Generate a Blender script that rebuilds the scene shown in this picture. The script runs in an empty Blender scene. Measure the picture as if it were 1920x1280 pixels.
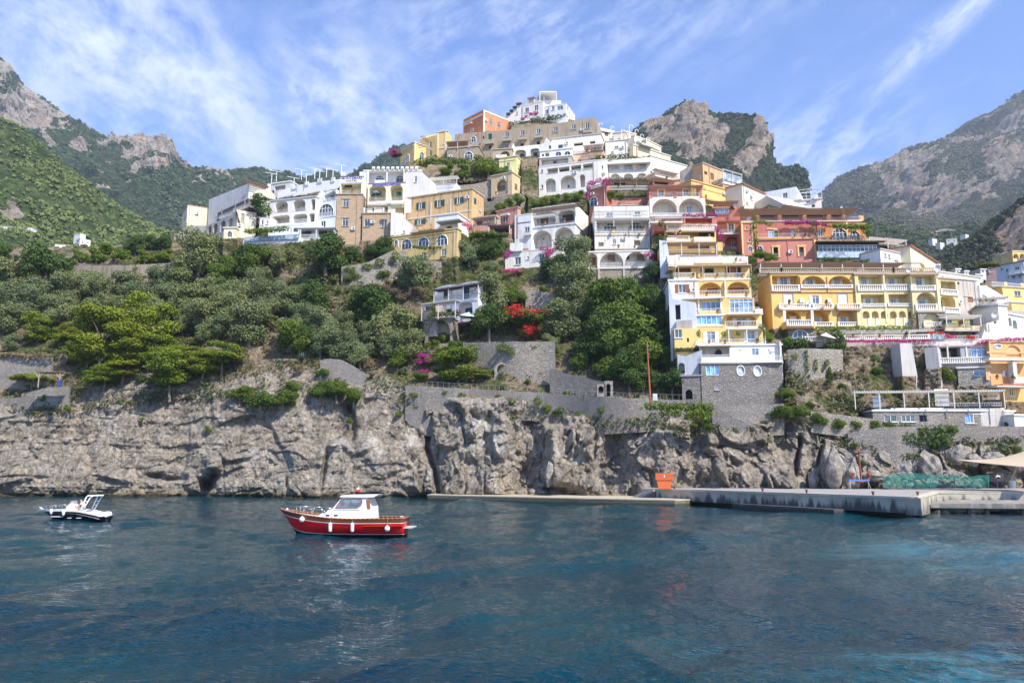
import bpy, bmesh, math, random
import numpy as np
from math import radians as R, sin, cos, tan, atan, atan2, pi, sqrt
from mathutils import Vector, Matrix
from mathutils.geometry import tessellate_polygon
random.seed(7)
SC = bpy.context.scene
COL = SC.collection
# ---------------------------------------------------------------- camera
F = 1507.0; PITCH = R(9.2); CAMZ = 4.0
cam_d = bpy.data.cameras.new('camera'); cam = bpy.data.objects.new('camera', cam_d); COL.objects.link(cam)
cam_d.sensor_width = 36; cam_d.lens = 36*F/1920; cam_d.clip_start = 0.3; cam_d.clip_end = 30000
cam.location = (0, 0, CAMZ); cam.rotation_euler = (R(90)+PITCH, 0, 0)
SC.camera = cam
# ---------------------------------------------------------------- node helper
class N:
    """tiny expression wrapper round a node socket"""
    def __init__(s, nt, sock): s.nt, s.s = nt, sock
    def _m(s, op, o=None, o2=None, clamp=False):
        n = s.nt.nodes.new('ShaderNodeMath'); n.operation = op; n.use_clamp = clamp
        s.nt.links.new(s.s, n.inputs[0])
        for i, q in ((1, o), (2, o2)):
            if q is None: continue
            if isinstance(q, N): s.nt.links.new(q.s, n.inputs[i])
            else: n.inputs[i].default_value = q
        return N(s.nt, n.outputs[0])
    def __add__(s, o): return s._m('ADD', o)
    def __sub__(s, o): return s._m('SUBTRACT', o)
    def __mul__(s, o): return s._m('MULTIPLY', o)
    def __truediv__(s, o): return s._m('DIVIDE', o)
    def ramp(s, a, b, va=0.0, vb=1.0, smooth=True):
        n = s.nt.nodes.new('ShaderNodeMapRange'); n.interpolation_type = 'SMOOTHSTEP' if smooth else 'LINEAR'
        s.nt.links.new(s.s, n.inputs[0])
        for i, v in zip((1, 2, 3, 4), (a, b, va, vb)): n.inputs[i].default_value = v
        return N(s.nt, n.outputs[0])
    def mx(s, o): return s._m('MAXIMUM', o)
    def mn(s, o): return s._m('MINIMUM', o)
    def pw(s, o): return s._m('POWER', o)
class Sh:
    def __init__(s, nt): s.nt = nt
    def node(s, t, **k):
        n = s.nt.nodes.new(t)
        for a, v in k.items(): setattr(n, a, v)
        return n
    def lk(s, a, b): s.nt.links.new(a.s if isinstance(a, N) else a, b)
    def obj(s): return s.node('ShaderNodeTexCoord').outputs['Object']
    def pos(s): return s.node('ShaderNodeNewGeometry').outputs['Position']
    def mapv(s, v, sc=(1,1,1), rot=(0,0,0), loc=(0,0,0)):
        n = s.node('ShaderNodeMapping'); s.lk(v, n.inputs[0])
        n.inputs['Scale'].default_value = sc; n.inputs['Rotation'].default_value = rot; n.inputs['Location'].default_value = loc
        return n.outputs[0]
    def noise(s, v, scale=1, detail=4, rough=.55, dist=0):
        n = s.node('ShaderNodeTexNoise'); s.lk(v, n.inputs['Vector'])
        n.inputs['Scale'].default_value = scale; n.inputs['Detail'].default_value = detail
        n.inputs['Roughness'].default_value = rough; n.inputs['Distortion'].default_value = dist
        return N(s.nt, n.outputs['Fac'])
    def vor(s, v, scale=1, feature='F1', out='Distance', rnd=1):
        n = s.node('ShaderNodeTexVoronoi', feature=feature); s.lk(v, n.inputs['Vector'])
        n.inputs['Scale'].default_value = scale; n.inputs['Randomness'].default_value = rnd
        return N(s.nt, n.outputs[out])
    def mix(s, f, a, b, mode='MIX'):
        n = s.node('ShaderNodeMix', data_type='RGBA', blend_type=mode)
        if isinstance(f, N): s.lk(f, n.inputs[0])
        else: n.inputs[0].default_value = f
        for q, i in ((a, 6), (b, 7)):
            if isinstance(q, (tuple, list)): n.inputs[i].default_value = (*q[:3], 1)
            else: s.lk(q, n.inputs[i])
        return N(s.nt, n.outputs[2])
    def attr(s, name):
        n = s.node('ShaderNodeAttribute', attribute_name=name); return N(s.nt, n.outputs['Fac'])
    def bump(s, h, strength=.5, dist=.1, nrm=None):
        n = s.node('ShaderNodeBump'); s.lk(h, n.inputs['Height'])
        n.inputs['Strength'].default_value = strength; n.inputs['Distance'].default_value = dist
        if nrm is not None: s.lk(nrm, n.inputs['Normal'])
        return n.outputs[0]
def new_mat(name):
    m = bpy.data.materials.new(name); m.use_nodes = True
    return m, Sh(m.node_tree), m.node_tree.nodes['Principled BSDF']
# ---------------------------------------------------------------- world + sun
SUN_AZ, SUN_EL = R(40), R(46)          # to the right of straight-behind-the-camera, and up
to_sun = Vector((sin(SUN_AZ)*cos(SUN_EL), -cos(SUN_AZ)*cos(SUN_EL), sin(SUN_EL)))
W = bpy.data.worlds.new('World'); SC.world = W; W.use_nodes = True
def make_world():
    nt = W.node_tree; s = Sh(nt); bg = nt.nodes['Background']
    sky = s.node('ShaderNodeTexSky', sky_type='NISHITA'); sky.sun_disc = False
    sky.sun_elevation = SUN_EL; sky.sun_rotation = atan2(to_sun.x, to_sun.y)
    sky.altitude = 0; sky.air_density = 1.0; sky.dust_density = 0.3; sky.ozone_density = 3.0
    tc = s.node('ShaderNodeTexCoord').outputs['Generated']
    sep = s.node('ShaderNodeSeparateXYZ'); s.lk(tc, sep.inputs[0])
    X, Y, Z = (N(nt, sep.outputs[i]) for i in range(3))
    az = X._m('ARCTAN2', Y) * (180/pi)
    el = Z._m('ARCSINE') * (180/pi)
    def blob(a0, e0, ra, re, rot=0, soft=1.0):
        da, de = az - a0, el - e0
        c, sn = cos(R(rot)), sin(R(rot))
        u = (da*c + de*sn) / ra; v = (de*c - da*sn) / re
        d = (u*u + v*v)._m('SQRT')
        return d.ramp(1.0, 1.0 - soft)
    def uv(rot, su, sv, off=0):
        cmb = s.node('ShaderNodeCombineXYZ'); co, si = cos(R(rot)), sin(R(rot))
        s.lk((az*co + el*si)*su, cmb.inputs[0]); s.lk((el*co - az*si)*sv, cmb.inputs[1]); cmb.inputs[2].default_value = off
        return cmb.outputs[0]
    big = s.noise(uv(-27, .085, .15), 1, 10, .62, .35)
    puff = s.noise(uv(-20, .26, .34, 3), 1, 10, .68, .25)
    wisp = s.noise(uv(24, .075, .27, 7), 1, 10, .66, .9)
    fine = s.noise(uv(30, .3, .75, 5), 1, 9, .68, .5)
    m_left = blob(-27, 25, 20, 10, -24, .8).mx(blob(-12, 24, 11, 8, -40, .8)).mx(blob(-33, 33, 16, 8, -20, .8))
    m_leftb = blob(-24, 17, 14, 5, -28, .8)
    m_mid = blob(0, 24, 20, 9, -12, 1.0)*.75
    m_top = blob(3, 31, 34, 9, 6, 1.0)*.7
    m_r1 = blob(31, 27.5, 12, 1.5, 31, 1.0)*.8
    m_r2 = blob(20, 19, 13, 7, 22, .9)*.85
    m_r3 = blob(33, 17, 14, 5, 27, 1.0)*.6
    c = (m_left.mx(m_leftb)) * (big*.5 + puff*.52).ramp(.38, .66)
    c = c.mx((m_mid.mx(m_top)) * (wisp*.45 + puff*.3 + fine*.25).ramp(.44, .64)*.8)
    c = c.mx((m_r2.mx(m_r3)) * (wisp*.5 + fine*.5).ramp(.42, .64)).mx(m_r1*(wisp*.3+fine*.7).ramp(.34, .64))
    c = c.mx((wisp*.6+fine*.4).ramp(.52, .75) * .25)
    c = c.mn(1.0)
    tint = s.mix(1.0, sky.outputs[0], (1.02, 1.13, 1.50), 'MULTIPLY')
    col = s.mix(c*.88, tint, (6.0, 6.5, 7.4))
    s.lk(col, bg.inputs[0]); bg.inputs[1].default_value = SKY_STRENGTH
SKY_STRENGTH = 0.128
make_world()
sd = bpy.data.lights.new('sun', 'SUN'); sun = bpy.data.objects.new('sun', sd); COL.objects.link(sun)
sd.energy = 4.9; sd.angle = R(0.53); sd.color = (1.0, .93, .81)
sun.rotation_euler = to_sun.to_track_quat('Z', 'Y').to_euler()
vs = SC.view_settings; SC.display_settings.display_device = 'sRGB'
vs.view_transform = 'Standard'; vs.look = 'None'; vs.exposure = 0.56; vs.gamma = 1; vs.use_curve_mapping = False
cy = SC.cycles; cy.max_bounces = 6; cy.diffuse_bounces = 3; cy.glossy_bounces = 3; cy.transmission_bounces = 4
cy.transparent_max_bounces = 8; cy.volume_bounces = 0; cy.use_denoising = True; cy.caustics_reflective = False; cy.caustics_refractive = False
# ---------------------------------------------------------------- projection
CP, SP = cos(PITCH), sin(PITCH)
def ray(px, py):
    cx, cyy = (px-960)/F, (640-py)/F
    return cx, CP - cyy*SP, SP + cyy*CP
def P(px, py, Y):
    x, y, z = ray(px, py); k = Y/y
    return Vector((x*k, Y, CAMZ + z*k))
def slope(py):
    _, y, z = ray(960, py); return z/y
def PZ(px, py, z):            # point on the ray at height z
    x, y, zz = ray(px, py); k = (z-CAMZ)/zz
    return Vector((x*k, y*k, z))
def py_of(z, Y):
    a = (z-CAMZ)/Y            # = (SP + c CP)/(CP - c SP)
    c = (a*CP - SP)/(CP + a*SP); return 640 - c*F
# ---------------------------------------------------------------- object helpers
def link(name, me, mat=None, parent=None):
    o = bpy.data.objects.new(name, me); COL.objects.link(o)
    if mat is not None and me is not None: me.materials.append(mat)
    if parent is not None: o.parent = parent
    return o
def tag(o, label=None, cat=None, group=None, kind=None):
    if label: o['label'] = label
    if cat: o['category'] = cat
    if group: o['group'] = group
    if kind: o['kind'] = kind
    return o
def empty(name, loc, label, cat, group=None, rz=0):
    o = bpy.data.objects.new(name, None); COL.objects.link(o)
    o.location = loc; o.rotation_euler = (0, 0, rz); o.empty_display_size = .3
    return tag(o, label, cat, group)
class MB:
    def __init__(s): s.v, s.f = [], []
    def face(s, pts):
        n = len(s.v); s.v += [tuple(p) for p in pts]; s.f.append(tuple(range(n, n+len(pts))))
    def box(s, x0, x1, y0, y1, z0, z1):
        n = len(s.v)
        s.v += [(x, y, z) for z in (z0, z1) for x, y in ((x0, y0), (x1, y0), (x1, y1), (x0, y1))]
        s.f += [tuple(n+i for i in q) for q in ((3,2,1,0),(4,5,6,7),(0,1,5,4),(1,2,6,5),(2,3,7,6),(3,0,4,7))]
        return s
    def bar(s, a, b, r=.03, k=4, r2=None):
        a, b = Vector(a), Vector(b); d = b-a
        if d.length < 1e-6: return s
        r2 = r if r2 is None else r2
        d.normalize(); u = d.orthogonal().normalized(); w = d.cross(u); n = len(s.v)
        for p, rr in ((a, r), (b, r2)):
            for i in range(k):
                t = 2*pi*(i+.5)/k; s.v.append(tuple(p + u*(rr*cos(t)) + w*(rr*sin(t))))
        for i in range(k):
            j = (i+1) % k; s.f.append((n+i, n+j, n+k+j, n+k+i))
        s.f.append(tuple(n+i for i in range(k))[::-1]); s.f.append(tuple(n+k+i for i in range(k)))
        return s
    def path(s, pts, r=.03, k=5):
        for a, b in zip(pts, pts[1:]): s.bar(a, b, r, k)
        return s
    def prism(s, pts, off):
        """closed polygon pts (3D) extruded by vector off"""
        off = Vector(off); a = [Vector(p) for p in pts]; b = [p+off for p in a]; n = len(a)
        tr = tessellate_polygon([a]); base = len(s.v)
        s.v += [tuple(p) for p in a] + [tuple(p) for p in b]
        for t in tr:
            s.f.append(tuple(base+i for i in t)); s.f.append(tuple(base+n+i for i in t[::-1]))
        for i in range(n):
            j = (i+1) % n; s.f.append((base+i, base+j, base+n+j, base+n+i))
        return s
    def lathe(s, prof, c=(0,0,0), k=12, axis='z'):
        n = len(s.v); c = Vector(c)
        for r, h in prof:
            for i in range(k):
                t = 2*pi*i/k; q = (r*cos(t), r*sin(t), h)
                if axis == 'y': q = (q[0], q[2], q[1])
                if axis == 'x': q = (q[2], q[0], q[1])
                s.v.append(tuple(c+Vector(q)))
        for a in range(len(prof)-1):
            for i in range(k):
                j = (i+1) % k; s.f.append((n+a*k+i, n+a*k+j, n+(a+1)*k+j, n+(a+1)*k+i))
        s.f.append(tuple(n+i for i in range(k))[::-1]); s.f.append(tuple(n+(len(prof)-1)*k+i for i in range(k)))
        return s
    def mesh(s, name, smooth=False, fix=True):
        me = bpy.data.meshes.new(name); me.from_pydata(s.v, [], s.f)
        if fix:
            bm = bmesh.new(); bm.from_mesh(me); bmesh.ops.recalc_face_normals(bm, faces=bm.faces); bm.to_mesh(me); bm.free()
        if smooth: me.polygons.foreach_set('use_smooth', [True]*len(me.polygons))
        me.update(); return me
    def build(s, name, mat, parent=None, smooth=False, fix=True):
        if not s.f: return None
        return link(name, s.mesh(name, smooth, fix), mat, parent)
def np_mesh(name, verts, quads, smooth=False, attrs=None):
    me = bpy.data.meshes.new(name)
    verts = np.asarray(verts, np.float32); quads = np.asarray(quads, np.int32)
    k = quads.shape[1]
    me.vertices.add(len(verts)); me.vertices.foreach_set('co', verts.ravel())
    me.loops.add(quads.size); me.loops.foreach_set('vertex_index', quads.ravel())
    me.polygons.add(len(quads)); me.polygons.foreach_set('loop_start', np.arange(0, quads.size, k, dtype=np.int32))
    me.polygons.foreach_set('loop_total', np.full(len(quads), k, np.int32))
    if smooth: me.polygons.foreach_set('use_smooth', np.ones(len(quads), bool))
    for a, d in (attrs or {}).items():
        at = me.attributes.new(a, 'FLOAT', 'POINT'); at.data.foreach_set('value', np.asarray(d, np.float32).ravel())
    me.update(calc_edges=True); me.validate(); return me
def grid_quads(nr, nc):
    i = np.arange(nr-1)[:, None]*nc + np.arange(nc-1)[None, :]
    return np.stack([i, i+1, i+nc+1, i+nc], -1).reshape(-1, 4)
# ---------------------------------------------------------------- numpy noise
def _h(ix, iy, iz, s):
    n = (ix*374761393 + iy*668265263 + iz*2147483647 % 1274126177 + s*974634777) & 0xffffffff
    n = (n ^ (n >> 13)) * 1274126177 & 0xffffffff
    n = (n ^ (n >> 16)) * 2246822519 & 0xffffffff
    return ((n ^ (n >> 15)) & 0xffffff) / float(0xffffff)
def vnoise(p, s=0):
    i = np.floor(p).astype(np.int64); f = p-i; f = f*f*(3-2*f)
    r = 0
    for a in (0, 1):
        for b in (0, 1):
            for c in (0, 1):
                w = (f[..., 0] if a else 1-f[..., 0])*(f[..., 1] if b else 1-f[..., 1])*(f[..., 2] if c else 1-f[..., 2])
                r = r + w*_h(i[..., 0]+a, i[..., 1]+b, i[..., 2]+c, s)
    return r
def fbm(p, o=4, s=0, g=.5, ridge=False):
    r, a, t = 0, 1, 0
    for k in range(o):
        n = vnoise(p*2**k, s+k)
        if ridge: n = 1-np.abs(2*n-1)
        r = r + a*n; t += a; a *= g
    return r/t
def worley(p, s=0):
    i = np.floor(p).astype(np.int64); best = np.full(p.shape[:-1], 9.); b2 = best.copy()
    bc = np.zeros(p.shape); bi = np.zeros(p.shape, np.int64)
    for a in (-1, 0, 1):
        for b in (-1, 0, 1):
            for c in (-1, 0, 1):
                j = i + np.array([a, b, c])
                q = j + np.stack([_h(j[..., 0], j[..., 1], j[..., 2], s+m) for m in (1, 2, 3)], -1)
                d = ((p-q)**2).sum(-1); m = d < best
                b2 = np.where(m, best, np.minimum(b2, d)); best = np.where(m, d, best)
                bc[m] = q[m]; bi[m] = j[m]
    return np.sqrt(best), np.sqrt(b2), bc, bi
def facets(p, s=0, tilt=1.0):
    """blocky rock: every cell is a tilted plane with an offset of its own"""
    f1, f2, c, ci = worley(p, s)
    g = np.stack([_h(ci[..., 0], ci[..., 1], ci[..., 2], s+m)-.5 for m in (5, 6, 7)], -1)
    off = _h(ci[..., 0], ci[..., 1], ci[..., 2], s+9)-.5
    edge = np.clip((f2-f1)*6, 0, 1)
    return (((p-c)*g).sum(-1)*2*tilt + off*.8)*edge - .25*(1-edge)
# ================================================================ materials
MATS = {}
def s2l(c):
    return tuple(((x/255)/12.92 if x/255 <= .04045 else (((x/255)+.055)/1.055)**2.4) for x in c)
def plaster(col, dirt=.35, key=None):
    k = ('pl', col, dirt)
    if k in MATS: return MATS[k]
    m, s, b = new_mat('plaster'); v = s.pos()
    big = s.noise(v, .22, 5, .6); streak = s.noise(s.mapv(v, (1.6, 1.6, .16)), 1.3, 5, .65)
    patch = s.noise(v, .9, 6, .7)
    c = s.mix(big.ramp(.3, .75)*.5, tuple(x*1.04 for x in col), tuple(x*y for x, y in zip(col, (.84, .80, .74))))
    c = s.mix(streak.ramp(.46, .66)*min(1, dirt*1.5), c, tuple(x*y+.02 for x, y in zip(col, (.46, .43, .38))))
    c = s.mix(patch.ramp(.54, .64)*min(1, dirt*1.3), c, tuple(x*y+.04 for x, y in zip(col, (.66, .62, .55))))
    c = s.mix(s.noise(s.mapv(v, (1, 1, .4)), 3.5, 5, .7).ramp(.58, .68)*dirt, c, tuple(x*.35+.02 for x in col))
    s.lk(c, b.inputs['Base Color']); b.inputs['Roughness'].default_value = .85
    s.lk(s.bump(s.noise(v, 5, 4, .6), .25, .05), b.inputs['Normal'])
    MATS[k] = m; return m
def flat(col, rough=.6, metal=0, var=.12):
    k = ('fl', col, rough, metal)
    if k in MATS: return MATS[k]
    m, s, b = new_mat('painted'); v = s.pos()
    c = s.mix(s.noise(v, 1.7, 4, .6).ramp(.3, .7)*var*2, col, tuple(x*.7 for x in col))
    s.lk(c, b.inputs['Base Color']); b.inputs['Roughness'].default_value = rough; b.inputs['Metallic'].default_value = metal
    MATS[k] = m; return m
def glassy(col=(.03, .05, .07)):
    k = ('gl', col)
    if k in MATS: return MATS[k]
    m, s, b = new_mat('window_glass'); v = s.pos()
    c = s.mix(s.noise(v, .8, 3, .6).ramp(.4, .6), col, tuple(x*2.2+.02 for x in col))
    s.lk(c, b.inputs['Base Color']); b.inputs['Roughness'].default_value = .12
    b.inputs['Specular IOR Level'].default_value = .8
    MATS[k] = m; return m
def stone(col=(.30, .27, .23), sc=1.6, key=''):
    sc = sc*1.35
    k = ('st', col, sc)
    if k in MATS: return MATS[k]
    m, s, b = new_mat('rubble_stone'); v0 = s.mapv(s.pos(), (1, 1, 1.7)); nn_ = s.node('ShaderNodeTexNoise'); s.lk(v0, nn_.inputs['Vector']); nn_.inputs['Scale'].default_value = 1.3; va = s.node('ShaderNodeVectorMath', operation='MULTIPLY_ADD'); s.lk(nn_.outputs['Color'], va.inputs[0]); va.inputs[1].default_value = (.5, .5, .5); s.lk(v0, va.inputs[2]); v = va.outputs[0]
    e = s.vor(v, sc, 'DISTANCE_TO_EDGE'); cid = s.node('ShaderNodeTexVoronoi'); s.lk(v, cid.inputs['Vector']); cid.inputs['Scale'].default_value = sc
    sep = s.node('ShaderNodeSeparateColor'); s.lk(cid.outputs['Color'], sep.inputs[0]); rnd = N(m.node_tree, sep.outputs[0])
    c = s.mix(rnd, tuple(x*.78 for x in col), tuple(min(1, x*1.22) for x in col))
    c = s.mix(s.noise(v, .25, 5, .6).ramp(.35, .7)*.55, c, tuple(x*y for x, y in zip(col, (.8, .76, .68))))
    c = s.mix(s.noise(v, 3, 4, .6).ramp(.5, .7)*.35, c, tuple(x*1.4 for x in col))
    jn = e.ramp(.0, .09, 1, 0)
    c = s.mix(jn*.42*s.noise(v, 1.2, 4, .7).ramp(.35, .6), c, tuple(x*.45 for x in col)); c = s.mix(s.noise(s.mapv(v, (1, 1, .3)), .5, 5, .7).ramp(.5, .68)*.5, c, tuple(x*.6 for x in col))
    s.lk(c, b.inputs['Base Color']); b.inputs['Roughness'].default_value = .95
    s.lk(s.bump(e.ramp(0, .18) + rnd*.3, .8, .15), b.inputs['Normal'])
    MATS[k] = m; return m
def tuff():
    if 'tuff' in MATS: return MATS['tuff']
    m, s, b = new_mat('tuff_blocks'); v = s.pos()
    br = s.node('ShaderNodeTexBrick'); vv = s.mapv(v, (1, 1, 1), (R(90), 0, 0)); s.lk(vv, br.inputs['Vector'])
    br.inputs['Scale'].default_value = 1.0; br.inputs['Brick Width'].default_value = .75; br.inputs['Row Height'].default_value = .38
    br.inputs['Mortar Size'].default_value = .035; br.inputs['Color1'].default_value = (.50, .36, .22, 1)
    br.inputs['Color2'].default_value = (.40, .27, .16, 1); br.inputs['Mortar'].default_value = (.26, .20, .14, 1)
    c = s.mix(s.noise(v, .5, 5, .65).ramp(.35, .7)*.5, br.outputs[0], (.38, .31, .24))
    s.lk(c, b.inputs['Base Color']); b.inputs['Roughness'].default_value = .95
    s.lk(s.bump(s.noise(v, 3, 4, .6), .5, .08), b.inputs['Normal'])
    MATS['tuff'] = m; return m
def leafmat(key, c1, c2, trans=.25):
    k = ('leaf', key)
    if k in MATS: return MATS[k]
    m, s, b = new_mat('leaves_'+key)
    oi = s.node('ShaderNodeObjectInfo'); rn = N(m.node_tree, oi.outputs['Random'])
    a = s.attr('rnd')
    c = s.mix(a, c1, c2)
    c = s.mix(rn.ramp(0, 1, 0, .45, False), c, tuple(x*y for x, y in zip(c2, (1.15, .95, .6))))
    s.lk(c, b.inputs['Base Color']); b.inputs['Roughness'].default_value = .65
    b.inputs['Specular IOR Level'].default_value = .25
    tr = s.node('ShaderNodeBsdfTranslucent'); s.lk(c, tr.inputs[0])
    mx = s.node('ShaderNodeMixShader'); mx.inputs[0].default_value = trans
    out = m.node_tree.nodes['Material Output']
    s.lk(b.outputs[0], mx.inputs[1]); s.lk(tr.outputs[0], mx.inputs[2]); s.lk(mx.outputs[0], out.inputs[0])
    MATS[k] = m; return m
def bark():
    if 'bark' in MATS: return MATS['bark']
    m, s, b = new_mat('bark'); v = s.mapv(s.obj(), (6, 6, 1.2))
    c = s.mix(s.noise(v, 3, 5, .6), (.07, .05, .04), (.26, .21, .17)); s.lk(c, b.inputs['Base Color'])
    b.inputs['Roughness'].default_value = .9; MATS['bark'] = m; return m
WHITE = (.72, .695, .64); OFFW = (.64, .61, .55); CREAM = (.74, .63, .42); YEL = (.72, .50, .19); PALEY = (.74, .63, .37)
DEEPY = (.70, .45, .15); ORANGE = (.78, .42, .20); PEACH = (.72, .48, .32); SALMON = (.54, .20, .14); REDW = (.42, .14, .10)
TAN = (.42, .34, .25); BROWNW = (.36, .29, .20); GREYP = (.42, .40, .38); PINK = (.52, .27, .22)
GREEN_SH = (.015, .09, .07); BROWN_SH = (.28, .10, .035); DARKB = (.05, .035, .03); WOOD = (.22, .14, .09); WHT = (.8, .8, .8)
# ================================================================ the hill: depth of the ground seen at each pixel
_T = {
 -300: [(930,131),(760,138),(700,146),(600,165),(500,185),(430,205)],
 0:    [(930,131),(745,137),(700,141),(655,146),(600,155),(500,172),(450,190),(400,205)],
 300:  [(930,131),(700,138),(650,144),(600,152),(500,164),(450,176),(400,190)],
 450:  [(930,128),(760,132),(670,139),(600,148),(500,158),(440,164),(400,175),(350,190)],
 600:  [(932,124),(730,132),(665,138),(600,144),(500,152),(455,156),(400,168),(340,182),(310,190)],
 800:  [(930,125),(740,130),(722,131),(700,137),(640,142),(550,147),(490,151),(430,159),(370,167),(310,180),(260,195)],
 1000: [(930,119),(745,126),(730,128),(650,133),(635,138),(550,144),(500,148),(450,155),(380,165),(300,182),(250,195),(200,210)],
 1200: [(930,110),(765,117),(745,121),(650,130),(550,137),(510,141),(450,148),(380,160),(300,178),(240,195),(200,205)],
 1350: [(925,108),(790,113),(765,118),(700,121),(600,128),(500,138),(400,152),(340,168),(300,180)],
 1500: [(920,107),(800,112),(700,117),(640,121),(600,130),(500,139),(450,146),(410,153),(390,157),(360,165)],
 1700: [(920,107),(800,112),(770,115),(700,118),(640,122),(600,130),(500,142),(460,150),(440,156),(400,168)],
 1900: [(920,107),(800,111),(770,114),(700,119),(640,127),(600,140),(540,165),(490,190)],
 2250: [(920,107),(800,111),(700,119),(640,127),(600,140),(540,165),(490,190)]}
_TX = sorted(_T)
_TPY = np.arange(150, 1000, 5.)
_TT = np.array([np.interp(_TPY, [q[0] for q in _T[x]][::-1], [q[1] for q in _T[x]][::-1]) for x in _TX])
def Tv(px, py):
    px = np.asarray(px, float); py = np.asarray(py, float)
    j = np.clip((py-150)/5, 0, len(_TPY)-1.001); j0 = j.astype(int); jf = j-j0
    k = np.clip(np.searchsorted(_TX, px)-1, 0, len(_TX)-2); xs = np.array(_TX, float)
    t = np.clip((px-xs[k])/(xs[k+1]-xs[k]), 0, 1); t = t*t*(3-2*t)
    a = _TT[k, j0]*(1-jf)+_TT[k, j0+1]*jf; b = _TT[k+1, j0]*(1-jf)+_TT[k+1, j0+1]*jf
    return a*(1-t)+b*t
def T(px, py): return float(Tv(px, py))
SIL = [(-300,440),(0,458),(150,465),(250,455),(340,430),(400,408),(480,378),(560,350),(700,335),(750,315),(800,290),(850,268),(880,252),(960,235),
       (1040,215),(1080,226),(1125,252),(1200,275),(1300,322),(1400,362),(1500,388),(1600,430),(1700,480),(1800,515),(1860,528),(1920,535),(2250,545)]
def unproj(px, py, Y):
    cx = (px-960)/F; c = (640-py)/F
    dy = CP-c*SP; dz = SP+c*CP; k = Y/dy
    return np.stack([cx*k, Y+0*cx, CAMZ+dz*k], -1)
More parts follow.
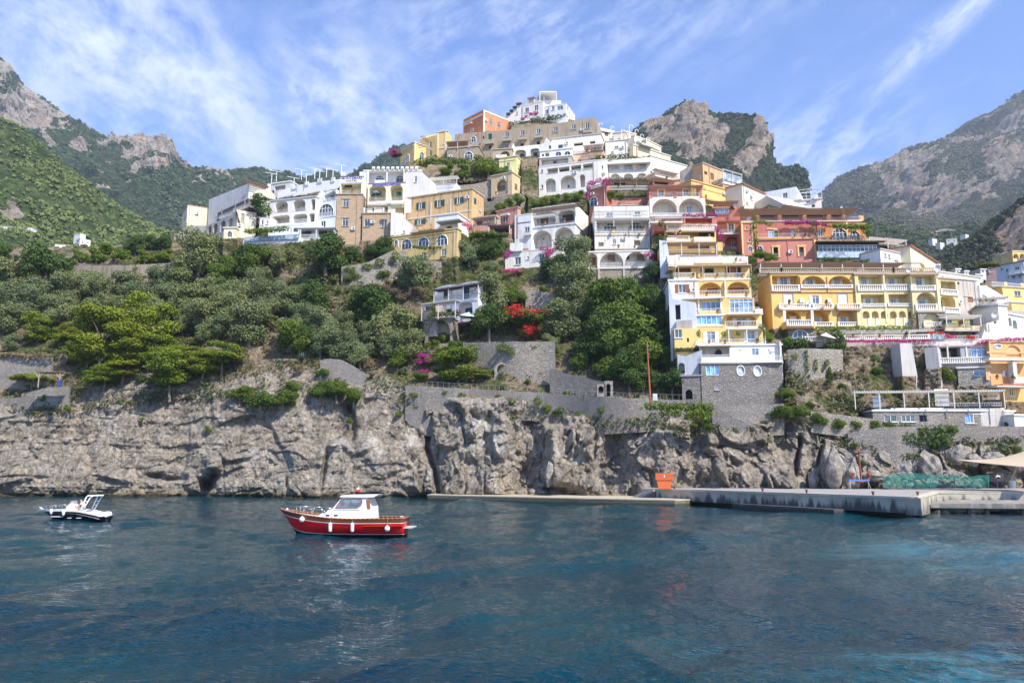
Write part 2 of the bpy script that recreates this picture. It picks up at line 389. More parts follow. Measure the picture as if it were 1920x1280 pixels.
# cliff top line: rock below, slope above
CT = [(-300,745),(0,745),(120,735),(200,720),(330,715),(450,700),(520,690),(700,690),(760,725),(850,742),(1000,748),(1130,762),(1210,765),(1300,790),(1440,790),(1500,790),(1600,800),(1800,835),(1900,835),(2250,835)]
def bumpf(px, py, cx, cy2, rx, ry, amt, p=2):
    d = (np.abs((px-cx)/rx)**p + np.abs((py-cy2)/ry)**p)
    return amt*np.exp(-d*1.2)
def slant(px, py, pts, w, amt, y0, y1, soft=20):
    """a groove or rib along a polyline x(py)"""
    ys = [q[1] for q in pts]; xs = [q[0] for q in pts]
    x = np.interp(py, ys, xs); m = np.clip((py-y0)/soft, 0, 1)*np.clip((y1-py)/soft, 0, 1)
    return amt*np.exp(-((px-x)/w)**2)*m
LEDGES, CUTS = [], []
def make_hill():
    px = np.concatenate([np.arange(-300, -20, 3.5), np.arange(-20, 1945, 1.55), np.arange(1945, 2251, 3.5)]); nc = len(px)
    nr = 400
    Yb = Tv(px, 930.); zb = -1.6
    pyb = 640 - F*(((zb-CAMZ)/Yb*CP - SP)/(CP + (zb-CAMZ)/Yb*SP))
    ps = np.interp(px, [q[0] for q in SIL], [q[1] for q in SIL])
    ps = ps + 6*(fbm(np.stack([px/40, 0*px, 0*px], -1), 4, 3)-.5)
    t = np.linspace(0, 1, nr)[:, None]
    # more rows on the cliff
    t = .42*t+.58*t**1.9
    PY = pyb[None]*(1-t) + ps[None]*t; PX = np.broadcast_to(px[None], PY.shape)
    Y = Tv(PX, PY)
    ct = np.interp(px, [q[0] for q in CT], [q[1] for q in CT])[None]
    cl = np.clip((PY-ct+6)/16, 0, 1)                     # 1 on the cliff
    pos = unproj(PX, PY, Y)
    # big shapes of the cliff (negative = towards the camera)
    D = np.zeros_like(Y)
    D += slant(PX, PY, [(872,745),(868,800),(850,860),(850,930)], 46, -3.2, 735, 945)      # left tower
    D += slant(PX, PY, [(945,745),(940,800),(930,870),(925,930)], 34, -3.6, 735, 945)
    D += slant(PX, PY, [(806,770),(801,840),(814,880),(824,930)], 5, 3.0, 775, 940)        # deep crack
    D += slant(PX, PY, [(990,800),(985,860),(985,930)], 22, 1.6, 770, 945)
    D += slant(PX, PY, [(1030,760),(1035,810),(1040,860),(1045,900)], 17, -4.2, 792, 915, 12)   # ridge casting the long shadow
    D += slant(PX, PY, [(1085,790),(1082,850),(1080,925)], 26, -2.6, 765, 930)
    D += slant(PX, PY, [(1135,760),(1150,800),(1160,930)], 26, 3.0, 750, 945)              # dark recess
    D += slant(PX, PY, [(1200,765),(1195,850),(1190,930)], 20, 1.2, 750, 945)
    D += slant(PX, PY, [(1245,800),(1250,930)], 22, -2.0, 790, 945)
    D += slant(PX, PY, [(1300,790),(1305,830),(1290,870)], 9, 1.5, 785, 880)
    D += slant(PX, PY, [(1500,760),(1512,820),(1500,880),(1490,930)], 22, -2.2, 760, 945)
    D += slant(PX, PY, [(1536,790),(1542,830),(1535,860)], 4, 3.2, 775, 880)
    D += slant(PX, PY, [(1500,830),(1492,870)], 4, 3.0, 810, 900)
    D += bumpf(PX, PY, 1568, 885, 34, 46, -4.6, 3); D += slant(PX, PY, [(1560,840),(1562,900)], 2.5, 1.8, 835, 915)
    D += bumpf(PX, PY, 1522, 895, 10, 20, 2.5)
    D += bumpf(PX, PY, 1400, 900, 60, 26, -1.6, 3); D += bumpf(PX, PY, 1465, 895, 22, 28, -2.0, 3)
    D += bumpf(PX, PY, 1340, 880, 60, 18, -1.0, 3)
    D += bumpf(PX, PY, 1750, 875, 24, 26, -3.4, 3); D += bumpf(PX, PY, 1640, 885, 24, 30, -2.0, 3)
    D += bumpf(PX, PY, 1802, 852, 20, 18, -2.4, 3); D += bumpf(PX, PY, 1870, 890, 70, 16, 2.8, 3)
    D += bumpf(PX, PY, 388, 908, 13, 11, 7, 2); D += bumpf(PX, PY, 400, 893, 9, 9, 3, 2)           # sea cave
    D += bumpf(PX, PY, 400, 870, 16, 16, -1.8, 3)
    D += bumpf(PX, PY, 322, 898, 26, 6, 2.2); D += bumpf(PX, PY, 290, 892, 18, 5, 2.0)
    D += slant(PX, PY, [(655,760),(662,800),(658,830)], 7, 2.2, 745, 845)
    D += slant(PX, PY, [(612,850),(608,880),(598,930)], 4, 2.0, 850, 930)
    D += slant(PX, PY, [(538,880),(536,930)], 3, 1.6, 890, 930)
    D += bumpf(PX, PY, 625, 832, 24, 10, -1.2); D += bumpf(PX, PY, 690, 838, 20, 20, -1.6); D += bumpf(PX, PY, 770, 840, 20, 18, -1.6)
    D += bumpf(PX, PY, 735, 870, 45, 22, -1.2, 4)
    # block relief
    q = pos/np.array([7., 7., 9.]); wv = (fbm(pos/9, 3, 11)-.5)*1.2
    vert = np.clip((PX-760)/60, 0, 1)                     # vertical slabs from here on, flat beds to the left
    a = facets(pos/np.array([3.2, 4., 7.5])+wv[..., None], 21, .9)
    bq = facets(pos/np.array([9., 5., 2.6])+wv[..., None], 33, .7)
    big = facets(pos/7.0+wv[..., None]*.5, 41, .8)
    wv2 = (fbm(pos/2.5, 3, 12)-.5)[..., None]
    med = facets(pos/np.array([1.3, 1.5, 2.3])+wv[..., None]*1.5+wv2, 55, 1.0)
    sm = facets(pos/np.array([.55, .6, .8])+wv2*2, 63, 1.0)*.55 + (fbm(pos/.5, 3, 61)-.5)*.7
    left_amt = .62
    rel = (vert*a*2.0 + (1-vert)*bq*.8) + big*(vert*2.6+(1-vert)*1.3) + med*(.80*vert+.42*(1-vert)) + sm*(.55*vert+.34*(1-vert))
    beds = (fbm(np.stack([pos[..., 0]/26, pos[..., 1]/30, pos[..., 2]/1.1+pos[..., 0]*.03], -1), 3, 71, ridge=True)-.5)*(1-vert)*.45
    D += cl*(-(rel)*1.0 - beds)
    ww = np.clip(1-(pos[..., 2]-.2)/1.5, 0, 1)*cl*(PX < 815)
    D += ww*1.1                                            # wave-cut notch
    # slope relief: terraces and rubble
    zt = pos[..., 2]/2.6; step = (zt-np.floor(zt)); 
    ter = np.clip((900-PX)/200, 0, 1)*.9+.35
    D += (1-cl)*((.5-step)*1.1*ter - (fbm(pos/4, 4, 81)-.5)*2.6 - facets(pos/2.2, 91, .6)*.35)
    D *= np.clip((PY-ps[None])/14, .15, 1)
    Y = Y + D
    # ledges the houses stand on, and the cut behind each front
    for op in sorted([(l[4]+l[5], 0, l) for l in LEDGES]+[(c[6]+c[7], 1, c) for c in CUTS], key=lambda q: (-q[0], q[1])):
        if op[1] == 0:
            xa, xb, ya, yb2, Ya, Yb_ = op[2]; ta = tb = m = 0; g = 3
        else: xa, xb, ta, tb, ya, yb2, Ya, Yb_, m = op[2]; g = 2
        i0, i1 = np.searchsorted(px, xa-g), np.searchsorted(px, xb+g)
        if i1 <= i0: continue
        tt = np.clip((px[i0:i1]-xa)/max(1, xb-xa), 0, 1); Yl = (Ya*(1-tt)+Yb_*tt)[None]; yl = (ya*(1-tt)+yb2*tt)[None]; yt = (ta*(1-tt)+tb*tt)[None]
        sub = Y[:, i0:i1]; pp = PY[:, i0:i1]
        if op[1] == 0: sub[:] = np.where(pp >= yl-1, np.minimum(sub, Yl-.25-(fbm(np.stack([PX[:, i0:i1]/6, pp/4, 0*pp], -1), 2, 5))*.5), sub)
        else: sub[:] = np.where((pp < yl+.5) & (pp > yt-2), np.maximum(sub, Yl+m), sub)
    pos = unproj(PX, PY, Y)
    # veg weight for the material
    veg = (1-cl)*np.clip(fbm(pos/6, 4, 101)*1.8-.45, 0, 1)
    # back of the hill, falling away behind the ridge
    top = pos[-1]; back = []
    for k in range(1, 13):
        d = k*k*1.1+2*k
        b = top + np.stack([top[:, 0]*.004*d, np.full(nc, d), -d*.75+0*top[:, 0]], -1); b[:, 2] = np.maximum(b[:, 2]+(fbm(b/9, 3, 5)-.5)*3, -3)
        back.append(b)
    allp = np.concatenate([pos.reshape(-1, 3)] + back)
    zer = np.zeros(nc*12)
    pale = np.zeros_like(Y)
    for (cx, cy2, rx, ry, w) in ((905,800,45,60,1),(880,860,40,50,.7),(1060,820,38,45,1),(1085,870,30,40,.8),(960,760,30,20,.9),(632,832,26,13,1.3),(700,838,26,20,1.1),(770,835,24,26,1),(690,870,60,20,.4),(480,860,60,30,.5),(1505,850,26,60,.6),(1570,870,30,30,.8),(560,790,50,30,.4),(60,850,30,60,.5)):
        pale = np.maximum(pale, w*np.exp(-(((PX-cx)/rx)**2+((PY-cy2)/ry)**2)))
    pale = pale*cl*np.clip(fbm(pos/2.2, 4, 141)*2.6-.7, 0, 1.3)
    me = np_mesh('hill', allp, grid_quads(nr+12, nc), True,
                 {'cliff': np.concatenate([cl.ravel(), zer]), 'pale': np.concatenate([pale.ravel(), zer]), 'veg': np.concatenate([veg.ravel(), zer+.7])})
    m, s, b = new_mat('hill_ground'); nt = m.node_tree; v = s.pos()
    cliff, vg = s.attr('cliff'), s.attr('veg')
    n1 = s.noise(v, .09, 6, .6); n2 = s.noise(v, .5, 7, .65); n3 = s.noise(s.mapv(v, (1, 1, .25)), .35, 6, .65, .4)
    pal = s.attr('pale')
    dn = s.node('ShaderNodeTexNoise'); s.lk(v, dn.inputs['Vector']); dn.inputs['Scale'].default_value = .7; dn.inputs['Detail'].default_value = 6; dn.inputs['Roughness'].default_value = .7
    dv = s.node('ShaderNodeVectorMath', operation='MULTIPLY_ADD'); s.lk(dn.outputs['Color'], dv.inputs[0]); dv.inputs[1].default_value = (3.2, 3.2, 3.2); s.lk(v, dv.inputs[2]); v2 = dv.outputs[0]
    crack = s.vor(s.mapv(v2, (1, 1, .5)), .33, 'DISTANCE_TO_EDGE').ramp(0, .035, 1, 0)
    w2 = s.noise(v, .8, 4, .6); vv = s.node('ShaderNodeVectorMath', operation='ADD'); s.lk(v, vv.inputs[0])
    rock = s.mix(n2.ramp(.3, .72), (.25, .218, .178), (.56, .49, .395))
    rock = s.mix(n3.ramp(.52, .66)*.6, rock, (.50, .40, .29))
    rock = s.mix(n1.ramp(.5, .68)*.5, rock, (.60, .56, .50))
    rock = s.mix(s.noise(s.mapv(v, (1, 1, .18), loc=(9, 3, 1)), .8, 6, .7, .5).ramp(.57, .72)*.75, rock, (.11, .10, .095))
    rock = s.mix(s.noise(v, 2.6, 5, .7).ramp(.55, .72)*.45, rock, (.13, .12, .11))
    rock = s.mix(crack*s.noise(v, .3, 3, .5).ramp(.42, .58)*.7, rock, (.06, .055, .05))
    ck2 = s.vor(s.mapv(v2, (1.4, 1.4, .5), (0, R(18), 0)), .8, 'DISTANCE_TO_EDGE').ramp(0, .03, 1, 0)
    rock = s.mix(ck2*s.noise(v, .5, 4, .6).ramp(.42, .6)*.65, rock, (.07, .062, .055))
    rock = s.mix(pal.ramp(.1, .9)*.8, rock, (.66, .62, .55))
    sepp = s.node('ShaderNodeSeparateXYZ'); s.lk(v, sepp.inputs[0]); z = N(nt, sepp.outputs[2])
    tide = (z + (n2-.5)*1.2).ramp(.25, .75, 1, 0); ring = ((z + (n2-.5)*1.0).ramp(.6, 1.5, 1, 0))
    rock = s.mix(ring*.55, rock, (.30, .22, .10)); rock = s.mix(tide*.85, rock, (.035, .03, .02))
    soil = s.mix(n2.ramp(.35, .65), (.26, .20, .13), (.40, .33, .24))
    soil = s.mix(s.noise(v, .22, 5, .6).ramp(.5, .62)*.7, soil, (.36, .25, .13))
    soil = s.mix(s.noise(v, 1.4, 5, .7).ramp(.5, .62)*.6, soil, (.14, .13, .09))
    grass = s.mix(s.noise(v, 1.1, 6, .7).ramp(.35, .65), (.05, .075, .02), (.17, .17, .06))
    gm = (vg + (n2-.5)*.9).ramp(.38, .55)
    soil = s.mix(gm, soil, grass)
    cm = (cliff + (s.noise(v, .35, 5, .6)-.5)*.8).ramp(.3, .55)
    c = s.mix(cm, soil, rock)
    tuft = s.noise(v, .5, 6, .7).ramp(.66, .70) * z.ramp(5, 12); c = s.mix(tuft*.8, c, (.09, .12, .035))
    s.lk(c, b.inputs['Base Color']); b.inputs['Roughness'].default_value = .95
    b.inputs['Specular IOR Level'].default_value = .2
    h = s.noise(v, 1.6, 10, .76)*1.2 + s.vor(s.mapv(v, (1, 1, .7)), 1.7, 'F1')*.5 + s.vor(s.mapv(v, (1, 1, .8)), 4.2, 'F1')*.16 - crack*.3
    s.lk(s.bump(h-ck2*.25, 1.0, .7), b.inputs['Normal'])
    o = link('hill', me, m); tag(o, 'steep rocky hillside with a grey sea cliff below and dry terraced slopes above', 'hillside', kind='structure')
    return o
# ================================================================ mountains
def wood(name, pos, rock, PX, PY, seed, rpx, green, wl, cover):
    rng = np.random.RandomState(seed); vis = (PX > -30) & (PX < 1950)
    w = (np.clip(1.15-rock*1.5, .04, 1)*vis).ravel(); w /= w.sum()
    dens = fbm(pos.reshape(-1, 3)/60, 3, seed+2); w = w*np.clip(dens*4-1.3, .08, 1); w /= w.sum()
    area = float((vis*(rock < .6)).sum())*abs(PX[0, 1]-PX[0, 0])*max(.6, abs(PY[0]-PY[1]).mean()); n = int(min(19000, area/(rpx*rpx*3.1)*2.1*cover)); k = 13
    c = pos.reshape(-1, 3)[rng.choice(w.size, n, p=w)]
    r = (rpx*c[:, 1]/F*rng.uniform(.35, 1.5, n)**1.2*(.6+.8*vnoise(c/np.array([90., 90., 90.]), seed)))[:, None]; c = c+np.array([0, -.2, .35])*r
    d = rng.normal(size=(n, k, 3)); d[..., 2] = np.abs(d[..., 2])*1.1-.35; d[..., 1] -= .35; d /= np.linalg.norm(d, axis=2)[..., None]
    p_ = (c[:, None]+d*r[:, None]*np.array([1, 1, .85])*rng.uniform(.7, 1.05, (n, k, 1))).reshape(-1, 3)
    nn = (d+rng.normal(size=d.shape)*.3).reshape(-1, 3); nn /= np.linalg.norm(nn, axis=1)[:, None]
    t_ = np.cross(nn, rng.normal(size=nn.shape)); t_ /= np.linalg.norm(t_, axis=1)[:, None]+1e-9; b_ = np.cross(nn, t_)
    sz = np.repeat(r[:, 0], k)[:, None]*.62; v = np.stack([p_-t_*sz, p_-b_*sz*.8, p_+t_*sz, p_+b_*sz*.8], 1).reshape(-1, 3)
    a = np.repeat(np.clip(rng.uniform(0, 1, n)*.8+.1, 0, 1), k*4)
    me = np_mesh(name+'_wood', v, np.arange(len(v)).reshape(-1, 4), False, {'rnd': a})
    g0, g1 = green; m = leafmat('wood_'+name+str(seed), tuple(x*1.05 for x in g0), tuple(x*1.3 for x in g1), .12)
    o = link(name+'_wood', me, m); tag(o, wl or 'far off scrub and trees covering the slope', 'woodland', kind='stuff')
def mountain(name, label, sil, base, Y0, Y1, seed, amp, rockz, spacing=2.2, treeamp=1.0, rockcol=((.28,.25,.22),(.42,.36,.30)), green=((.036,.052,.024),(.080,.098,.042)), rockbias=0.0, kpow=1.0, tsz=7., treepx=3.0, wl=None, cover=1.0):
    x0, x1 = sil[0][0], sil[-1][0]
    px = np.arange(x0, x1, spacing); nc = len(px)
    ps = np.interp(px, [q[0] for q in sil], [q[1] for q in sil])
    u = np.stack([px, 0*px, 0*px+seed], -1)
    ps = ps + 9*(fbm(u/34, 5, seed, .6)-.5)
    pb = np.interp(px, [q[0] for q in base], [q[1] for q in base])
    nr = int(max(40, (np.max(pb-ps))/spacing)); t = np.linspace(0, 1, nr)[:, None]
    PY = pb[None]*(1-t)+ps[None]*t; PX = np.broadcast_to(px[None], PY.shape)
    Y = Y0+(Y1-Y0)*t**kpow + 0*PX
    pos = unproj(PX, PY, Y); sc = (Y0+Y1)/2/1000
    p = pos/(260*sc)
    wp = (fbm(p*1.5, 3, seed+9)[..., None]-.5)*.8
    D = -(fbm(p+wp, 6, seed+1, .55, ridge=True)-.5)*2.0
    rk = np.zeros_like(Y)
    for (cx, cy2, rx, ry, w) in rockz: rk = np.maximum(rk, w*np.exp(-(((PX-cx)/rx)**2+((PY-cy2)/ry)**2)*.9))
    nz = fbm(p*3+5, 5, seed+20, .6); n2 = fbm(pos/(16*sc)*np.array([1, 1, .8]), 4, seed+22, .6)
    rock = np.clip((rk + (nz-.5)*1.5 + (n2-.5)*1.3 + rockbias - .52)*3.2, 0, 1)
    D += -facets(pos/(60*sc)*np.array([1, 1, .45])+wp*2, seed+3, .8)*.16*rk
    D += -facets(pos/(17*sc)*np.array([1, 1, .55])+wp*3, seed+4, .9)*.19*np.maximum(rock, rk*.6)
    D += -facets(pos/(7.5*sc)*np.array([1, 1, .6])+wp*4, seed+5, .9)*.085*np.maximum(rock, rk*.5)
    D += -(fbm(pos/(7*sc)*np.array([1, 1, .6]), 4, seed+6, .65)-.5)*.22*(.4+.6*rock)
    D *= amp
    D += (fbm(pos/(tsz*4), 3, seed+8)-.5)*tsz*1.5*(1-rock)*treeamp
    D *= np.clip((1-t)/.05, .12, 1)
    pos = pos + np.array([.12, -.62, .45])*(-D)[..., None]
    wood(name, pos, rock, PX, PY, seed, treepx, green, wl, cover)
    top = pos[-1]; back = []
    for k in range(1, 9):
        d = k*k*6.*sc+6; back.append(top+np.stack([0*top[:, 0], d+0*top[:, 0], -d*.8+0*top[:, 0]], -1))
    zer = np.zeros(nc*8)
    me = np_mesh(name, np.concatenate([pos.reshape(-1, 3)]+back), grid_quads(nr+8, nc), True, {'rock': np.concatenate([rock.ravel(), zer])})
    m, s, b = new_mat(name+'_ground'); v = s.pos(); nt = m.node_tree
    rka = s.attr('rock'); k1 = 1/(60*sc)
    n = s.noise(v, k1*2.5, 8, .68); st = s.noise(s.mapv(v, (1, 1, .3)), k1*4, 7, .65, .4)
    rc = s.mix(n.ramp(.35, .68), rockcol[0], rockcol[1])
    rc = s.mix(st.ramp(.52, .7)*.6, rc, tuple(x*.5 for x in rockcol[0]))
    rc = s.mix(s.noise(v, k1*.9, 5, .6).ramp(.5, .65)*.6, rc, (.50, .37, .25))
    gc = s.mix(s.noise(v, k1*6, 7, .7).ramp(.35, .65), green[0], green[1])
    gc = s.mix(s.noise(v, k1*.8, 6, .65).ramp(.5, .68)*.5, gc, tuple(x*1.3 for x in green[1]))
    f = (rka + (s.noise(v, k1*5, 7, .7)-.5)*1.3).ramp(.42, .56)
    tf = s.vor(v, 1/(tsz*1.1), 'F1'); gc = s.mix(tf.ramp(.25, .75)*.55, gc, tuple(x*.45 for x in green[0])); c = s.mix(f, gc, rc)
    s.lk(c, b.inputs['Base Color']); b.inputs['Roughness'].default_value = 1.0; b.inputs['Specular IOR Level'].default_value = .1
    s.lk(s.bump(s.noise(v, k1*9, 9, .74) + s.vor(v, k1*9, 'F1')*.4, 1.0, 9*sc), b.inputs['Normal'])
    o = link(name, me, m); tag(o, label, 'mountain', kind='structure'); return o
mountain('mountain', 'high left mountain ridge with pale cliff bands among green scrub',
  [(-260,-40),(-60,80),(0,112),(20,122),(45,160),(80,182),(110,208),(160,232),(200,256),(250,274),(275,284),(296,278),(325,278),(335,300),(342,316),(380,326),(430,336),(480,338),(560,342),(640,335),(690,312),(715,300),(745,298),(800,310),(900,330)],
  [(-260,520),(900,470)], 900, 1500, 5, 95,
  [(55,215,40,50,1.25),(105,265,28,35,1.25),(10,205,24,50,1.1),(5,130,25,12,1.0),(225,292,42,22,1.2),(305,305,34,30,1.35),(265,325,40,18,1.0),(300,350,40,16,.9),(160,270,26,18,.8),(360,342,20,14,1),(420,355,40,22,1.0),(400,345,60,12,.8),(715,306,30,9,1.1),(160,318,14,12,.9)],
  1.9, .9, ((.31,.275,.24),(.56,.49,.41)), ((.044,.072,.034),(.105,.140,.062)), .22, 1.0, 7., 2.2, cover=1.0)
mountain('green_hillside', 'green wooded hillside at the left in front of the high ridge',
  [(-300,120),(-60,205),(0,228),(50,255),(100,292),(150,338),(200,378),(250,405),(300,430),(340,445),(420,475)],
  [(-300,520),(420,520)], 420, 640, 15, 26, [(25,415,34,16,.95),(100,448,30,8,.7),(270,415,14,8,.5)], 1.8, 1.3,
  ((.33,.28,.22),(.46,.40,.33)), ((.050,.085,.024),(.140,.185,.055)), 0, 1.0, 5.5, 4.2)
mountain('rocky_crag', 'rocky crag with a flat wooded top rising behind the town',
  [(1110,330),(1150,285),(1195,252),(1215,238),(1240,225),(1262,212),(1290,207),(1306,210),(1320,222),(1332,240),(1345,240),(1370,246),(1400,250),(1412,254),(1422,268),(1428,290),(1431,318),(1440,334),(1475,342),(1492,354),(1500,368),(1512,425)],
  [(1110,450),(1512,450)], 700, 1050, 27, 60,
  [(1290,250,30,38,1.4),(1235,255,34,22,1.0),(1300,300,45,28,1.2),(1240,290,50,18,.9),(1410,290,22,34,1.3),(1390,320,26,20,1.1),(1330,300,14,26,.9)],
  1.6, .8, ((.27,.23,.19),(.52,.43,.34)), ((.036,.052,.026),(.085,.108,.048)), .25, 1.0, 8., 2.0, cover=1.0)
mountain('mountain', 'broad scrubby mountain slope rising to the right edge of the view',
  [(1440,440),(1500,410),(1540,374),(1565,356),(1600,336),(1640,318),(1680,296),(1710,286),(1760,264),(1790,246),(1810,232),(1850,215),(1880,196),(1900,182),(1920,170),(2000,120),(2100,70),(2250,20)],
  [(1440,560),(2250,560)], 1000, 2000, 37, 120,
  [(1700,330,60,30,.8),(1780,290,60,26,.7),(1690,372,60,28,.85),(1760,385,50,26,1.2),(1820,380,40,22,1.1),(1860,330,60,40,.7),(1720,405,30,12,1.1),(1620,350,40,18,.6),(1900,260,60,50,.6)],
  1.9, .8, ((.27,.235,.20),(.46,.385,.31)), ((.080,.090,.048),(.170,.165,.095)), .17, 1.0, 7., 1.7, cover=.85)
mountain('wooded_valley', 'wooded valley side with scattered white houses below the right mountain',
  [(1480,470),(1560,438),(1600,430),(1650,425),(1700,432),(1740,437),(1790,432),(1850,425),(2000,400),(2250,380)],
  [(1480,600),(2250,600)], 520, 800, 47, 22, [(1760,448,30,8,.7)], 2.0, 1.4,
  ((.30,.27,.23),(.42,.37,.31)), ((.036,.054,.024),(.085,.110,.045)), 0, 1.0, 6.5, 2.8)
mountain('dark_ridge', 'dark wooded ridge with a bare rock face at the right edge',
  [(1640,560),(1720,515),(1760,492),(1790,470),(1815,450),(1840,432),(1870,408),(1890,392),(1920,368),(1990,330),(2250,240)],
  [(1640,640),(2250,640)], 300, 460, 57, 30, [(1905,440,40,36,1.5),(1860,490,36,20,.75),(1950,420,60,60,1.4)], 1.8, 1.2,
  ((.20,.17,.145),(.33,.28,.24)), ((.020,.030,.014),(.048,.060,.024)), -.05, 1.0, 4.5, 3.4)
# ================================================================ sea
def make_sea():
    az = np.radians(np.linspace(-62, 62, 760)); nr = 560
    r = np.concatenate([4.0*np.exp(np.linspace(0, np.log(190/4.0), nr)), np.geomspace(200, 12000, 26)])
    A, RR = np.meshgrid(az, r); X = RR*np.sin(A); Y = RR*np.cos(A)
    rng = np.random.RandomState(4); Z = np.zeros_like(X); cell = RR*.0032+.0
    for k in range(52):
        L = .42*1.082**k; th = R(-58)+rng.normal(0, .7); kx, ky = 2*pi/L*sin(th), 2*pi/L*cos(th)
        amp = .0062*L**.9*np.clip(L/(cell*5)-.3, 0, 1); ph = rng.uniform(0, 6.28)
        w = kx*(X+.25*L*np.sin(Y/(L*2.7)+ph))+ky*(Y+.25*L*np.sin(X/(L*3.1)-ph))+ph
        Z += amp*(np.sin(w)-.35*np.cos(2*w))
    gust = fbm(np.stack([X/7, Y/13, 0*X], -1), 4, 8); Z *= np.clip(.1+1.9*(gust-.15), .15, 1.7)
    Z *= np.clip(1.15-RR/260, .3, 1)*.85
    me = np_mesh('sea', np.stack([X, Y, Z], -1).reshape(-1, 3), grid_quads(len(r), len(az))[:, ::-1], True)
    m, s, b = new_mat('sea_water'); v = s.pos(); nt = m.node_tree
    sep = s.node('ShaderNodeSeparateXYZ'); s.lk(v, sep.inputs[0]); X_, Y_ = N(nt, sep.outputs[0]), N(nt, sep.outputs[1])
    n1 = s.noise(v, .07, 4, .6); c = s.mix(n1.ramp(.35, .65), (.0002, .017, .034), (.0004, .038, .050))
    near = (Y_ + X_*.25).ramp(14, 42); c = s.mix(near*.3, c, (.001, .040, .052))
    def patch(cx, cy2, rx, ry, f):
        a, q = (X_-cx)/rx, (Y_-cy2)/ry; d = (a*a+q*q)._m('SQRT')
        nn = s.noise(s.mapv(v, (1, 2.0, 1)), f, 6, .65, .8)
        return (d + (nn-.5)*1.6).ramp(.95, .15)
    milk = patch(25.5, 40, 13, 14, .16)._m('MULTIPLY', s.noise(s.mapv(v, (1, 2.2, 1)), .22, 7, .7, 1.2).ramp(.28, .68)).mx(patch(12.0, 16.5, 8, 5.0, .3)*.9*s.noise(s.mapv(v, (1, 2, 1)), .5, 7, .7, 1).ramp(.42, .6))
    c = s.mix(milk*.6, c, (.05, .21, .27))
    s.lk(c, b.inputs['Base Color']); b.inputs['Roughness'].default_value = .045; b.inputs['IOR'].default_value = 1.333; b.inputs['Specular IOR Level'].default_value = .30
    h = s.noise(s.mapv(v, (1, 1.7, 1), (0, 0, R(25))), 3.0, 3, .5, .3)
    s.lk(s.bump(h, .62, .15), b.inputs['Normal'])
    o = link('sea', me, m); tag(o, 'dark teal rippled sea with a milky turquoise patch at the right', 'sea', kind='structure')
make_sea()
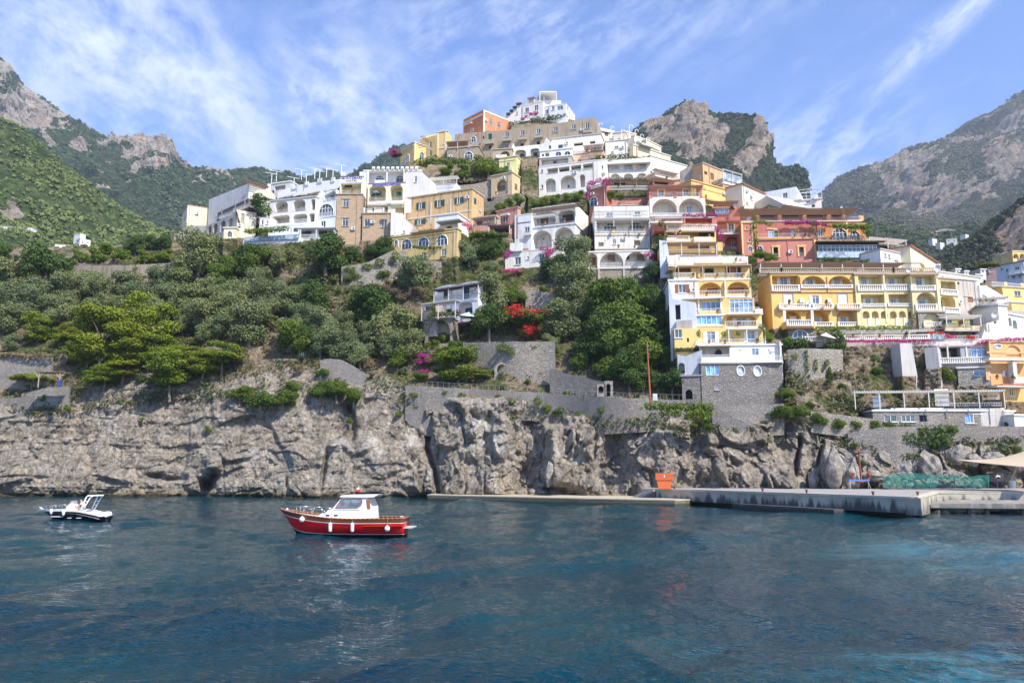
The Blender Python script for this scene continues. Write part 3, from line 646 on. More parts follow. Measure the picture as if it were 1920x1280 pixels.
# ================================================================ building kit
def proj(p):
    x, y, z = p[0], p[1], p[2]-CAMZ
    d = y*CP + z*SP; return 960+F*x/d, 640-F*(-y*SP+z*CP)/d
CLR = {'w': WHITE, 'o': OFFW, 'c': CREAM, 'y': YEL, 'p': PALEY, 'd': DEEPY, 'g': GREEN_SH, 'b': BROWN_SH, 'k': DARKB, 'r': REDW, 's': SALMON,
       'n': WOOD, 't': TAN, 'x': GREYP, 'u': (.05, .10, .22), 'm': (.18, .17, .16), 'a': ORANGE, 'l': (.30, .36, .42), 'e': (.012, .05, .09)}
def cm(k, rough=.6): return flat(CLR[k], rough)
class Bld:
    def __init__(s, name, label, mat, x0, y0, x1, y1, yb, Y=None, off=-.3, depth=9, roof='slab', top=None, sink=3, cat='house', trim=None, group=None, items='', rec=1.8, inner=None, roofmat=None, noledge=False):
        s.mat, s.rec, s.inner = mat, rec, inner
        xm = (x0+x1)/2
        if Y is None: Y = T(xm, yb)+off
        sl, sr = slope(y0), slope(y1); YL, YR = 2*Y*sr/(sl+sr), 2*Y*sl/(sl+sr)
        A, B = P(x0, y0, YL), P(x1, y1, YR); zb = P(xm, yb, Y).z; s.Y = Y
        u = Vector((B.x-A.x, B.y-A.y, 0)); s.W = u.length; u.normalize(); s.u = u; s.n = Vector((u.y, -u.x, 0)); s.H = A.z-zb
        s.O = Vector((A.x, A.y, zb)); rz = atan2(u.y, u.x)
        s.root = empty(name, s.O, label, cat, group, rz); s.root['kind'] = 'thing'
        if isinstance(depth, tuple):
            best = None
            for i in range(8, 400):
                dd = i*.1; q = s.O + (u*s.W if depth[0] == 'R' else Vector()) - s.n*dd + Vector((0, 0, s.H))
                e = abs(proj(q)[0]-depth[1])
                if best is None or e < best[0]: best = (e, dd)
            depth = best[1]
        s.D = depth
        s.deep = []; s.holes = []; s.sink = sink; s.trim = trim or flat(WHITE)
        s.planes = {'F': (s.O, s.u, s.n), 'R': (s.O+s.u*s.W, -s.n, s.u), 'L': (s.O-s.n*s.D, s.n, -s.u)}
        s.pl = 'F'
        out = [(0, -sink), (s.W, -sink)]
        if top:
            for q in sorted(top, key=lambda q: -q[0]):
                a, z = s.loc(*q); out.append((a, z))
        else: out += [(s.W, s.H), (0, s.H)]
        s.out = out
        for it in items.replace('\n', ';').split(';'):
            it = it.split()
            if it: s.item(it)
        s.details(items, name)
        s.wall()
        C_ = lambda x, y, z: s.O+s.u*x-s.n*y+Vector((0, 0, z))
        fl, fr, bl_, br = C_(0, 0, 0), C_(s.W, 0, 0), C_(0, s.D, 0), C_(s.W, s.D, 0)
        up = Vector((0, 0, s.H)); pj = lambda q: proj(q)
        if s.Y < 200 and not noledge:
            (xa, ya), (xb, yb_) = pj(fl), pj(fr)
            if s.sink > .9: LEDGES.append((xa, xb, ya, yb_, fl.y, fr.y))
            CUTS.append((min(xa, pj(fl+up)[0]), max(xb, pj(fr+up)[0]), pj(fl+up)[1], pj(fr+up)[1], ya, yb_, fl.y, fr.y, 3.2))
            xr, yr = pj(br); xl, yl = pj(bl_)
            if xr > xb+2: CUTS.append((xb, xr, pj(fr+up)[1], pj(br+up)[1], yb_, yr, fr.y+1.5, br.y+1, 0)); 
            if xl < xa-2: CUTS.append((xl, xa, pj(bl_+up)[1], pj(fl+up)[1], yl, ya, bl_.y+1, fl.y+1.5, 0))
            if s.sink > .9 and xr > xb+2: LEDGES.append((xb, xr, yb_, yr, fr.y, br.y))
            if s.sink > .9 and xl < xa-2: LEDGES.append((xl, xa, yl, ya, bl_.y, fl.y))
        if roof == 'slab' and not top:
            b = MB().box(-.18, s.W+.18, -.18, s.D+.1, s.H-.06, s.H+.16); s.part('roof', b, roofmat or s.trim)
        elif roof == 'para' and not top:
            b = MB().box(-.05, s.W+.05, -.06, .22, s.H-.02, s.H+.14).box(s.W-.2, s.W+.06, .22, s.D, s.H-.02, s.H+.14).box(-.06, .2, .22, s.D, s.H-.02, s.H+.14)
            s.part('parapet', b, roofmat or s.trim)
        elif roof == 'tile':
            b = MB().box(-.3, s.W+.3, -.35, s.D+.2, s.H-.02, s.H+.14); s.part('roof', b, flat((.40, .16, .09), .8))
    def details(s, items, name):
        rg = random.Random(int(s.O.x*10)+int(s.H*7)); s.pl = 'F'
        if '-' not in items:
            for x0, z0, x1, z1, d in s.deep:
                if d < .9 or x1-x0 < 1.1 or z1-z0 < 1.2: continue
                w_ = min(1.0, (x1-x0)*.45); cx = x0+(x1-x0)*rg.choice((.38, .5, .6)); zt = z0+min(2.1, (z1-z0)*.72)
                t = s.part('door', MB().box(cx-w_/2, cx+w_/2, d-.06, d-.025, z0+.02, zt), rg.choice((glassy((.05, .06, .07)), flat(DARKB), flat((.16, .09, .05)))))
                s.part('frame', MB().box(cx-w_/2-.08, cx-w_/2, d-.08, d-.021, z0+.02, zt+.08).box(cx+w_/2, cx+w_/2+.08, d-.08, d-.021, z0+.02, zt+.08), flat((.7, .7, .68)), t)
        if s.H < 4 or s.W < 4 or name in ('terrace', 'ramp', 'bastion', 'chimney') or s.Y > 240: return
        def free(x, z, w, h): return all(x+w < min(q[0] for q in po)-.05 or x-w > max(q[0] for q in po)+.05 or z+h < min(q[1] for q in po)-.1 or z > max(q[1] for q in po)+.1 for po, _ in s.holes)
        zt = min(q[1] for q in s.out[2:])
        for _ in range(8):
            x = rg.uniform(.25, s.W-.25)
            if free(x, .1, .1, zt-.3): s.part('drainpipe', MB().bar((x, -.09, .05), (x, -.09, zt-.1), .055, 5), flat(rg.choice(((.33, .30, .27), (.45, .30, .2), (.6, .58, .54))))); break
        for _ in range(6):
            x, z = rg.uniform(.6, s.W-.9), rg.uniform(1.5, max(1.6, zt-1.2))
            if free(x, z, .5, .6):
                a = s.part('air_conditioner', MB().box(x-.4, x+.4, -.36, -.05, z, z+.55), flat((.66, .66, .64)))
                s.part('fan_grille', MB().lathe([(.2, 0), (.2, -.02), (.03, -.03)], (x+.1, -.361, z+.28), 10, 'y'), flat((.08, .08, .08)), a); break
    def loc(s, px, py, w=0):
        O, u, n = s.planes[s.pl]; d = Vector(ray(px, py)); C = Vector((0, 0, CAMZ))
        k = (O+n*w-C).dot(n)/d.dot(n); q = C+d*k-O
        return q.dot(u), q.z
    def xf(s, b):
        if s.pl == 'F': return b
        if s.pl == 'R': b.v = [(s.W-y, x, z) for x, y, z in b.v]
        else: b.v = [(y, s.D-x, z) for x, y, z in b.v]
        return b
    def part(s, name, b, mat, parent=None, smooth=False):
        s.xf(b); return b.build(name, mat, parent or s.root, smooth)
    def poly(s, kind, x0, z0, x1, z1):
        if kind == 'rect': return [(x0, z0), (x1, z0), (x1, z1), (x0, z1)]
        w, h, cx = x1-x0, z1-z0, (x0+x1)/2
        if kind == 'oval':
            return [(cx+w/2*cos(t*pi/8), (z0+z1)/2+h/2*sin(t*pi/8)) for t in range(16)]
        r = min(w/2, h*.75) if kind == 'arch' else min(w/3.2, h*.45)
        sp = z1-r
        if kind == 'arch':
            return [(x0, z0), (x1, z0)] + [(cx+w/2*cos(t*pi/10), sp+r*sin(t*pi/10)) for t in range(11)]
        p = [(x0, z0), (x1, z0)]    # rounded shoulders
        p += [(x1-r+r*cos(t*pi/8), sp+r*sin(t*pi/8)) for t in range(5)] + [(x0+r-r*sin(t*pi/8), sp+r*cos(t*pi/8)) for t in range(5)]
        return p
    def item(s, it):
        s.pl = 'F'; base = 0; nohole = False
        k = it[0]
        if k[:2] in ('R:', 'L:'): s.pl = k[0]; k = k[2:]; nohole = True
        if k[0] == '-': base = -s.rec; k = k[1:]; nohole = True
        v = []; opt = []
        for q in it[1:]:
            try: v.append(float(q))
            except ValueError: opt.append(q)
        col = opt[0] if opt else None
        cx, cy2, w, h = v[:4]
        def rect(o): return s.loc(cx-w/2, cy2, o)[0], s.loc(cx, cy2+h/2, o)[1], s.loc(cx+w/2, cy2, o)[0], s.loc(cx, cy2-h/2, o)[1]
        x0, z0, x1, z1 = rect(base)
        if x1 < x0: x0, x1 = x1, x0
        kind = {'A': 'arch', 'a': 'arch', 'S': 'soft', 'o': 'oval', 'v': 'arch'}.get(k, 'rect')
        if not nohole and k in 'wkshaoqgARSvdG':
            x0, x1 = max(x0, .06), min(x1, s.W-.06); z1 = min(z1, max(q[1] for q in s.out)-.12); z0 = max(z0, -s.sink+.05)
            if x1-x0 < .15 or z1-z0 < .15: return
        y = -base
        if k in 'ARS':                       # deep recess
            s.holes.append((s.poly(kind, x0, z0, x1, z1), v[4] if len(v) > 4 else s.rec))
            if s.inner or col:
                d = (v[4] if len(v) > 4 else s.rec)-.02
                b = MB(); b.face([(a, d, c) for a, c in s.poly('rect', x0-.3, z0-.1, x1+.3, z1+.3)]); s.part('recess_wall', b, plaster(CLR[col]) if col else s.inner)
            s.deep.append((x0, z0, x1, z1, v[4] if len(v) > 4 else s.rec)); return
        if k in ('q', 'v'):                  # unlit inside painted on a flat panel, near black by default, behind the opening
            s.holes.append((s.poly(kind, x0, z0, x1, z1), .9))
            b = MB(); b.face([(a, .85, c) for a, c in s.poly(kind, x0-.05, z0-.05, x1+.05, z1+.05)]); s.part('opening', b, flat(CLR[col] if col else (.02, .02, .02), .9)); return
        if k in ('w', 'a', 'o', 'g', 'd', 'k', 's', 'h', 'G'):
            po = s.poly(kind, x0, z0, x1, z1); dy = y+.14
            if nohole: dy = y-.03
            else: s.holes.append((po, .16))
            W_, H_ = x1-x0, z1-z0
            if k == 's' or k == 'h':         # closed shutters / solid door
                b = MB().prism([(a, dy-.02, c) for a, c in po], (0, -.05, 0))
                for i in range(1, int(H_/.16)): b.box(x0+.05, x1-.05, dy-.09, dy-.07, z0+i*.16, z0+i*.16+.07)
                t = s.part('shutter' if k == 's' else 'door', b, cm(col or 'g'))
                f = MB().box(x0-.1, x0, y-.05, y+.01, z0, z1).box(x1, x1+.1, y-.05, y+.01, z0, z1).box(x0-.1, x1+.1, y-.06, y+.01, z1, z1+.12)
                s.part('frame', f, s.trim, t); return
            b = MB(); b.face([(a, dy, c) for a, c in po])
            gcol = {'o': (.30, .33, .34), 'G': (.10, .16, .24), 'd': (.10, .13, .16)}.get(k, (.035, .05, .06))
            if col == 'u': gcol = (.08, .22, .50)
            t = s.part('window' if k != 'd' else 'glass_door', b, glassy(gcol))
            f = MB(); ft = .07 if W_ < 2 else .09; fy = (dy-.09, dy-.01)
            n = 1 if W_ < .55 else max(2, int(round(W_/.75)))
            for i in range(n+1):
                a = x0+(W_-ft)*i/n
                zt = z1
                if kind == 'arch': q = min(abs((a+ft/2-(x0+x1)/2)/(W_/2)), 1); r = min(W_/2, H_*.75); zt = z1-r+r*sqrt(max(0, 1-q*q))
                if zt > z0+.1 and kind != 'oval': f.box(a, a+ft, *fy, z0, zt-.02)
            if kind == 'rect': f.box(x0, x1, *fy, z1-ft, z1)
            if kind != 'oval': f.box(x0, x1, *fy, z0, z0+ft)
            if k == 'd' or H_ > 1.6:
                zz = z0+H_*(.62 if kind == 'arch' else .74); f.box(x0+.02, x1-.02, *fy, zz, zz+ft)
            if kind in ('arch', 'oval'):     # white surround
                pr = po if kind == 'oval' else po[1:]
                c0, c1 = (x0+x1)/2, (z0+z1)/2
                for (a, c), (a2, c2) in zip(pr, pr[1:]+(pr[:1] if kind == 'oval' else [])): f.bar((a, y-.03, c), (a2, y-.03, c2), .09, 4)
            s.part('frame', f, flat((.75, .75, .73)), t)
            if k in ('w', 'k'):
                s.part('sill', MB().box(x0-.12, x1+.12, y-.14, y-.001, z0-.1, z0), s.trim, t)
            if k == 'k':
                sw = W_*.5
                for a0, a1 in ((x0-sw-.02, x0-.02), (x1+.02, x1+sw+.02)):
                    b = MB().box(a0, a1, y-.09, y-.03, z0, z1)
                    for i in range(1, int(H_/.15)): b.box(a0+.05, a1-.05, y-.115, y-.09, z0+i*.15, z0+i*.15+.07)
                    s.part('shutter', b, cm(col or 'g'))
            if k == 'd' and col != 'u':      # folded white leaves either side
                for a0, a1 in ((x0-W_*.45, x0-.03), (x1+.03, x1+W_*.45)):
                    s.part('shutter', MB().box(a0, a1, y-.08, y-.03, z0, z1), flat((.78, .78, .77)))
            return
        if k in ('n', 't', 'N', 'T', 'W', 'f'):   # railings / balustrades / solid parapets / glass fronts
            out = {'n': 1.0, 't': .95, 'N': .06, 'T': .10, 'W': .9, 'f': .9}[k]
            if len(v) > 4: out = v[4]
            out -= base
            x0, z0, x1, z1 = rect(out)
            if out > .3+(-base):
                bal = s.part('balcony', MB().box(x0-.05, x1+.05, -out-.05, base*-1-.004, z0-.2, z0), s.trim)
            else: bal = None
            b = MB(); H_ = z1-z0; yy = -out
            if k in ('n', 'N'):
                m = flat((.45, .45, .44) if col != 'w' else (.75, .75, .73), .5); n = max(2, int((x1-x0)/.22))
                for i in range(n+1): a = x0+(x1-x0)*i/n; b.box(a-.018, a+.018, yy-.018, yy+.018, z0, z1)
                b.box(x0, x1, yy-.03, yy+.03, z1-.05, z1).box(x0, x1, yy-.02, yy+.02, z0+.06, z0+.1)
                if bal:
                    for a in (x0, x1): b.box(a-.02, a+.02, yy, -.01, z1-.05, z1); [b.box(a-.018, a+.018, yy+j*.25, yy+j*.25+.03, z0, z1) for j in range(1, int(out/.25))]
                s.part('railing', b, m, bal)
            elif k in ('t', 'T'):
                m = flat(CLR[col] if col else (.72, .70, .66), .8); n = max(3, int((x1-x0)/.30))
                for i in range(n): a = x0+(x1-x0)*(i+.5)/n; b.box(a-.045, a+.045, yy-.05, yy+.05, z0+H_*.5, z1-.1); b.box(a-.085, a+.085, yy-.08, yy+.08, z0+.1, z0+H_*.5)
                b.box(x0-.05, x1+.05, yy-.12, yy+.12, z1-.12, z1).box(x0-.05, x1+.05, yy-.1, yy+.1, z0, z0+.1)
                for a in (x0, x1): b.box(a-.13, a+.13, yy-.13, yy+.13, z0, z1+.04)
                if bal: b.box(x0-.06, x0+.06, yy+.1, -.01, z0+.2, z1-.02).box(x1-.06, x1+.06, yy+.1, -.01, z0+.2, z1-.02)
                s.part('balustrade', b, m, bal)
            elif k == 'W':
                s.part('parapet', b.box(x0, x1, yy-.12, yy+.06, z0, z1).box(x0, x0+.15, yy+.06, -.003, z0, z1-.02).box(x1-.15, x1, yy+.06, -.003, z0, z1-.02), plaster(CLR[col]) if col else s.mat, bal)
            else:
                g = s.part('glass_front', b.box(x0, x1, yy, yy+.03, z0, z1), glassy((.20, .24, .27)), bal)
                f = MB(); n = max(2, int((x1-x0)/1.1))
                for i in range(n+1): a = x0+(x1-x0)*i/n; f.box(a-.03, a+.03, yy-.04, yy+.05, z0, z1)
                s.part('frame', f.box(x0, x1, yy-.045, yy+.055, z1-.06, z1), flat((.35, .36, .37)), g)
            return
        if k in ('p', 'P'):      # cx cy(front edge) w thickness out [postbottom]
            out = v[4] if len(v) > 4 else 2.0
            x0, z0, x1, z1 = rect(out)
            th = max(.1, z1-z0); b = MB(); n = max(3, int((x1-x0)/.35))
            m = flat(CLR[col] if col else WOOD, .8)
            if k == 'p': b.box(x0, x1, -out, -.004, z0, z0+th)
            else:
                for i in range(n+1): a = x0+(x1-x0)*i/n; b.box(a-.05, a+.05, -out-.2, -.004, z0, z0+.12)
                for j in range(int(out/.45)+1): b.box(x0-.1, x1+.1, -out+j*.45-.04, -out+j*.45+.04, z0-.10, z0-.002)
            pp = s.part('awning' if k == 'p' else 'pergola', b, m)
            if len(v) > 5:
                zb = s.loc(cx, v[5], out)[1]; q = MB(); n = max(1, int(round((x1-x0)/3.5)))
                for i in range(n): a = x0+.08+(x1-x0-.16)*i/n; s.part('post', MB().box(a-.06, a+.06, -out, -out+.12, zb, z0-.11), m if k == 'p' else flat((.6, .58, .54)), pp)
                q.box(x1-.14, x1-.02, -out, -out+.12, zb, z0-.11)
                s.part('post', q, m if k == 'p' else flat((.6, .58, .54)), pp)
            return
        if k == 'c':            # cornice / colour band
            s.part('cornice', MB().box(x0, x1, y-.10, y-.003, z0, z1), cm(col) if col else s.trim); return
        if k == 'b':            # proud block of wall (pilaster, chimney, bay)
            out = v[4] if len(v) > 4 else .3
            x0, z0, x1, z1 = rect(out)
            s.part('bay', MB().box(x0, x1, -out, -.003, z0, z1), plaster(CLR[col]) if col else s.mat); return
        raise ValueError(k)
    def wall(s):
        s.pl = 'F'; holes = []
        for po, d in s.holes:
            a0, a1 = min(q[0] for q in po), max(q[0] for q in po); c0, c1 = min(q[1] for q in po), max(q[1] for q in po)
            if any(not (a1 < h[2][0]-.01 or a0 > h[2][1]+.01 or c1 < h[2][2]-.01 or c0 > h[2][3]+.01) for h in holes): continue
            holes.append((po, d, (a0, a1, c0, c1)))
        b = MB(); loops = [[Vector((a, 0, c)) for a, c in s.out]] + [[Vector((a, 0, c)) for a, c in h[0]] for h in holes]
        flatv = [p for l in loops for p in l]; tri = tessellate_polygon(loops)
        b.v = [tuple(p) for p in flatv]; b.f = [tuple(t) for t in tri]
        n = len(s.out); m = len(b.v); b.v += [(a, s.D, c) for a, c in s.out]
        for i in range(n): j = (i+1) % n; b.f.append((i, j, m+j, m+i))
        for t in tessellate_polygon([loops[0]]): b.f.append(tuple(m+i for i in t[::-1]))
        k = n
        for po, d, _ in holes:
            q = len(b.v); L = len(po); b.v += [(a, d, c) for a, c in po]
            for i in range(L): j = (i+1) % L; b.f.append((k+i, k+j, q+j, q+i))
            for t in tessellate_polygon([[Vector((a, d, c)) for a, c in po]]): b.f.append(tuple(q+i for i in t))
            k += L
        b.build('wall', s.mat, s.root)
def vault(bl, cx, cy2, w, h):   # shallow barrel roof end visible above a facade
    x0, z0 = bl.loc(cx-w/2, cy2+h/2); x1, z1 = bl.loc(cx+w/2, cy2-h/2)
    pts = [(x0+(x1-x0)*i/10, -.05, z0+(z1-z0)*sin(pi*i/10)) for i in range(11)]
    MB().prism(pts, (0, bl.D*.8, 0)).build('vault', bl.mat, bl.root)
def frame_box(name, label, cat, pts, mat, th=.07, parent=None, **k):
    pass
def rwall(name, label, top, bot, mat, off=-.7, step=6, cap=None, group=None, cat='stone wall', th=.8):
    """a retaining wall that follows the hillside: top and bottom edges as pixel polylines"""
    xa, xb = top[0][0], top[-1][0]; n = max(2, int((xb-xa)/step)); xs = np.linspace(xa, xb, n+1)
    yt = np.interp(xs, [q[0] for q in top], [q[1] for q in top]); yb = np.interp(xs, [q[0] for q in bot], [q[1] for q in bot])
    Ys = Tv(xs, yb)+off
    # smooth the depth so that the wall reads as one curved face
    F_ = [P(x, y, Y) for x, y, Y in zip(xs, yt, Ys)]; G_ = [P(x, y, Y) for x, y, Y in zip(xs, yb, Ys)]
    o0 = G_[0].copy(); b = MB()
    for i in range(n):
        a, c = F_[i]-o0, F_[i+1]-o0; d, e = G_[i]-o0, G_[i+1]-o0
        d.z -= 1.5; e.z -= 1.5
        k = len(b.v); bk = Vector((0, th, 0)); jit = .0
        b.v += [tuple(q) for q in (d, e, c, a, d+bk, e+bk, c+bk, a+bk)]
        b.f += [(k, k+1, k+2, k+3), (k+7, k+6, k+5, k+4), (k+3, k+2, k+6, k+7)]
        if i == 0: b.f.append((k, k+3, k+7, k+4))
        if i == n-1: b.f.append((k+1, k+5, k+6, k+2))
    o = b.build(name, mat, None, fix=False); o.location = o0; tag(o, label, cat, group, 'thing'); return o
# ================================================================ the town
pw, po_, pc, py_, pp_, pd_ = (plaster(c) for c in (WHITE, OFFW, CREAM, YEL, PALEY, DEEPY))
trim_t = flat((.30, .25, .20)); trim_w = flat(WHITE); trim_y = flat((.72, .45, .12)); trim_b = flat((.26, .16, .11)); trim_c = flat((.74, .66, .5))
# --- summit
b = Bld('villa', 'white villa at the very top of the town under an open roof frame', plaster(WHITE, .15), 978, 199, 1018, 191, 226, Y=203, depth=8, roof='para', items='''
  w 988 206.5 7 8.5 k; w 1005.5 202.5 7 10 k; c 998 224 30 3''')
vault(b, 990, 196.5, 18, 6); vault(b, 1008, 192, 18, 6)
Bld('villa', 'white upper storey with open square roof frame on the summit of the town', plaster(WHITE, .12), 1001, 188, 1052, 190, 203, Y=209, depth=9, roof='para', items='b 1020 184 3 10 .3')
fr = empty('roof_frame', P(1012, 187, 210), 'white square steel frame shading the topmost roof terrace', 'roof frame')
q = MB(); c = [P(1012, 190, 207), P(1043, 196, 207), P(1040, 190, 214), P(1004, 190, 214)]; o = Vector(fr.location)
tp = [Vector((p.x, p.y, P(1012, 173, 207).z))-o for p in c]; bt = [Vector((p.x, p.y, P(1012, 192, 207).z))-o for p in c]
for a, d in zip(tp, bt): q.bar(a, d, .13)
q.build('post', flat(WHITE), fr)
q = MB(); q.prism([t+Vector((0, 0, .0)) for t in tp], (0, 0, .25)); q.build('roof_panel', flat((.74, .73, .70)), fr)
Bld('villa', 'small white wing left of the summit villa with a raised terrace frame', plaster(WHITE, .12), 986, 190, 1003, 186, 200, Y=212, depth=5, roof='para', items='P 995 183 12 1 1.5')
Bld('villa', 'pale blue white house with a glazed front just right of the summit villa', plaster((.70, .72, .74), .15), 1016, 202, 1061, 194, 226, Y=201, depth=('R', 1078), roof='para', roofmat=flat(WHITE), items='''
  G 1050 202.5 11 8; w 1025 210 6 8; w 1037 203 5 7; R:w 1064 201 2.5 5; R:w 1067 209 2 4''')
for i, (x, y) in enumerate(((972.5, 193), (965.5, 199.5), (959.5, 206), (952.5, 212))):
    Bld('chimney', ['tallest white chimney block with a black slanted cap left of the summit', 'second white chimney block with black cap going down the stair roof', 'third white chimney block with black cap going down the stair roof', 'lowest white chimney block with black cap beside the orange red house'][i],
        plaster(WHITE, .1), x-3.5, y+4, x+3.5, y+3.2, 222-i*1, Y=206+i, depth=2.5, roof='none', cat='chimney', group='chimney blocks with black caps', items=f'p {x} {y+1} {10-i} 3 .5 k')
Bld('stairway', 'white sloping stair roof rising to the summit villa', plaster(WHITE, .1), 950, 226, 977, 222, 233, Y=205, depth=4, top=[(950, 223), (977, 199)], cat='stairway', items='w 969 212 3 6')
Bld('house', 'orange red house with cream corners on the ridge left of the summit', plaster((.66, .24, .11), .3), 906, 206.5, 955, 226, 250, Y=198, depth=('L', 869), roof='none', trim=trim_c, roofmat=trim_c, items='''
  w 921 229 6.5 13 l; w 936 235 6.5 12; c 930.5 217 49 2.5; b 908 228 3 40 .12 c; L:w 885 244 5 5; L:c 888 223 40 3; L:n 876 229 14 7 .5''',
  top=[(906, 206), (955, 226)])
# --- yellow church-like group at the left end of the ridge
Bld('house', 'small bright yellow house with arched windows beside the bougainvillea', plaster(YEL, .2), 777, 267, 799, 275, 310, Y=190, depth=('L', 751), roof='slab', trim=trim_c, items='''
  a 791 292.5 8 14; o 791 283 3 3; c 778 287 2 38; L:a 764.5 297 6 15; L:c 764 277 24 2.5; L:c 757 308 14 7 x''')
Bld('house', 'tall yellow house with white corner bands left of the brown palazzo', plaster(YEL, .2), 819, 248.5, 838, 245.5, 295, Y=194, depth=('L', 797), roof='slab', trim=trim_c, items='''
  o 831.5 269.5 3 4; o 831.5 287.5 3 4; c 821 270 3 46; c 835.5 270 3 46; c 829 278 14 1.5; L:w 808 271 4.5 12; L:w 808 287 4.5 11; L:N 806 279 9 4; L:P 796 262 14 1 1''')
Bld('house', 'yellow gabled house end behind the tall yellow house', plaster(YEL, .2), 832, 247, 848, 256, 292, Y=199, depth=8, roof='none', top=[(832, 249), (838, 245), (848, 260)])
Bld('palazzo', 'long brown palazzo with a row of small balconies below the summit', plaster((.36, .29, .205), .45), 853, 252, 1119, 222.5, 292, Y=191, off=0, depth=('R', 1128), roof='none', sink=2, trim=flat((.40, .34, .26)),
  top=[(853, 252), (880, 249), (906, 247.5), (915, 244.5), (924, 246), (950, 243.5), (980, 240), (1009, 235), (1040, 232), (1070, 228), (1090, 223), (1112, 220.5), (1119, 223)], items='''
  a 888 262 9 12; h 919 256.5 7 11 g; w 950.5 252.5 7.5 9; w 979.5 249.5 7.5 9; w 1009.5 246.5 7.5 9; w 1042 242.5 7.5 9; w 1075.5 238 7.5 9; w 1101.5 235.5 7.5 11
  n 916.5 265 16 6 .8; n 949.5 259.5 16 6 .8; n 979 256.5 16 6 .8; n 1009 253 16 6 .8; N 1042 248 13 5; N 1075 243.5 14 5; n 1101 243.5 15 6 .8
  q 906.5 258 3 5; q 919 276 5 5 g; w 950 273.5 7 7; q 979 271.5 6 6; q 1009.5 268 6 6''')
Bld('terrace', 'orange tinted ledge under the right balconies of the brown palazzo', plaster((.50, .30, .13), .5), 1022, 253, 1085, 245.5, 262, Y=189, depth=2, roof='none', cat='terrace')
Bld('house', 'tan stone house with a large arched glass window under the brown palazzo', stone((.44, .36, .27), 2.2), 838, 279, 897, 274, 306, Y=187, depth=6, roof='slab', trim=flat((.42, .35, .27)), items='a 878.5 292.5 16 16; N 889 269 16 5')
Bld('terrace', 'brown covered pergola terrace above the tan stone house', plaster(TAN), 838, 265, 880, 262, 280, Y=189.5, depth=3, roof='none', cat='terrace', items='P 858 264.5 44 1.5 2.5 279; q 858 270 36 8 n')
Bld('terrace_wall', 'white terrace wall with shaded arches under the brown palazzo', plaster(WHITE, .2), 959, 276, 1012, 272.5, 293, Y=187, depth=4, roof='none', cat='terrace', top=[(959, 277), (962, 268), (966, 275.5), (1012, 271)], items='S 976 289 20 15 1; S 1003 286.5 17 16 1')
Bld('retaining_house', 'tan rocky house base with a shaded arch below the white terrace wall', plaster(TAN), 924, 281, 960, 279, 300, Y=186, depth=3, roof='slab', trim=flat(TAN), items='A 947 290 18 13 1; W 940 293 20 5 .6 w')
Bld('house', 'pale lime yellow house half hidden behind the green tree', plaster((.74, .68, .30), .15), 936, 297, 969, 292.5, 335, Y=180, depth=('R', 976), roof='slab', trim=flat(PALEY), items='w 952.5 308 6 6; c 952 301 30 1.5; W 951 318 18 5 .5 w; R:w 972 312 2.5 8')
Bld('house', 'beige yellow house with one big white arched recess', plaster((.60, .47, .27), .3), 921, 331, 960, 323, 366, Y=169, depth=('R', 975), roof='slab', trim=flat((.50, .42, .30)), items='A 941 350.5 21 26 1.2 w; -q 942 356 16 10 n; N 941 361 20 5; R:h 967 350 4 10 n')
Bld('terrace_wall', 'long tan stone terrace wall between the hotel terrace and the beige arched house', stone((.42, .36, .28), 2), 857, 346, 922, 340, 372, Y=172, depth=3, roof='none', cat='wall', top=[(857, 348), (890, 345), (922, 338)])
Bld('house', 'low grey rubble house base below the beige arched house', stone((.33, .29, .24), 2), 905, 372, 975, 362, 392, Y=167, depth=4, roof='none', cat='house', items='q 917 372 8 12')
# --- white houses of the middle right top
Bld('house', 'long plain white house with a green shuttered window right under the palazzo', plaster(WHITE, .15), 1034, 261, 1126, 250.5, 287, Y=184, depth=('R', 1132), roof='slab', trim=flat((.45, .44, .42)), items='''
  s 1051 275 8 6.5; q 1084.5 270.5 17 5.5 k; q 1111 267 10 5 g''')
Bld('house', 'small white chapel shaped house with a rounded gable', plaster(WHITE, .15), 1012, 270, 1036, 266, 292, Y=183.5, depth=4, roof='none', top=[(1012, 272), (1020, 268), (1024, 258), (1028, 264), (1034, 268), (1036, 272)], items='v 1031 276 5 7 x')
Bld('house', 'white house with two arched windows and a terrace above the peach house', plaster(WHITE, .15), 1012, 284, 1072, 277.5, 299, Y=181, depth=5, roof='slab', items='''
  q 1026 290 8 7 l; a 1047 289 12 9; a 1064 288 12 9; q 1018 291 4 5 l''')
Bld('terrace', 'peach walled house with a shaded brown pergola at the right of the ridge', plaster(PEACH, .25), 1070, 288, 1132, 282, 305, Y=180.5, depth=5, roof='para', roofmat=flat(PEACH), items='''
  w 1087 301 6 5; w 1110 298 7 5; P 1112 271 36 2 3 283 n; T 1087 285.5 28 5 w; T 1120 280 22 5 x; b 1072 283 3 10 .3 a; b 1101 280 5 9 .3 a''', cat='house')
Bld('house', 'white house in painted grey shade with blue furniture behind the big white arches', plaster(GREYP, .2), 1011, 297, 1071, 291.5, 313, Y=179, depth=4, roof='slab', items='R 1040 303 50 10 1.2 w; -q 1042 307 5 3 u')  # white wall; its shade is put into the grey plaster colour
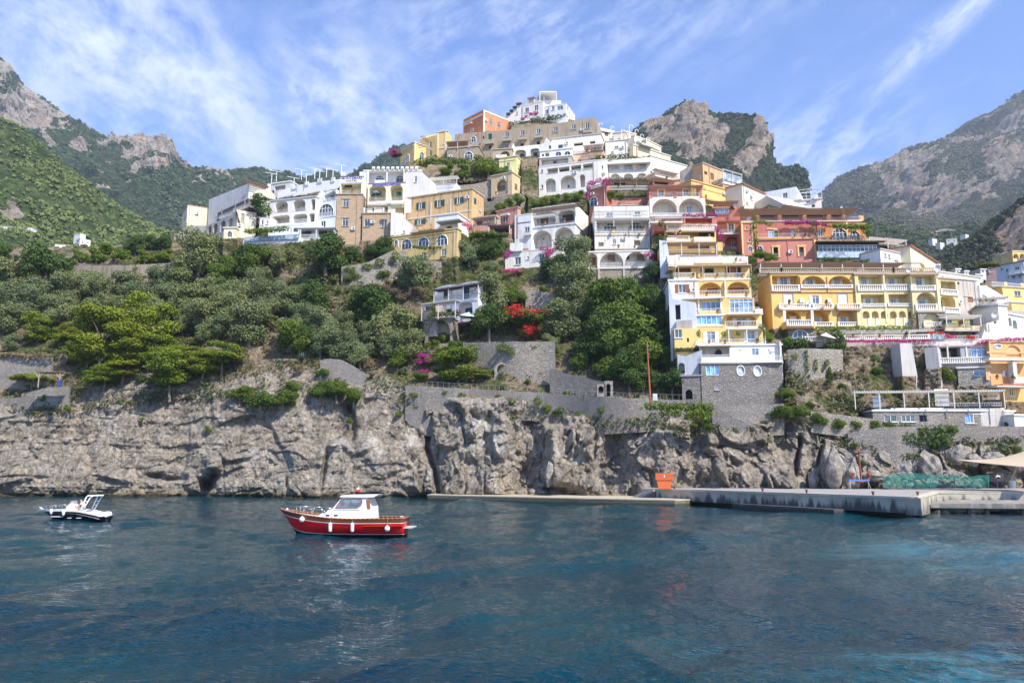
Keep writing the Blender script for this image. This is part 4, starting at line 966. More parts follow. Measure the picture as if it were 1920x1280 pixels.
b = Bld('house', 'large white house with three arches and a long loggia in the upper middle', plaster(WHITE, .12), 1010, 314, 1122, 300.5, 363, Y=174, depth=('R', 1133), roof='para', items='''
  w 1016 320.5 4 5; w 1016.5 350 4 7; R 1036 320 20 9 1.5 m; R 1057.5 317.5 20 9 1.5 m; R 1080 314.5 19 9 1.5 m; R 1102 311.5 18 9 1.5 m
  N 1036 323.5 20 4; N 1080 319 19 4; N 1102 316 18 4
  A 1032 347.5 20 26 1.6 w; A 1064.5 342 30 26 1.6 w; A 1092 339 10 24 1.6 w; -w 1029 350 3 5; -o 1033 344 3 3; -o 1074 340 4 4; -q 1068 352 3 4 k''')
Bld('house', 'white villa with three small arches under an awned balcony', plaster(WHITE, .12), 1136, 300.5, 1219, 296.5, 337, Y=176, depth=('R', 1230), roof='none', top=[(1136, 304), (1150, 300), (1219, 295)], items='''
  q 1152 312.5 14 11 l; q 1178 312 15 11 l; q 1204 311 15 11 l; N 1152 317 20 7 w; N 1178 316 20 7 w; N 1204 315.5 20 7 w; c 1197 314 5 8 a
  A 1153.5 330 17 9 .8 o; A 1178 330 18 9 .8 o; A 1203.5 329 18 9 .8 o; p 1178 304.5 84 2.5 1.2 w''')
Bld('house', 'narrow white house at the left end of the awned villa', plaster(WHITE, .12), 1120, 301, 1137, 299, 340, Y=175, depth=5, roof='para', items='w 1129 314 4 7; W 1128 322 12 5 .4 w')
Bld('house', 'plain white house corner with one small window on the upper right ridge', plaster(WHITE, .12), 1135, 265.5, 1175, 262, 299, Y=186, depth=('R', 1182), roof='slab', trim=flat(OFFW), items='w 1156 276 7 4.5; w 1148 286 5 4')
Bld('house', 'cream house with a red brown drainpipe high on the right ridge', plaster(CREAM, .15), 1187, 271.5, 1257, 293, 302, Y=190, depth=('L', 1172), roof='slab', trim=flat(OFFW), items='c 1194 286 1.5 28 b; p 1214 272 22 4 1.2 x; L:w 1180 282 5 6')
Bld('house', 'long cream wall of a house stepping down behind the awned villa', plaster((.74, .70, .56), .15), 1219, 292, 1288, 311.5, 330, Y=182, depth=('L', 1216), roof='slab', trim=flat(OFFW))
for i, (x0, y0, x1, y1, yb, Y, lab, mt) in enumerate((
    (1122, 241, 1151, 247, 268, 197, 'white house end with a brown window next to the palazzo corner', WHITE),
    (1150, 250, 1172, 247, 270, 196, 'cream house front with low gable on the right ridge', (.74, .70, .58)),
    (1172, 247, 1192, 252, 274, 199, 'pink roofed house peak on the right ridge', (.64, .36, .28)),
    (1190, 255, 1214, 264, 280, 198, 'white ridge house with four dark windows', WHITE),
    (1212, 262, 1240, 276, 296, 197, 'curved cream house at the right end of the ridge line', (.74, .68, .52)))):
    Bld('house', lab, plaster(mt, .15), x0, y0, x1, y1, yb, Y=Y, depth=5, roof='slab', trim=trim_c, items=[ 'h 1137 252 7 7 b; W 1137 245 26 5 .3 w', 'w 1161 262 6 5; w 1169 262 4 4', 'h 1182 256 14 6 s', 'w 1196 266 4 5; w 1204 268 5 5; w 1210 270 4 5', 'q 1230 282 14 6 o'][i])
for i, (x, y) in enumerate(((1123.5, 241), (1145.5, 247), (1165.5, 253), (1180, 247), (1191, 253), (1201, 262), (1212, 268))):
    o = empty('chimney_flue', P(x, y, 194), ['first white hooked flue pipe next to the palazzo corner', 'second white hooked flue pipe from the palazzo corner', 'third white hooked flue pipe from the palazzo corner', 'tallest white hooked flue pipe above the pink roofed peak', 'white hooked flue pipe just right of the pink peak', 'white hooked flue pipe second right of the pink peak', 'last white hooked flue pipe down the right ridge'][i], 'flue pipe', 'hooked flue pipes along the ridge')
    k = 1.15 if i == 3 else .9
    q = MB(); q.path([(-.0, 0, -1.2), (0, 0, 1.2*k)] + [(.42*k-.42*k*cos(t*pi/6), 0, 1.2*k+.42*k*sin(t*pi/6)) for t in range(1, 7)] + [(.84*k, 0, .9*k)], .09, 5)
    q.build('pipe', flat((.76, .75, .72)), o); MB().box(-.3, .3, -.3, .3, -2, -.7).build('base', flat(WHITE), o)
# --- right upper tan/cream group
Bld('house', 'small balcony house with white scalloped awning above a pink underside', plaster(PEACH, .25), 1229, 322, 1272, 332, 345, Y=170, depth=5, roof='none', top=[(1229, 322), (1233, 318), (1272, 330)], items='p 1252 320 42 2 1.5 w; N 1250 330 42 7 w .9; q 1252 326 30 6 k')
Bld('house', 'grey shaded house side with an open terrace corner below the mountain crag', plaster((.40, .37, .32), .5), 1274, 322, 1296, 318, 350, Y=168, depth=6, roof='none', top=[(1274, 322), (1299, 308), (1317, 318)], items='q 1305 322 6 5 s; N 1308 331 16 7 w')
Bld('house', 'tan orange house with one red shuttered window', plaster((.58, .39, .20), .5), 1317, 305.5, 1355, 321, 360, Y=167, depth=('L', 1298), roof='slab', trim=flat((.45, .36, .26)), items='s 1335 331 6 12 b; L:q 1306 326 8 6 b; L:N 1307 334 14 7 w')
Bld('house', 'worn brown house with a grey window under the glass fenced roof terrace', plaster((.40, .31, .20), .6), 1355, 344, 1394, 352, 400, Y=164, depth=6, roof='slab', trim=flat(OFFW), items='w 1376 365 8 14; c 1392 370 1.5 40 o')
Bld('roof_terrace', 'glass fenced roof terrace frame on the worn brown house', plaster((.5, .45, .38), .4), 1356, 333, 1391, 343, 346, Y=165.5, depth=5, roof='none', cat='terrace', items='P 1373 322 36 1 .3 345 o; f 1373 334 35 14 .2')
Bld('house', 'cream house with small windows stepping down right of the brown house', plaster((.76, .70, .56), .12), 1391, 345, 1433, 364, 396, Y=163, depth=6, roof='tile', items='w 1409 371 5 8; w 1412 363 4 1.5; w 1401 381 4 5')
Bld('house', 'bright yellow house with ochre mouldings below the tan orange house', plaster(YEL, .2), 1296, 338, 1362, 356, 384, Y=160, depth=6, roof='slab', trim=trim_y, items='c 1326 356 60 2 d; c 1330 372 64 2 d; q 1312 352 22 5 d; W 1340 372 30 8 .5')
Bld('villa', 'modern white villa with steep white side under a roof of blue glints', plaster((.74, .75, .77), .1), 1430, 361, 1498, 350, 384, Y=170, depth=8, roof='none', top=[(1430, 361), (1493, 350), (1500, 376)], items='w 1472 366 9 9; R 1450 378 30 8 1 x')
Bld('house', 'low cream gabled house in front of the modern white villa', plaster((.62, .56, .46), .2), 1406, 383, 1440, 367, 392, Y=162, depth=6, roof='none', top=[(1406, 385), (1438, 367), (1470, 383)], items='w 1450 384 10 6')
Bld('house', 'jumble of white rooms under the white steel roof frame', plaster(WHITE, .12), 1468, 379, 1540, 372, 392, Y=160, depth=7, roof='slab', items='w 1480 384 5 6; w 1515 379 8 5; q 1525 386 6 5 k; b 1498 370 10 8 .5 w; b 1530 369 8 8 .5 w')
fr = empty('roof_frame', P(1500, 375, 164), 'white steel cage frame on a roof against the far mountain', 'roof frame'); o = Vector(fr.location); q = MB()
G = [[P(1498+k*20.5, 357-k*3, 160)-o for k in range(3)], [P(1502+k*20, 374+k*1.5, 160)-o for k in range(3)]]
for a in (0, 1):
    for k in range(2): q.bar(G[a][k], G[a][k+1], .05); q.bar(G[a][k]+Vector((1, 5, 1-a)), G[a][k+1]+Vector((1, 5, 1-a)), .05)
for k in range(3): q.bar(G[0][k], G[1][k], .05); q.bar(G[0][k], G[0][k]+Vector((1, 5, 1)), .05); q.bar(G[0][k]+Vector((1, 5, 1)), G[1][k]+Vector((1, 5, 0)), .05)
for t in (.33, .66):
    for k in range(2): q.bar(G[0][k].lerp(G[1][k], t), G[0][k+1].lerp(G[1][k+1], t), .04)
q.build('steel_frame', flat((.75, .76, .78)), fr)
# --- red house group
Bld('house', 'red house with two yellow framed windows over two wide cream arches', plaster((.40, .145, .11), .3), 1217, 348, 1316, 347, 374, Y=158, depth=8, roof='none', items='''
  w 1239.5 362.5 9 11; w 1286 361.5 9 11; c 1239.5 355.5 14 2 y; c 1286 354.5 14 2 y; c 1233 362 2 13 y; c 1246 362 2 13 y; c 1280 362 2 13 y; c 1292 362 2 13 y
  b 1221 366 8 12 .6 s; b 1267 364 7 12 .6 s; b 1313 363 7 13 .6 s; n 1243 366 38 8 .9 m; n 1290 365 42 8 .9 m; P 1266 347 104 2 1.6 n''')
Bld('house', 'white house front with two wide shallow arches under the red house', plaster((.66, .63, .56), .3), 1218, 372, 1322, 371, 405, Y=155, depth=5, roof='none', rec=2.2, items='''
  A 1246 386 46 26 2.2 o; A 1296 385.5 46 27 2.2 o; -G 1292 393 10 12; -q 1316 394 3 12 k; N 1270 402.5 104 7 w''')
Bld('house', 'round red tower house with an arched window under a balustrade', plaster((.41, .16, .12), .35), 1104, 355, 1136, 347, 412, Y=162, depth=6, roof='none', trim=trim_w, items='a 1113 378 14 17; T 1118 350 32 6 x')
Bld('house', 'terrace house with white columns and dark interior right of the red tower', plaster((.52, .25, .18), .3), 1136, 373, 1217, 372, 388, Y=163, depth=6, roof='none', items='W 1170 380 70 6 .5 s')
b = Bld('house', 'grey balustraded terrace block with deep dark loggia above it', plaster((.45, .43, .39), .5), 1136, 349, 1216, 348, 356, Y=163, depth=6, roof='none', items='T 1176 353 80 7 x .2')
Bld('house', 'loggia with painted dark interior and white columns behind the green bush', plaster((.10, .09, .07), .3), 1137, 357, 1214, 357, 374, Y=165, depth=4, roof='none', items='b 1158.5 366 3.5 17 1.5 w; b 1192 366 3.5 17 1.5 w; q 1175 366 26 14 k; q 1203 366 16 14 k')  # near black plaster paints the shade inside the loggia
Bld('pergola_house', 'low brown pergola house covered with bare vines above the balustrade', plaster((.30, .24, .20), .5), 1135, 335, 1224, 335, 348, Y=166, depth=5, roof='none', items='P 1178 336 92 2 2 347 n; q 1162 344 22 6 k; q 1240 340 14 8 k', cat='house')
Bld('house', 'pink and dark terrace house right of the vine pergola', plaster((.46, .22, .18), .4), 1224, 337, 1275, 341, 352, Y=164, depth=5, roof='none', items='q 1240 342 26 8 k; P 1246 336 44 1.5 1.5 n')
# --- middle whites
Bld('house', 'four storey white house with two glazed arches behind a long railing', plaster((.70, .68, .64), .45), 1114, 387, 1217, 386, 470, Y=152, depth=8, roof='none', sink=.5, rec=2, items='''
  w 1143 402 12 7 n; w 1195 400 11 7; c 1165 409 104 2 x; R 1168 423 98 20 2 w; -a 1144 426 25 16; -a 1192 425 25 18; N 1168 433 104 7; P 1168 410.5 104 1.5 .8 433 x
  c 1168 441 104 2.5 t; q 1127 458 10 8 o; w 1152 453 6 10; q 1143 452 12 14 t; q 1195 455 12 10 t; c 1165 467 100 2 t; N 1165 399 100 8 w; c 1150 434 5 5 y''')
Bld('house', 'white house with three wide shallow arches standing on a stone base', plaster(WHITE, .25), 1098, 473, 1226, 470, 503, Y=147, depth=8, roof='none', rec=2.0, items='''
  A 1109 488 22 27 2 w; A 1146.5 485.5 44 30 2 w; A 1193 484.5 42 30 2 w; -h 1112 490 9 14 b; -q 1146 487 13 12 n; -q 1176.5 486 5 6 k; -q 1200 485 13 10 n; N 1146 496 40 7 w; N 1193 495 42 7 w; c 1160 471 128 2.5 w''')
Bld('undercroft', 'rough stone base with concrete pillars under the three arch white house', stone((.36, .32, .27), 1.8), 1121, 504.5, 1226, 503, 522, Y=146.6, depth=6, roof='slab', trim=flat((.4, .37, .33)), cat='stone base', items='b 1123 514 4 20 .2 x; b 1170 513 4 20 .2 x; b 1216 512 4 20 .2 x')
Bld('house', 'white house with scroll arches over a dark railed balcony in the centre', plaster((.74, .72, .68), .4), 997, 391, 1078, 380.5, 426, Y=155, depth=('R', 1103), roof='none', rec=1.6, sink=.4, items='''
  S 1021 410 40 24 1.6 w; S 1062 406 32 24 1.6 w; -h 1021 416 14 14 n; -q 1067 411 19 13 k; -a 1053 413 5 9; -a 1007 416 4 7; N 1022 422 44 5 m; N 1062 418 34 5 m; p 1018 404 40 4 1 w; P 1040 386.5 92 2 1.8 n''')
Bld('house', 'two tall white arches carrying the scroll arched house', plaster((.70, .68, .64), .4), 994, 428, 1078, 419, 470, Y=153.5, depth=('R', 1094), roof='slab', rec=2.6, items='A 1016 449 37 34 2.6 w; A 1057 443 37 34 2.6 w; -q 1024 452 2 2 k')
Bld('house', 'flat fronted white house wing with a dark balcony window left of the tall arches', plaster((.68, .69, .70), .3), 965, 405, 996, 401, 466, Y=155, depth=6, roof='para', items='w 988.5 431 9 11 k; n 989 436 12 5 .6 m; c 970 427 1.2 40 m; c 983 417 24 1 m')
Bld('house', 'low white house with orange shuttered windows under the tall arches', plaster(WHITE, .3), 947, 474, 1052, 465, 500, Y=149, depth=6, roof='para', items='''
  w 971 489 11 14 b; w 990 483.5 4 5 b; w 1016 482 10 12 b; w 1048 478 8 4 b; R:w 1060 480 4 8; b 967 463 22 16 .5 w; a 967 464 7 9''')
Bld('house', 'small pink house with a white framed window among brown awnings', plaster(PINK, .35), 931, 397, 970, 388.5, 422, Y=158, depth=('R', 976), roof='slab', trim=flat(PINK), items='w 947.5 410 10 15; p 945 402 14 3 .7 o')
Bld('house', 'low house under a brown tiled awning left of the small pink house', plaster((.42, .34, .3), .4), 888, 407, 931, 402, 425, Y=157, depth=5, roof='none', items='P 907 406.5 44 2.5 2.2 422 n; w 915 413 9 8; q 899 418 12 8 t')
Bld('terrace', 'dark reed pergola terrace over a pink parapet', plaster(PINK, .4), 888, 424, 956, 420, 440, Y=155, depth=4, roof='none', cat='terrace', items='P 936 420.5 40 3 2.4 438 k; q 940 431 28 12 k')
# --- Montemare side
b = Bld('house', 'orange tan house with green shutters and peeling plaster in the upper left middle', plaster((.60, .40, .20), .55), 763, 372, 884.5, 353.5, 427, Y=160, depth=('R', 907), roof='slab', trim=flat((.46, .38, .28)), items='''
  k 789.5 386 8 13; k 824.5 381.5 9 12; k 861 376 8 12; k 788 416 10 10; s 821 409 4 9; c 808 400 1.4 40 o; c 845 393 1.4 40 o; c 824 403 118 1.6 o; R:s 890.5 377 4 10; R:w 900 394 3 4''')
b.pl = 'F'
Bld('house', 'white cube house with a dark metal awning on the slope below the green shutters', plaster(WHITE, .2), 815, 405, 858, 399.5, 434, Y=153, depth=('R', 888), roof='slab', items='p 839 413 44 2 2.2 l; v 843 427 9 8; W 800 431 0.1 .1 .1')
Bld('house', 'yellow house with arched windows and a vine balcony below the white cube', plaster((.62, .46, .20), .45), 730.5, 446, 857, 428.5, 488, Y=151, depth=('R', 865), roof='slab', trim=flat((.62, .48, .24)), items='''
  a 743 457 7 14; a 762 458 19 19; a 794 454.5 20 19; a 829 450.5 20 20; w 794 478 8 10; w 832 473 9 13; c 795 441 120 2 y; P 800 432 60 2 1 n; N 746 482 30 6 n''')
Bld('wall', 'white sloping stair wall between the stone tower and the yellow arched house', plaster(WHITE, .2), 733, 400, 762, 398, 440, Y=157, depth=5, roof='none', top=[(733, 400), (745, 398), (762, 412), (775, 424)], cat='wall', items='w 757 435 5 5')
H = 'hotel'
hotelY = 163
b = Bld('hotel', 'cream hotel front with its big blue name sign over two dining arches', plaster((.76, .70, .52), .15), 690, 345, 761, 342, 409, Y=hotelY, depth=8, roof='none', rec=2.4, items='''
  S 707.5 362 32 28 2.4 c; S 743 361.5 24 28 2.4 c; -q 710 368 17 7 g; -q 751 368 8 7 g; N 707 374 30 6 x; N 743 373.5 24 6 x; c 725 343.5 72 1.2 b; W 722 380 66 5 .5 w; S 746 394 22 12 1.5; q 722 392 12 12 n''', cat='hotel', trim=trim_w)
hot = b
Bld('hotel_wing', 'white top floor of the hotel with arched glass doors behind slim posts', plaster((.72, .73, .75), .1), 683, 320.5, 790, 320.5, 345, Y=168, depth=7, roof='slab', rec=1.5, cat='hotel', items='''
  R 725 333 72 22 1.5; -a 712 336 16 14; -a 750 336 15 14; b 690 332 3 24 .3 w; b 725.5 330 2.5 22 .3 w; b 758 330 3 24 .3 w; W 712 340 18 4 .5 w; w 779.5 335 4 11''')
b = Bld('hotel_wing', 'plain white end wall of the hotel stepping down to the right', plaster(WHITE, .1), 760, 325, 789, 322, 373, Y=162.5, depth=('R', 808), roof='none', cat='hotel', top=[(760, 325), (790, 322), (806, 336), (808, 372)], items='w 779.5 336 4 11; w 772 360 1 1')
hs = Bld('hotel_wing', 'cream hotel stair tower under the blue name sign with an open balcony room', plaster((.76, .72, .58), .12), 638, 331, 680, 330, 364, Y=160.5, depth=8, roof='none', cat='hotel', rec=2, items='''
  R 658 354 38 19 2 c; -q 656 351 13 7 k; N 658 359.5 38 5 m; c 659 331 42 1.2 b; b 643 326 8 8 .2 w; b 678 326 8 8 .2 w''', trim=trim_w)
Bld('stone_tower', 'tall tan tuff block tower with two windows at the hotel corner', tuff(), 632, 364.5, 679, 364.5, 458, Y=160, depth=8, roof='slab', trim=flat((.40, .30, .20)), cat='tower', items='w 648.5 381 11 14; w 647.5 416.5 11 15; c 648.5 372.5 17 1.2 t; c 648 408 16 1.2 t; c 680 410 1.2 90 t')
Bld('house', 'lower tuff block wall with two windows right of the tower', tuff(), 680, 400.5, 735.5, 400, 450, Y=159.4, depth=8, roof='slab', trim=flat((.36, .28, .2)), items='w 688.5 418 10.5 14; w 720 419.5 10.5 14; c 720.5 411 15 1 t; N 707 395 52 9 w; b 683 394 2.5 10 .1 w; b 702 394 2.5 10 .1 w; b 719 394 2.5 10 .1 w; b 737 400 8 16 .2 w')
Bld('hotel_wing', 'white hotel wing with two rows of wide arches', plaster(WHITE, .12), 507, 377.5, 592, 368.5, 430, Y=162, depth=7, roof='slab', rec=2, cat='hotel', trim=flat((.5, .5, .5)), items='''
  S 527.5 388 24 20 2 o; S 561 385.5 23 21 2 o; S 587 383.5 8 20 2 o; S 526 411.5 34 15 2 o; S 562.5 409.5 27 16 2 o; S 585 408 11 16 2 o
  N 527.5 395.5 24 5; N 561 393 23 5; N 563 414 27 6 w; -q 537 389 3 4 n; -w 584 383 6 2''')
Bld('house', 'small white annex left of the hotel arches with a terracotta pot', plaster(WHITE, .15), 487, 409.5, 507, 408, 428, Y=161, depth=4, roof='para', items='w 492 417 4 9; w 501 417 3 6')
Bld('hotel_wing', 'white hotel bay with one big arched glass window and railing', plaster((.72, .73, .76), .12), 592, 370.5, 630, 365, 429, Y=161, depth=7, roof='none', rec=1.5, cat='hotel', items='a 612 393.5 28 22; N 612 401.5 32 7 w; w 606 420.5 9 12; S 621 366 26 18 1.5; N 619 373 24 5 w; c 611 407 38 1.5 w', top=[(592, 371), (602, 370), (602, 357), (631, 355)])
b = Bld('hotel_wing', 'curved yellow upper hotel floor below the white roof terrace', plaster((.72, .60, .28), .2), 521, 362, 636, 342, 374, Y=167, depth=7, roof='none', cat='hotel', trim=trim_w, items='w 560 364 6 11; w 584 359.5 7 12; w 609.5 352 8 8; w 538 370 5 6; N 575 369 20 5 w; W 565 357 10 .5 .2', top=[(521, 364), (560, 353), (600, 345), (636, 341)])
b = Bld('roof_terrace', 'white parapet terrace with leaning poles on top of the hotel', plaster((.74, .74, .73), .1), 521, 356, 637, 336, 362, Y=166.4, depth=1.2, roof='none', cat='terrace', top=[(521, 362), (524, 358), (560, 347), (600, 340), (637, 336)], items='b 551 351 8 7 .2 w; b 574 344 8 7 .2 w; b 599 338.5 8 8 .2 w; b 624 336.5 7 8 .2 w')
Bld('house', 'grey white low house at the left end of the hotel roof', plaster((.55, .55, .55), .3), 509, 345, 545, 340, 366, Y=172, depth=6, roof='slab', items='q 512 360 4 6 k; R 525 352 20 8 1')
Bld('conservatory', 'grey glass conservatory with a balcony under the hotel arches', plaster((.45, .46, .47), .2), 561, 429, 627, 428, 449, Y=158, depth=5, roof='slab', trim=flat((.2, .2, .2)), cat='conservatory', items='R 594 438 62 15 1.5 m; b 593 438 2.5 17 .1 o; b 563 438 2.5 18 .1 o; N 580 443 32 7 w; -q 581 438 10 8 k; -q 608 438 14 8 k')
Bld('terrace', 'glass walled lower terrace with a blue wash and vines on top', plaster((.62, .66, .70), .2), 456, 449, 561, 443, 455, Y=157, depth=5, roof='none', cat='terrace', items='f 510 446 100 8 .3')
Bld('house', 'pale blue white ground floor of the arched hotel wing', plaster((.68, .72, .76), .15), 507, 424, 600, 420, 448, Y=160, depth=4, roof='none', items='q 552 431 14 8 l; b 548 433 3 14 .2 w; w 577 434 6 8; N 540 421 60 4 w')
# left grey house in shade + cream box
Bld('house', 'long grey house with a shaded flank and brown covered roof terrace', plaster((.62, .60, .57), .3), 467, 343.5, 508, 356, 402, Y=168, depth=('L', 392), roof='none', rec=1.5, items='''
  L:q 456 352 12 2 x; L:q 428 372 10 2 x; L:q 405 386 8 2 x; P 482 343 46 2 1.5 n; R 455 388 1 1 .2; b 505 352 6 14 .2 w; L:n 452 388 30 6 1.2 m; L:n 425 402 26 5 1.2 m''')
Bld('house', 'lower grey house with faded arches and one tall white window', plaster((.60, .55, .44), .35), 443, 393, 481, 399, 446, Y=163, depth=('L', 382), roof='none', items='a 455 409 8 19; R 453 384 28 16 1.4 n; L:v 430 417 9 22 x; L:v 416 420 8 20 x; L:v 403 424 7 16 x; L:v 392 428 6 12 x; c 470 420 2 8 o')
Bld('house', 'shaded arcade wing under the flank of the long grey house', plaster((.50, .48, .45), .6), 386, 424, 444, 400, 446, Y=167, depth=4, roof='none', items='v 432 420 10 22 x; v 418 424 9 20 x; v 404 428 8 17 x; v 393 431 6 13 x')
Bld('house', 'scaffold gallery in painted dark shade along the flank of the long grey house', plaster((.12, .10, .09), .6), 391, 407, 466, 372, 410, Y=170.5, depth=3, roof='none', cat='gallery', items='N 430 398 60 6 t; b 415 400 1.5 18 .1 t; b 440 390 1.5 20 .1 t; b 458 384 1.5 22 .1 t')  # shade of the recessed band is painted as near black plaster
Bld('house', 'low cream annex with an arched window under the grey house', plaster(CREAM, .2), 420, 427.5, 442, 427, 446, Y=161, depth=4, roof='slab', items='a 431 439 9 11')
Bld('house', 'plain cream box house at the far left of the town', plaster((.76, .66, .44), .12), 352, 385, 391, 391, 424, Y=176, depth=('L', 342), roof='para', roofmat=flat((.5, .3, .2)), items='L:w 347 405 3 8')
Bld('retaining_wall', 'sloping grey retaining wall below the cream box house', plaster(GREYP, .5), 326, 428, 398, 421, 445, Y=173, depth=2, roof='none', cat='wall', top=[(326, 440), (352, 423), (398, 423)])
# --- villa in the olive grove
b = Bld('villa', 'white vaulted villa with dark blue shutters among the olive trees', plaster((.70, .71, .74), .2), 816, 541, 897, 529, 600, Y=141, depth=('R', 911), roof='none', rec=1.8, sink=.5, items='''
  s 837 551.5 11.5 16 e; s 874.5 549 12 21 e; S 872 582 28 32 1.4 w; q 874 581.5 12 11 e; q 840 583 12 8 k; N 855 557 80 7 m; P 855 537.5 84 1.2 1.6 565 k; c 856 567 80 1.5 w; R:c 905 540 4 1''')
vault(b, 838, 536, 42, 9); vault(b, 881, 529.5, 42, 9)
Bld('terrace', 'pink plastered porch with reed roof at the left of the vaulted villa', plaster((.40, .33, .31), .4), 793, 570, 816, 567, 600, Y=140, depth=4, roof='none', cat='terrace', items='P 822 565.5 64 2 2 598 x; q 803 574 13 14 t')
Bld('cellar', 'stone arch cellar under the vaulted villa', stone((.30, .26, .21), 1.6), 796, 599, 848, 596, 650, Y=139, depth=4, roof='slab', trim=flat((.32, .28, .24)), cat='stone arch', rec=1.5, items='A 823 622 42 44 1.8 t; -w 819 616 6 9; -q 818 630 8 10 k')
# --- the tall terraced yellow block
Bld('house', 'top salmon terrace with white plastic balustrade on the tiered yellow block', plaster(SALMON, .3), 1228, 407, 1343, 406, 430, Y=146, depth=6, roof='none', sink=.2, items='c 1285 408 116 2 x; q 1262 414 40 9 r; q 1310 414 50 9 r; T 1297 425.5 92 8 w .6; N 1250 412 60 7 m 1.5')
Bld('house', 'ochre floor with long white planter rail below the salmon terrace', plaster(YEL, .3), 1249, 433, 1342, 432, 452, Y=142, depth=6, roof='none', sink=.2, rec=1.5, items='R 1296 439 88 12 1.5 d; W 1259 449 18 6 1 w; n 1273 446.5 40 9 1 w; W 1318 448 34 7 1 w; p 1295 433 94 2 .8 t; -q 1325 439 30 8 k')
Bld('house', 'ochre floor under a brown reed pergola on the tiered yellow block', plaster(DEEPY, .3), 1242, 455, 1350, 454, 480, Y=138, depth=7, roof='none', sink=.2, rec=1.5, items='P 1294 453.5 100 3 2.2 478 n; P 1297 473 104 4 2 n; c 1295 468 104 1.5 w; q 1310 464 40 8 d; b 1350 462 10 16 .5 y')
Bld('house', 'white and ochre floor with red tiled edge and a blue towel', plaster((.70, .66, .60), .3), 1251, 482, 1402, 481, 503, Y=133, depth=8, roof='none', sink=.2, items='W 1261 486 20 14 1 w; n 1284 484 38 12 1 w; n 1328 484.5 50 12 1 w; n 1376 485 42 12 1 w; W 1396 486 12 8 1 w; c 1326 494 150 2 b; W 1277 493 48 8 1.1 o; c 1271 482 9 9 l')
Bld('house', 'yellow floor with dark shutters and a blue parasol on the tiered block', plaster(YEL, .25), 1266, 500, 1405, 498, 523, Y=129, depth=8, roof='none', sink=.2, items='q 1281 505 30 12 b; w 1314 507 7 9; q 1330 507 18 10 g; q 1375 506 30 13 b; h 1375 506 12 13 b; n 1284 516 40 10 .9 w; n 1363 517 84 10 .9 w; p 1340 497 138 1.5 1.2 t 520; c 1383 516 9 9 u; b 1310 510 5 20 .4 d')
Bld('house', 'white and yellow floor with two wide arches and an orange shuttered window', plaster(WHITE, .2), 1254, 526, 1309, 525, 572, Y=125, depth=8, roof='slab', items='k 1279 541 13 16 b; b 1279 561 54 10 .02 w; v 1272 576 8 12 k')
Bld('house', 'yellow floor with two wide shallow arches beside the orange shutters', plaster(YEL, .25), 1308, 527, 1408, 524.5, 558, Y=125.5, depth=7, roof='none', sink=.2, rec=1.6, items='A 1332 540 42 22 1.6 d; A 1384 539 42 22 1.6 d; -h 1336 546 20 12 b; -h 1381 546 28 14 b; n 1330 550 42 11 .5 w; n 1383 549.5 48 11 .5 w; c 1358 524.5 100 2 w; b 1360 543 2 34 .5 w')
Bld('house', 'yellow floor with large glass doors and an air conditioner', plaster(YEL, .2), 1280, 562, 1414, 558, 592, Y=123, depth=7, roof='none', sink=.2, items='G 1333 574 38 18; G 1390 573 44 26; n 1352 583.5 144 12 .7 w; W 1423 583 14 8 1 w; b 1310 573 3 26 .5 w; b 1352 573 3 26 .5 w; p 1318 558 80 2 1 w; b 1296 569 9 6 .4 o')
Bld('house', 'yellow floor with a wide blue window and right hand balcony', plaster(YEL, .2), 1303, 591, 1428, 589, 618, Y=121.5, depth=7, roof='none', sink=.2, rec=1.5, items='G 1329 599.5 48 17 u; S 1390 601 56 20 1.5 d; -d 1390 603 18 14; n 1394 607.5 66 12 .9 w; c 1365 590 126 2 w; c 1329 610 52 3 w; p 1395 587.5 66 1.5 1 w')
Bld('house', 'lowest yellow floor with two white glazed doors and thin white posts', plaster((.74, .52, .20), .2), 1264, 616, 1430, 614, 650, Y=120.2, depth=8, roof='none', items='d 1333 632 15 21; d 1408 631 14 21; w 1374 634 4 6; v 1290 637 4 8 s; n 1370 640 126 9 1 w; p 1400 615.5 70 2 1.2 w 646; w 1272 624 14 18')
Bld('house', 'white lean staircase wing with painted shade at the left edge of the tiered block', plaster((.58, .62, .70), .15), 1236, 450, 1254, 449, 520, Y=136, depth=6, roof='none', top=[(1236, 450), (1250, 452), (1262, 520)])  # white wall in shade: the bluish tone is painted into the plaster
Bld('house', 'tall white stair wing in painted blue shade with a dark doorway beside the yellow floors', plaster((.60, .63, .70), .15), 1255, 570, 1304, 567, 675, Y=122, depth=6, roof='none', top=[(1253, 525), (1262, 560), (1304, 567)], items='q 1271 585 10 28 k; b 1283 610 30 20 .6 x; w 1272 650 14 26')  # shade on the white wing is part of its bluish plaster colour
Bld('house', 'white house with arched porch and rough balcony on the stone bastion', plaster((.76, .75, .73), .15), 1313, 648.5, 1465, 646, 681, Y=118, depth=8, roof='slab', trim=trim_w, rec=1.5, items='R 1341 659 54 20 1.5 w; -v 1346 661 11 9; -a 1346 660 10 9; G 1416 659.5 13 13; n 1343 671 56 12 .9 w; n 1422 672 90 10 .9 w; o 1389 655 3 3; o 1443 655 3 3; p 1342 648.5 58 1.5 .8 n; b 1464 660 3 40 .6 w')
Bld('bastion', 'big grey rubble bastion with a square window and two oval windows', stone((.27, .25, .235), 2.0), 1314, 681.5, 1466, 681, 762, Y=117.2, depth=6, roof='slab', trim=flat((.30, .28, .26)), cat='stone base', items='G 1336 694 25 18 u; o 1388.5 695 15 19; o 1420 696 15 19; w 1344.5 727 8 8; q 1466 700 1 1')
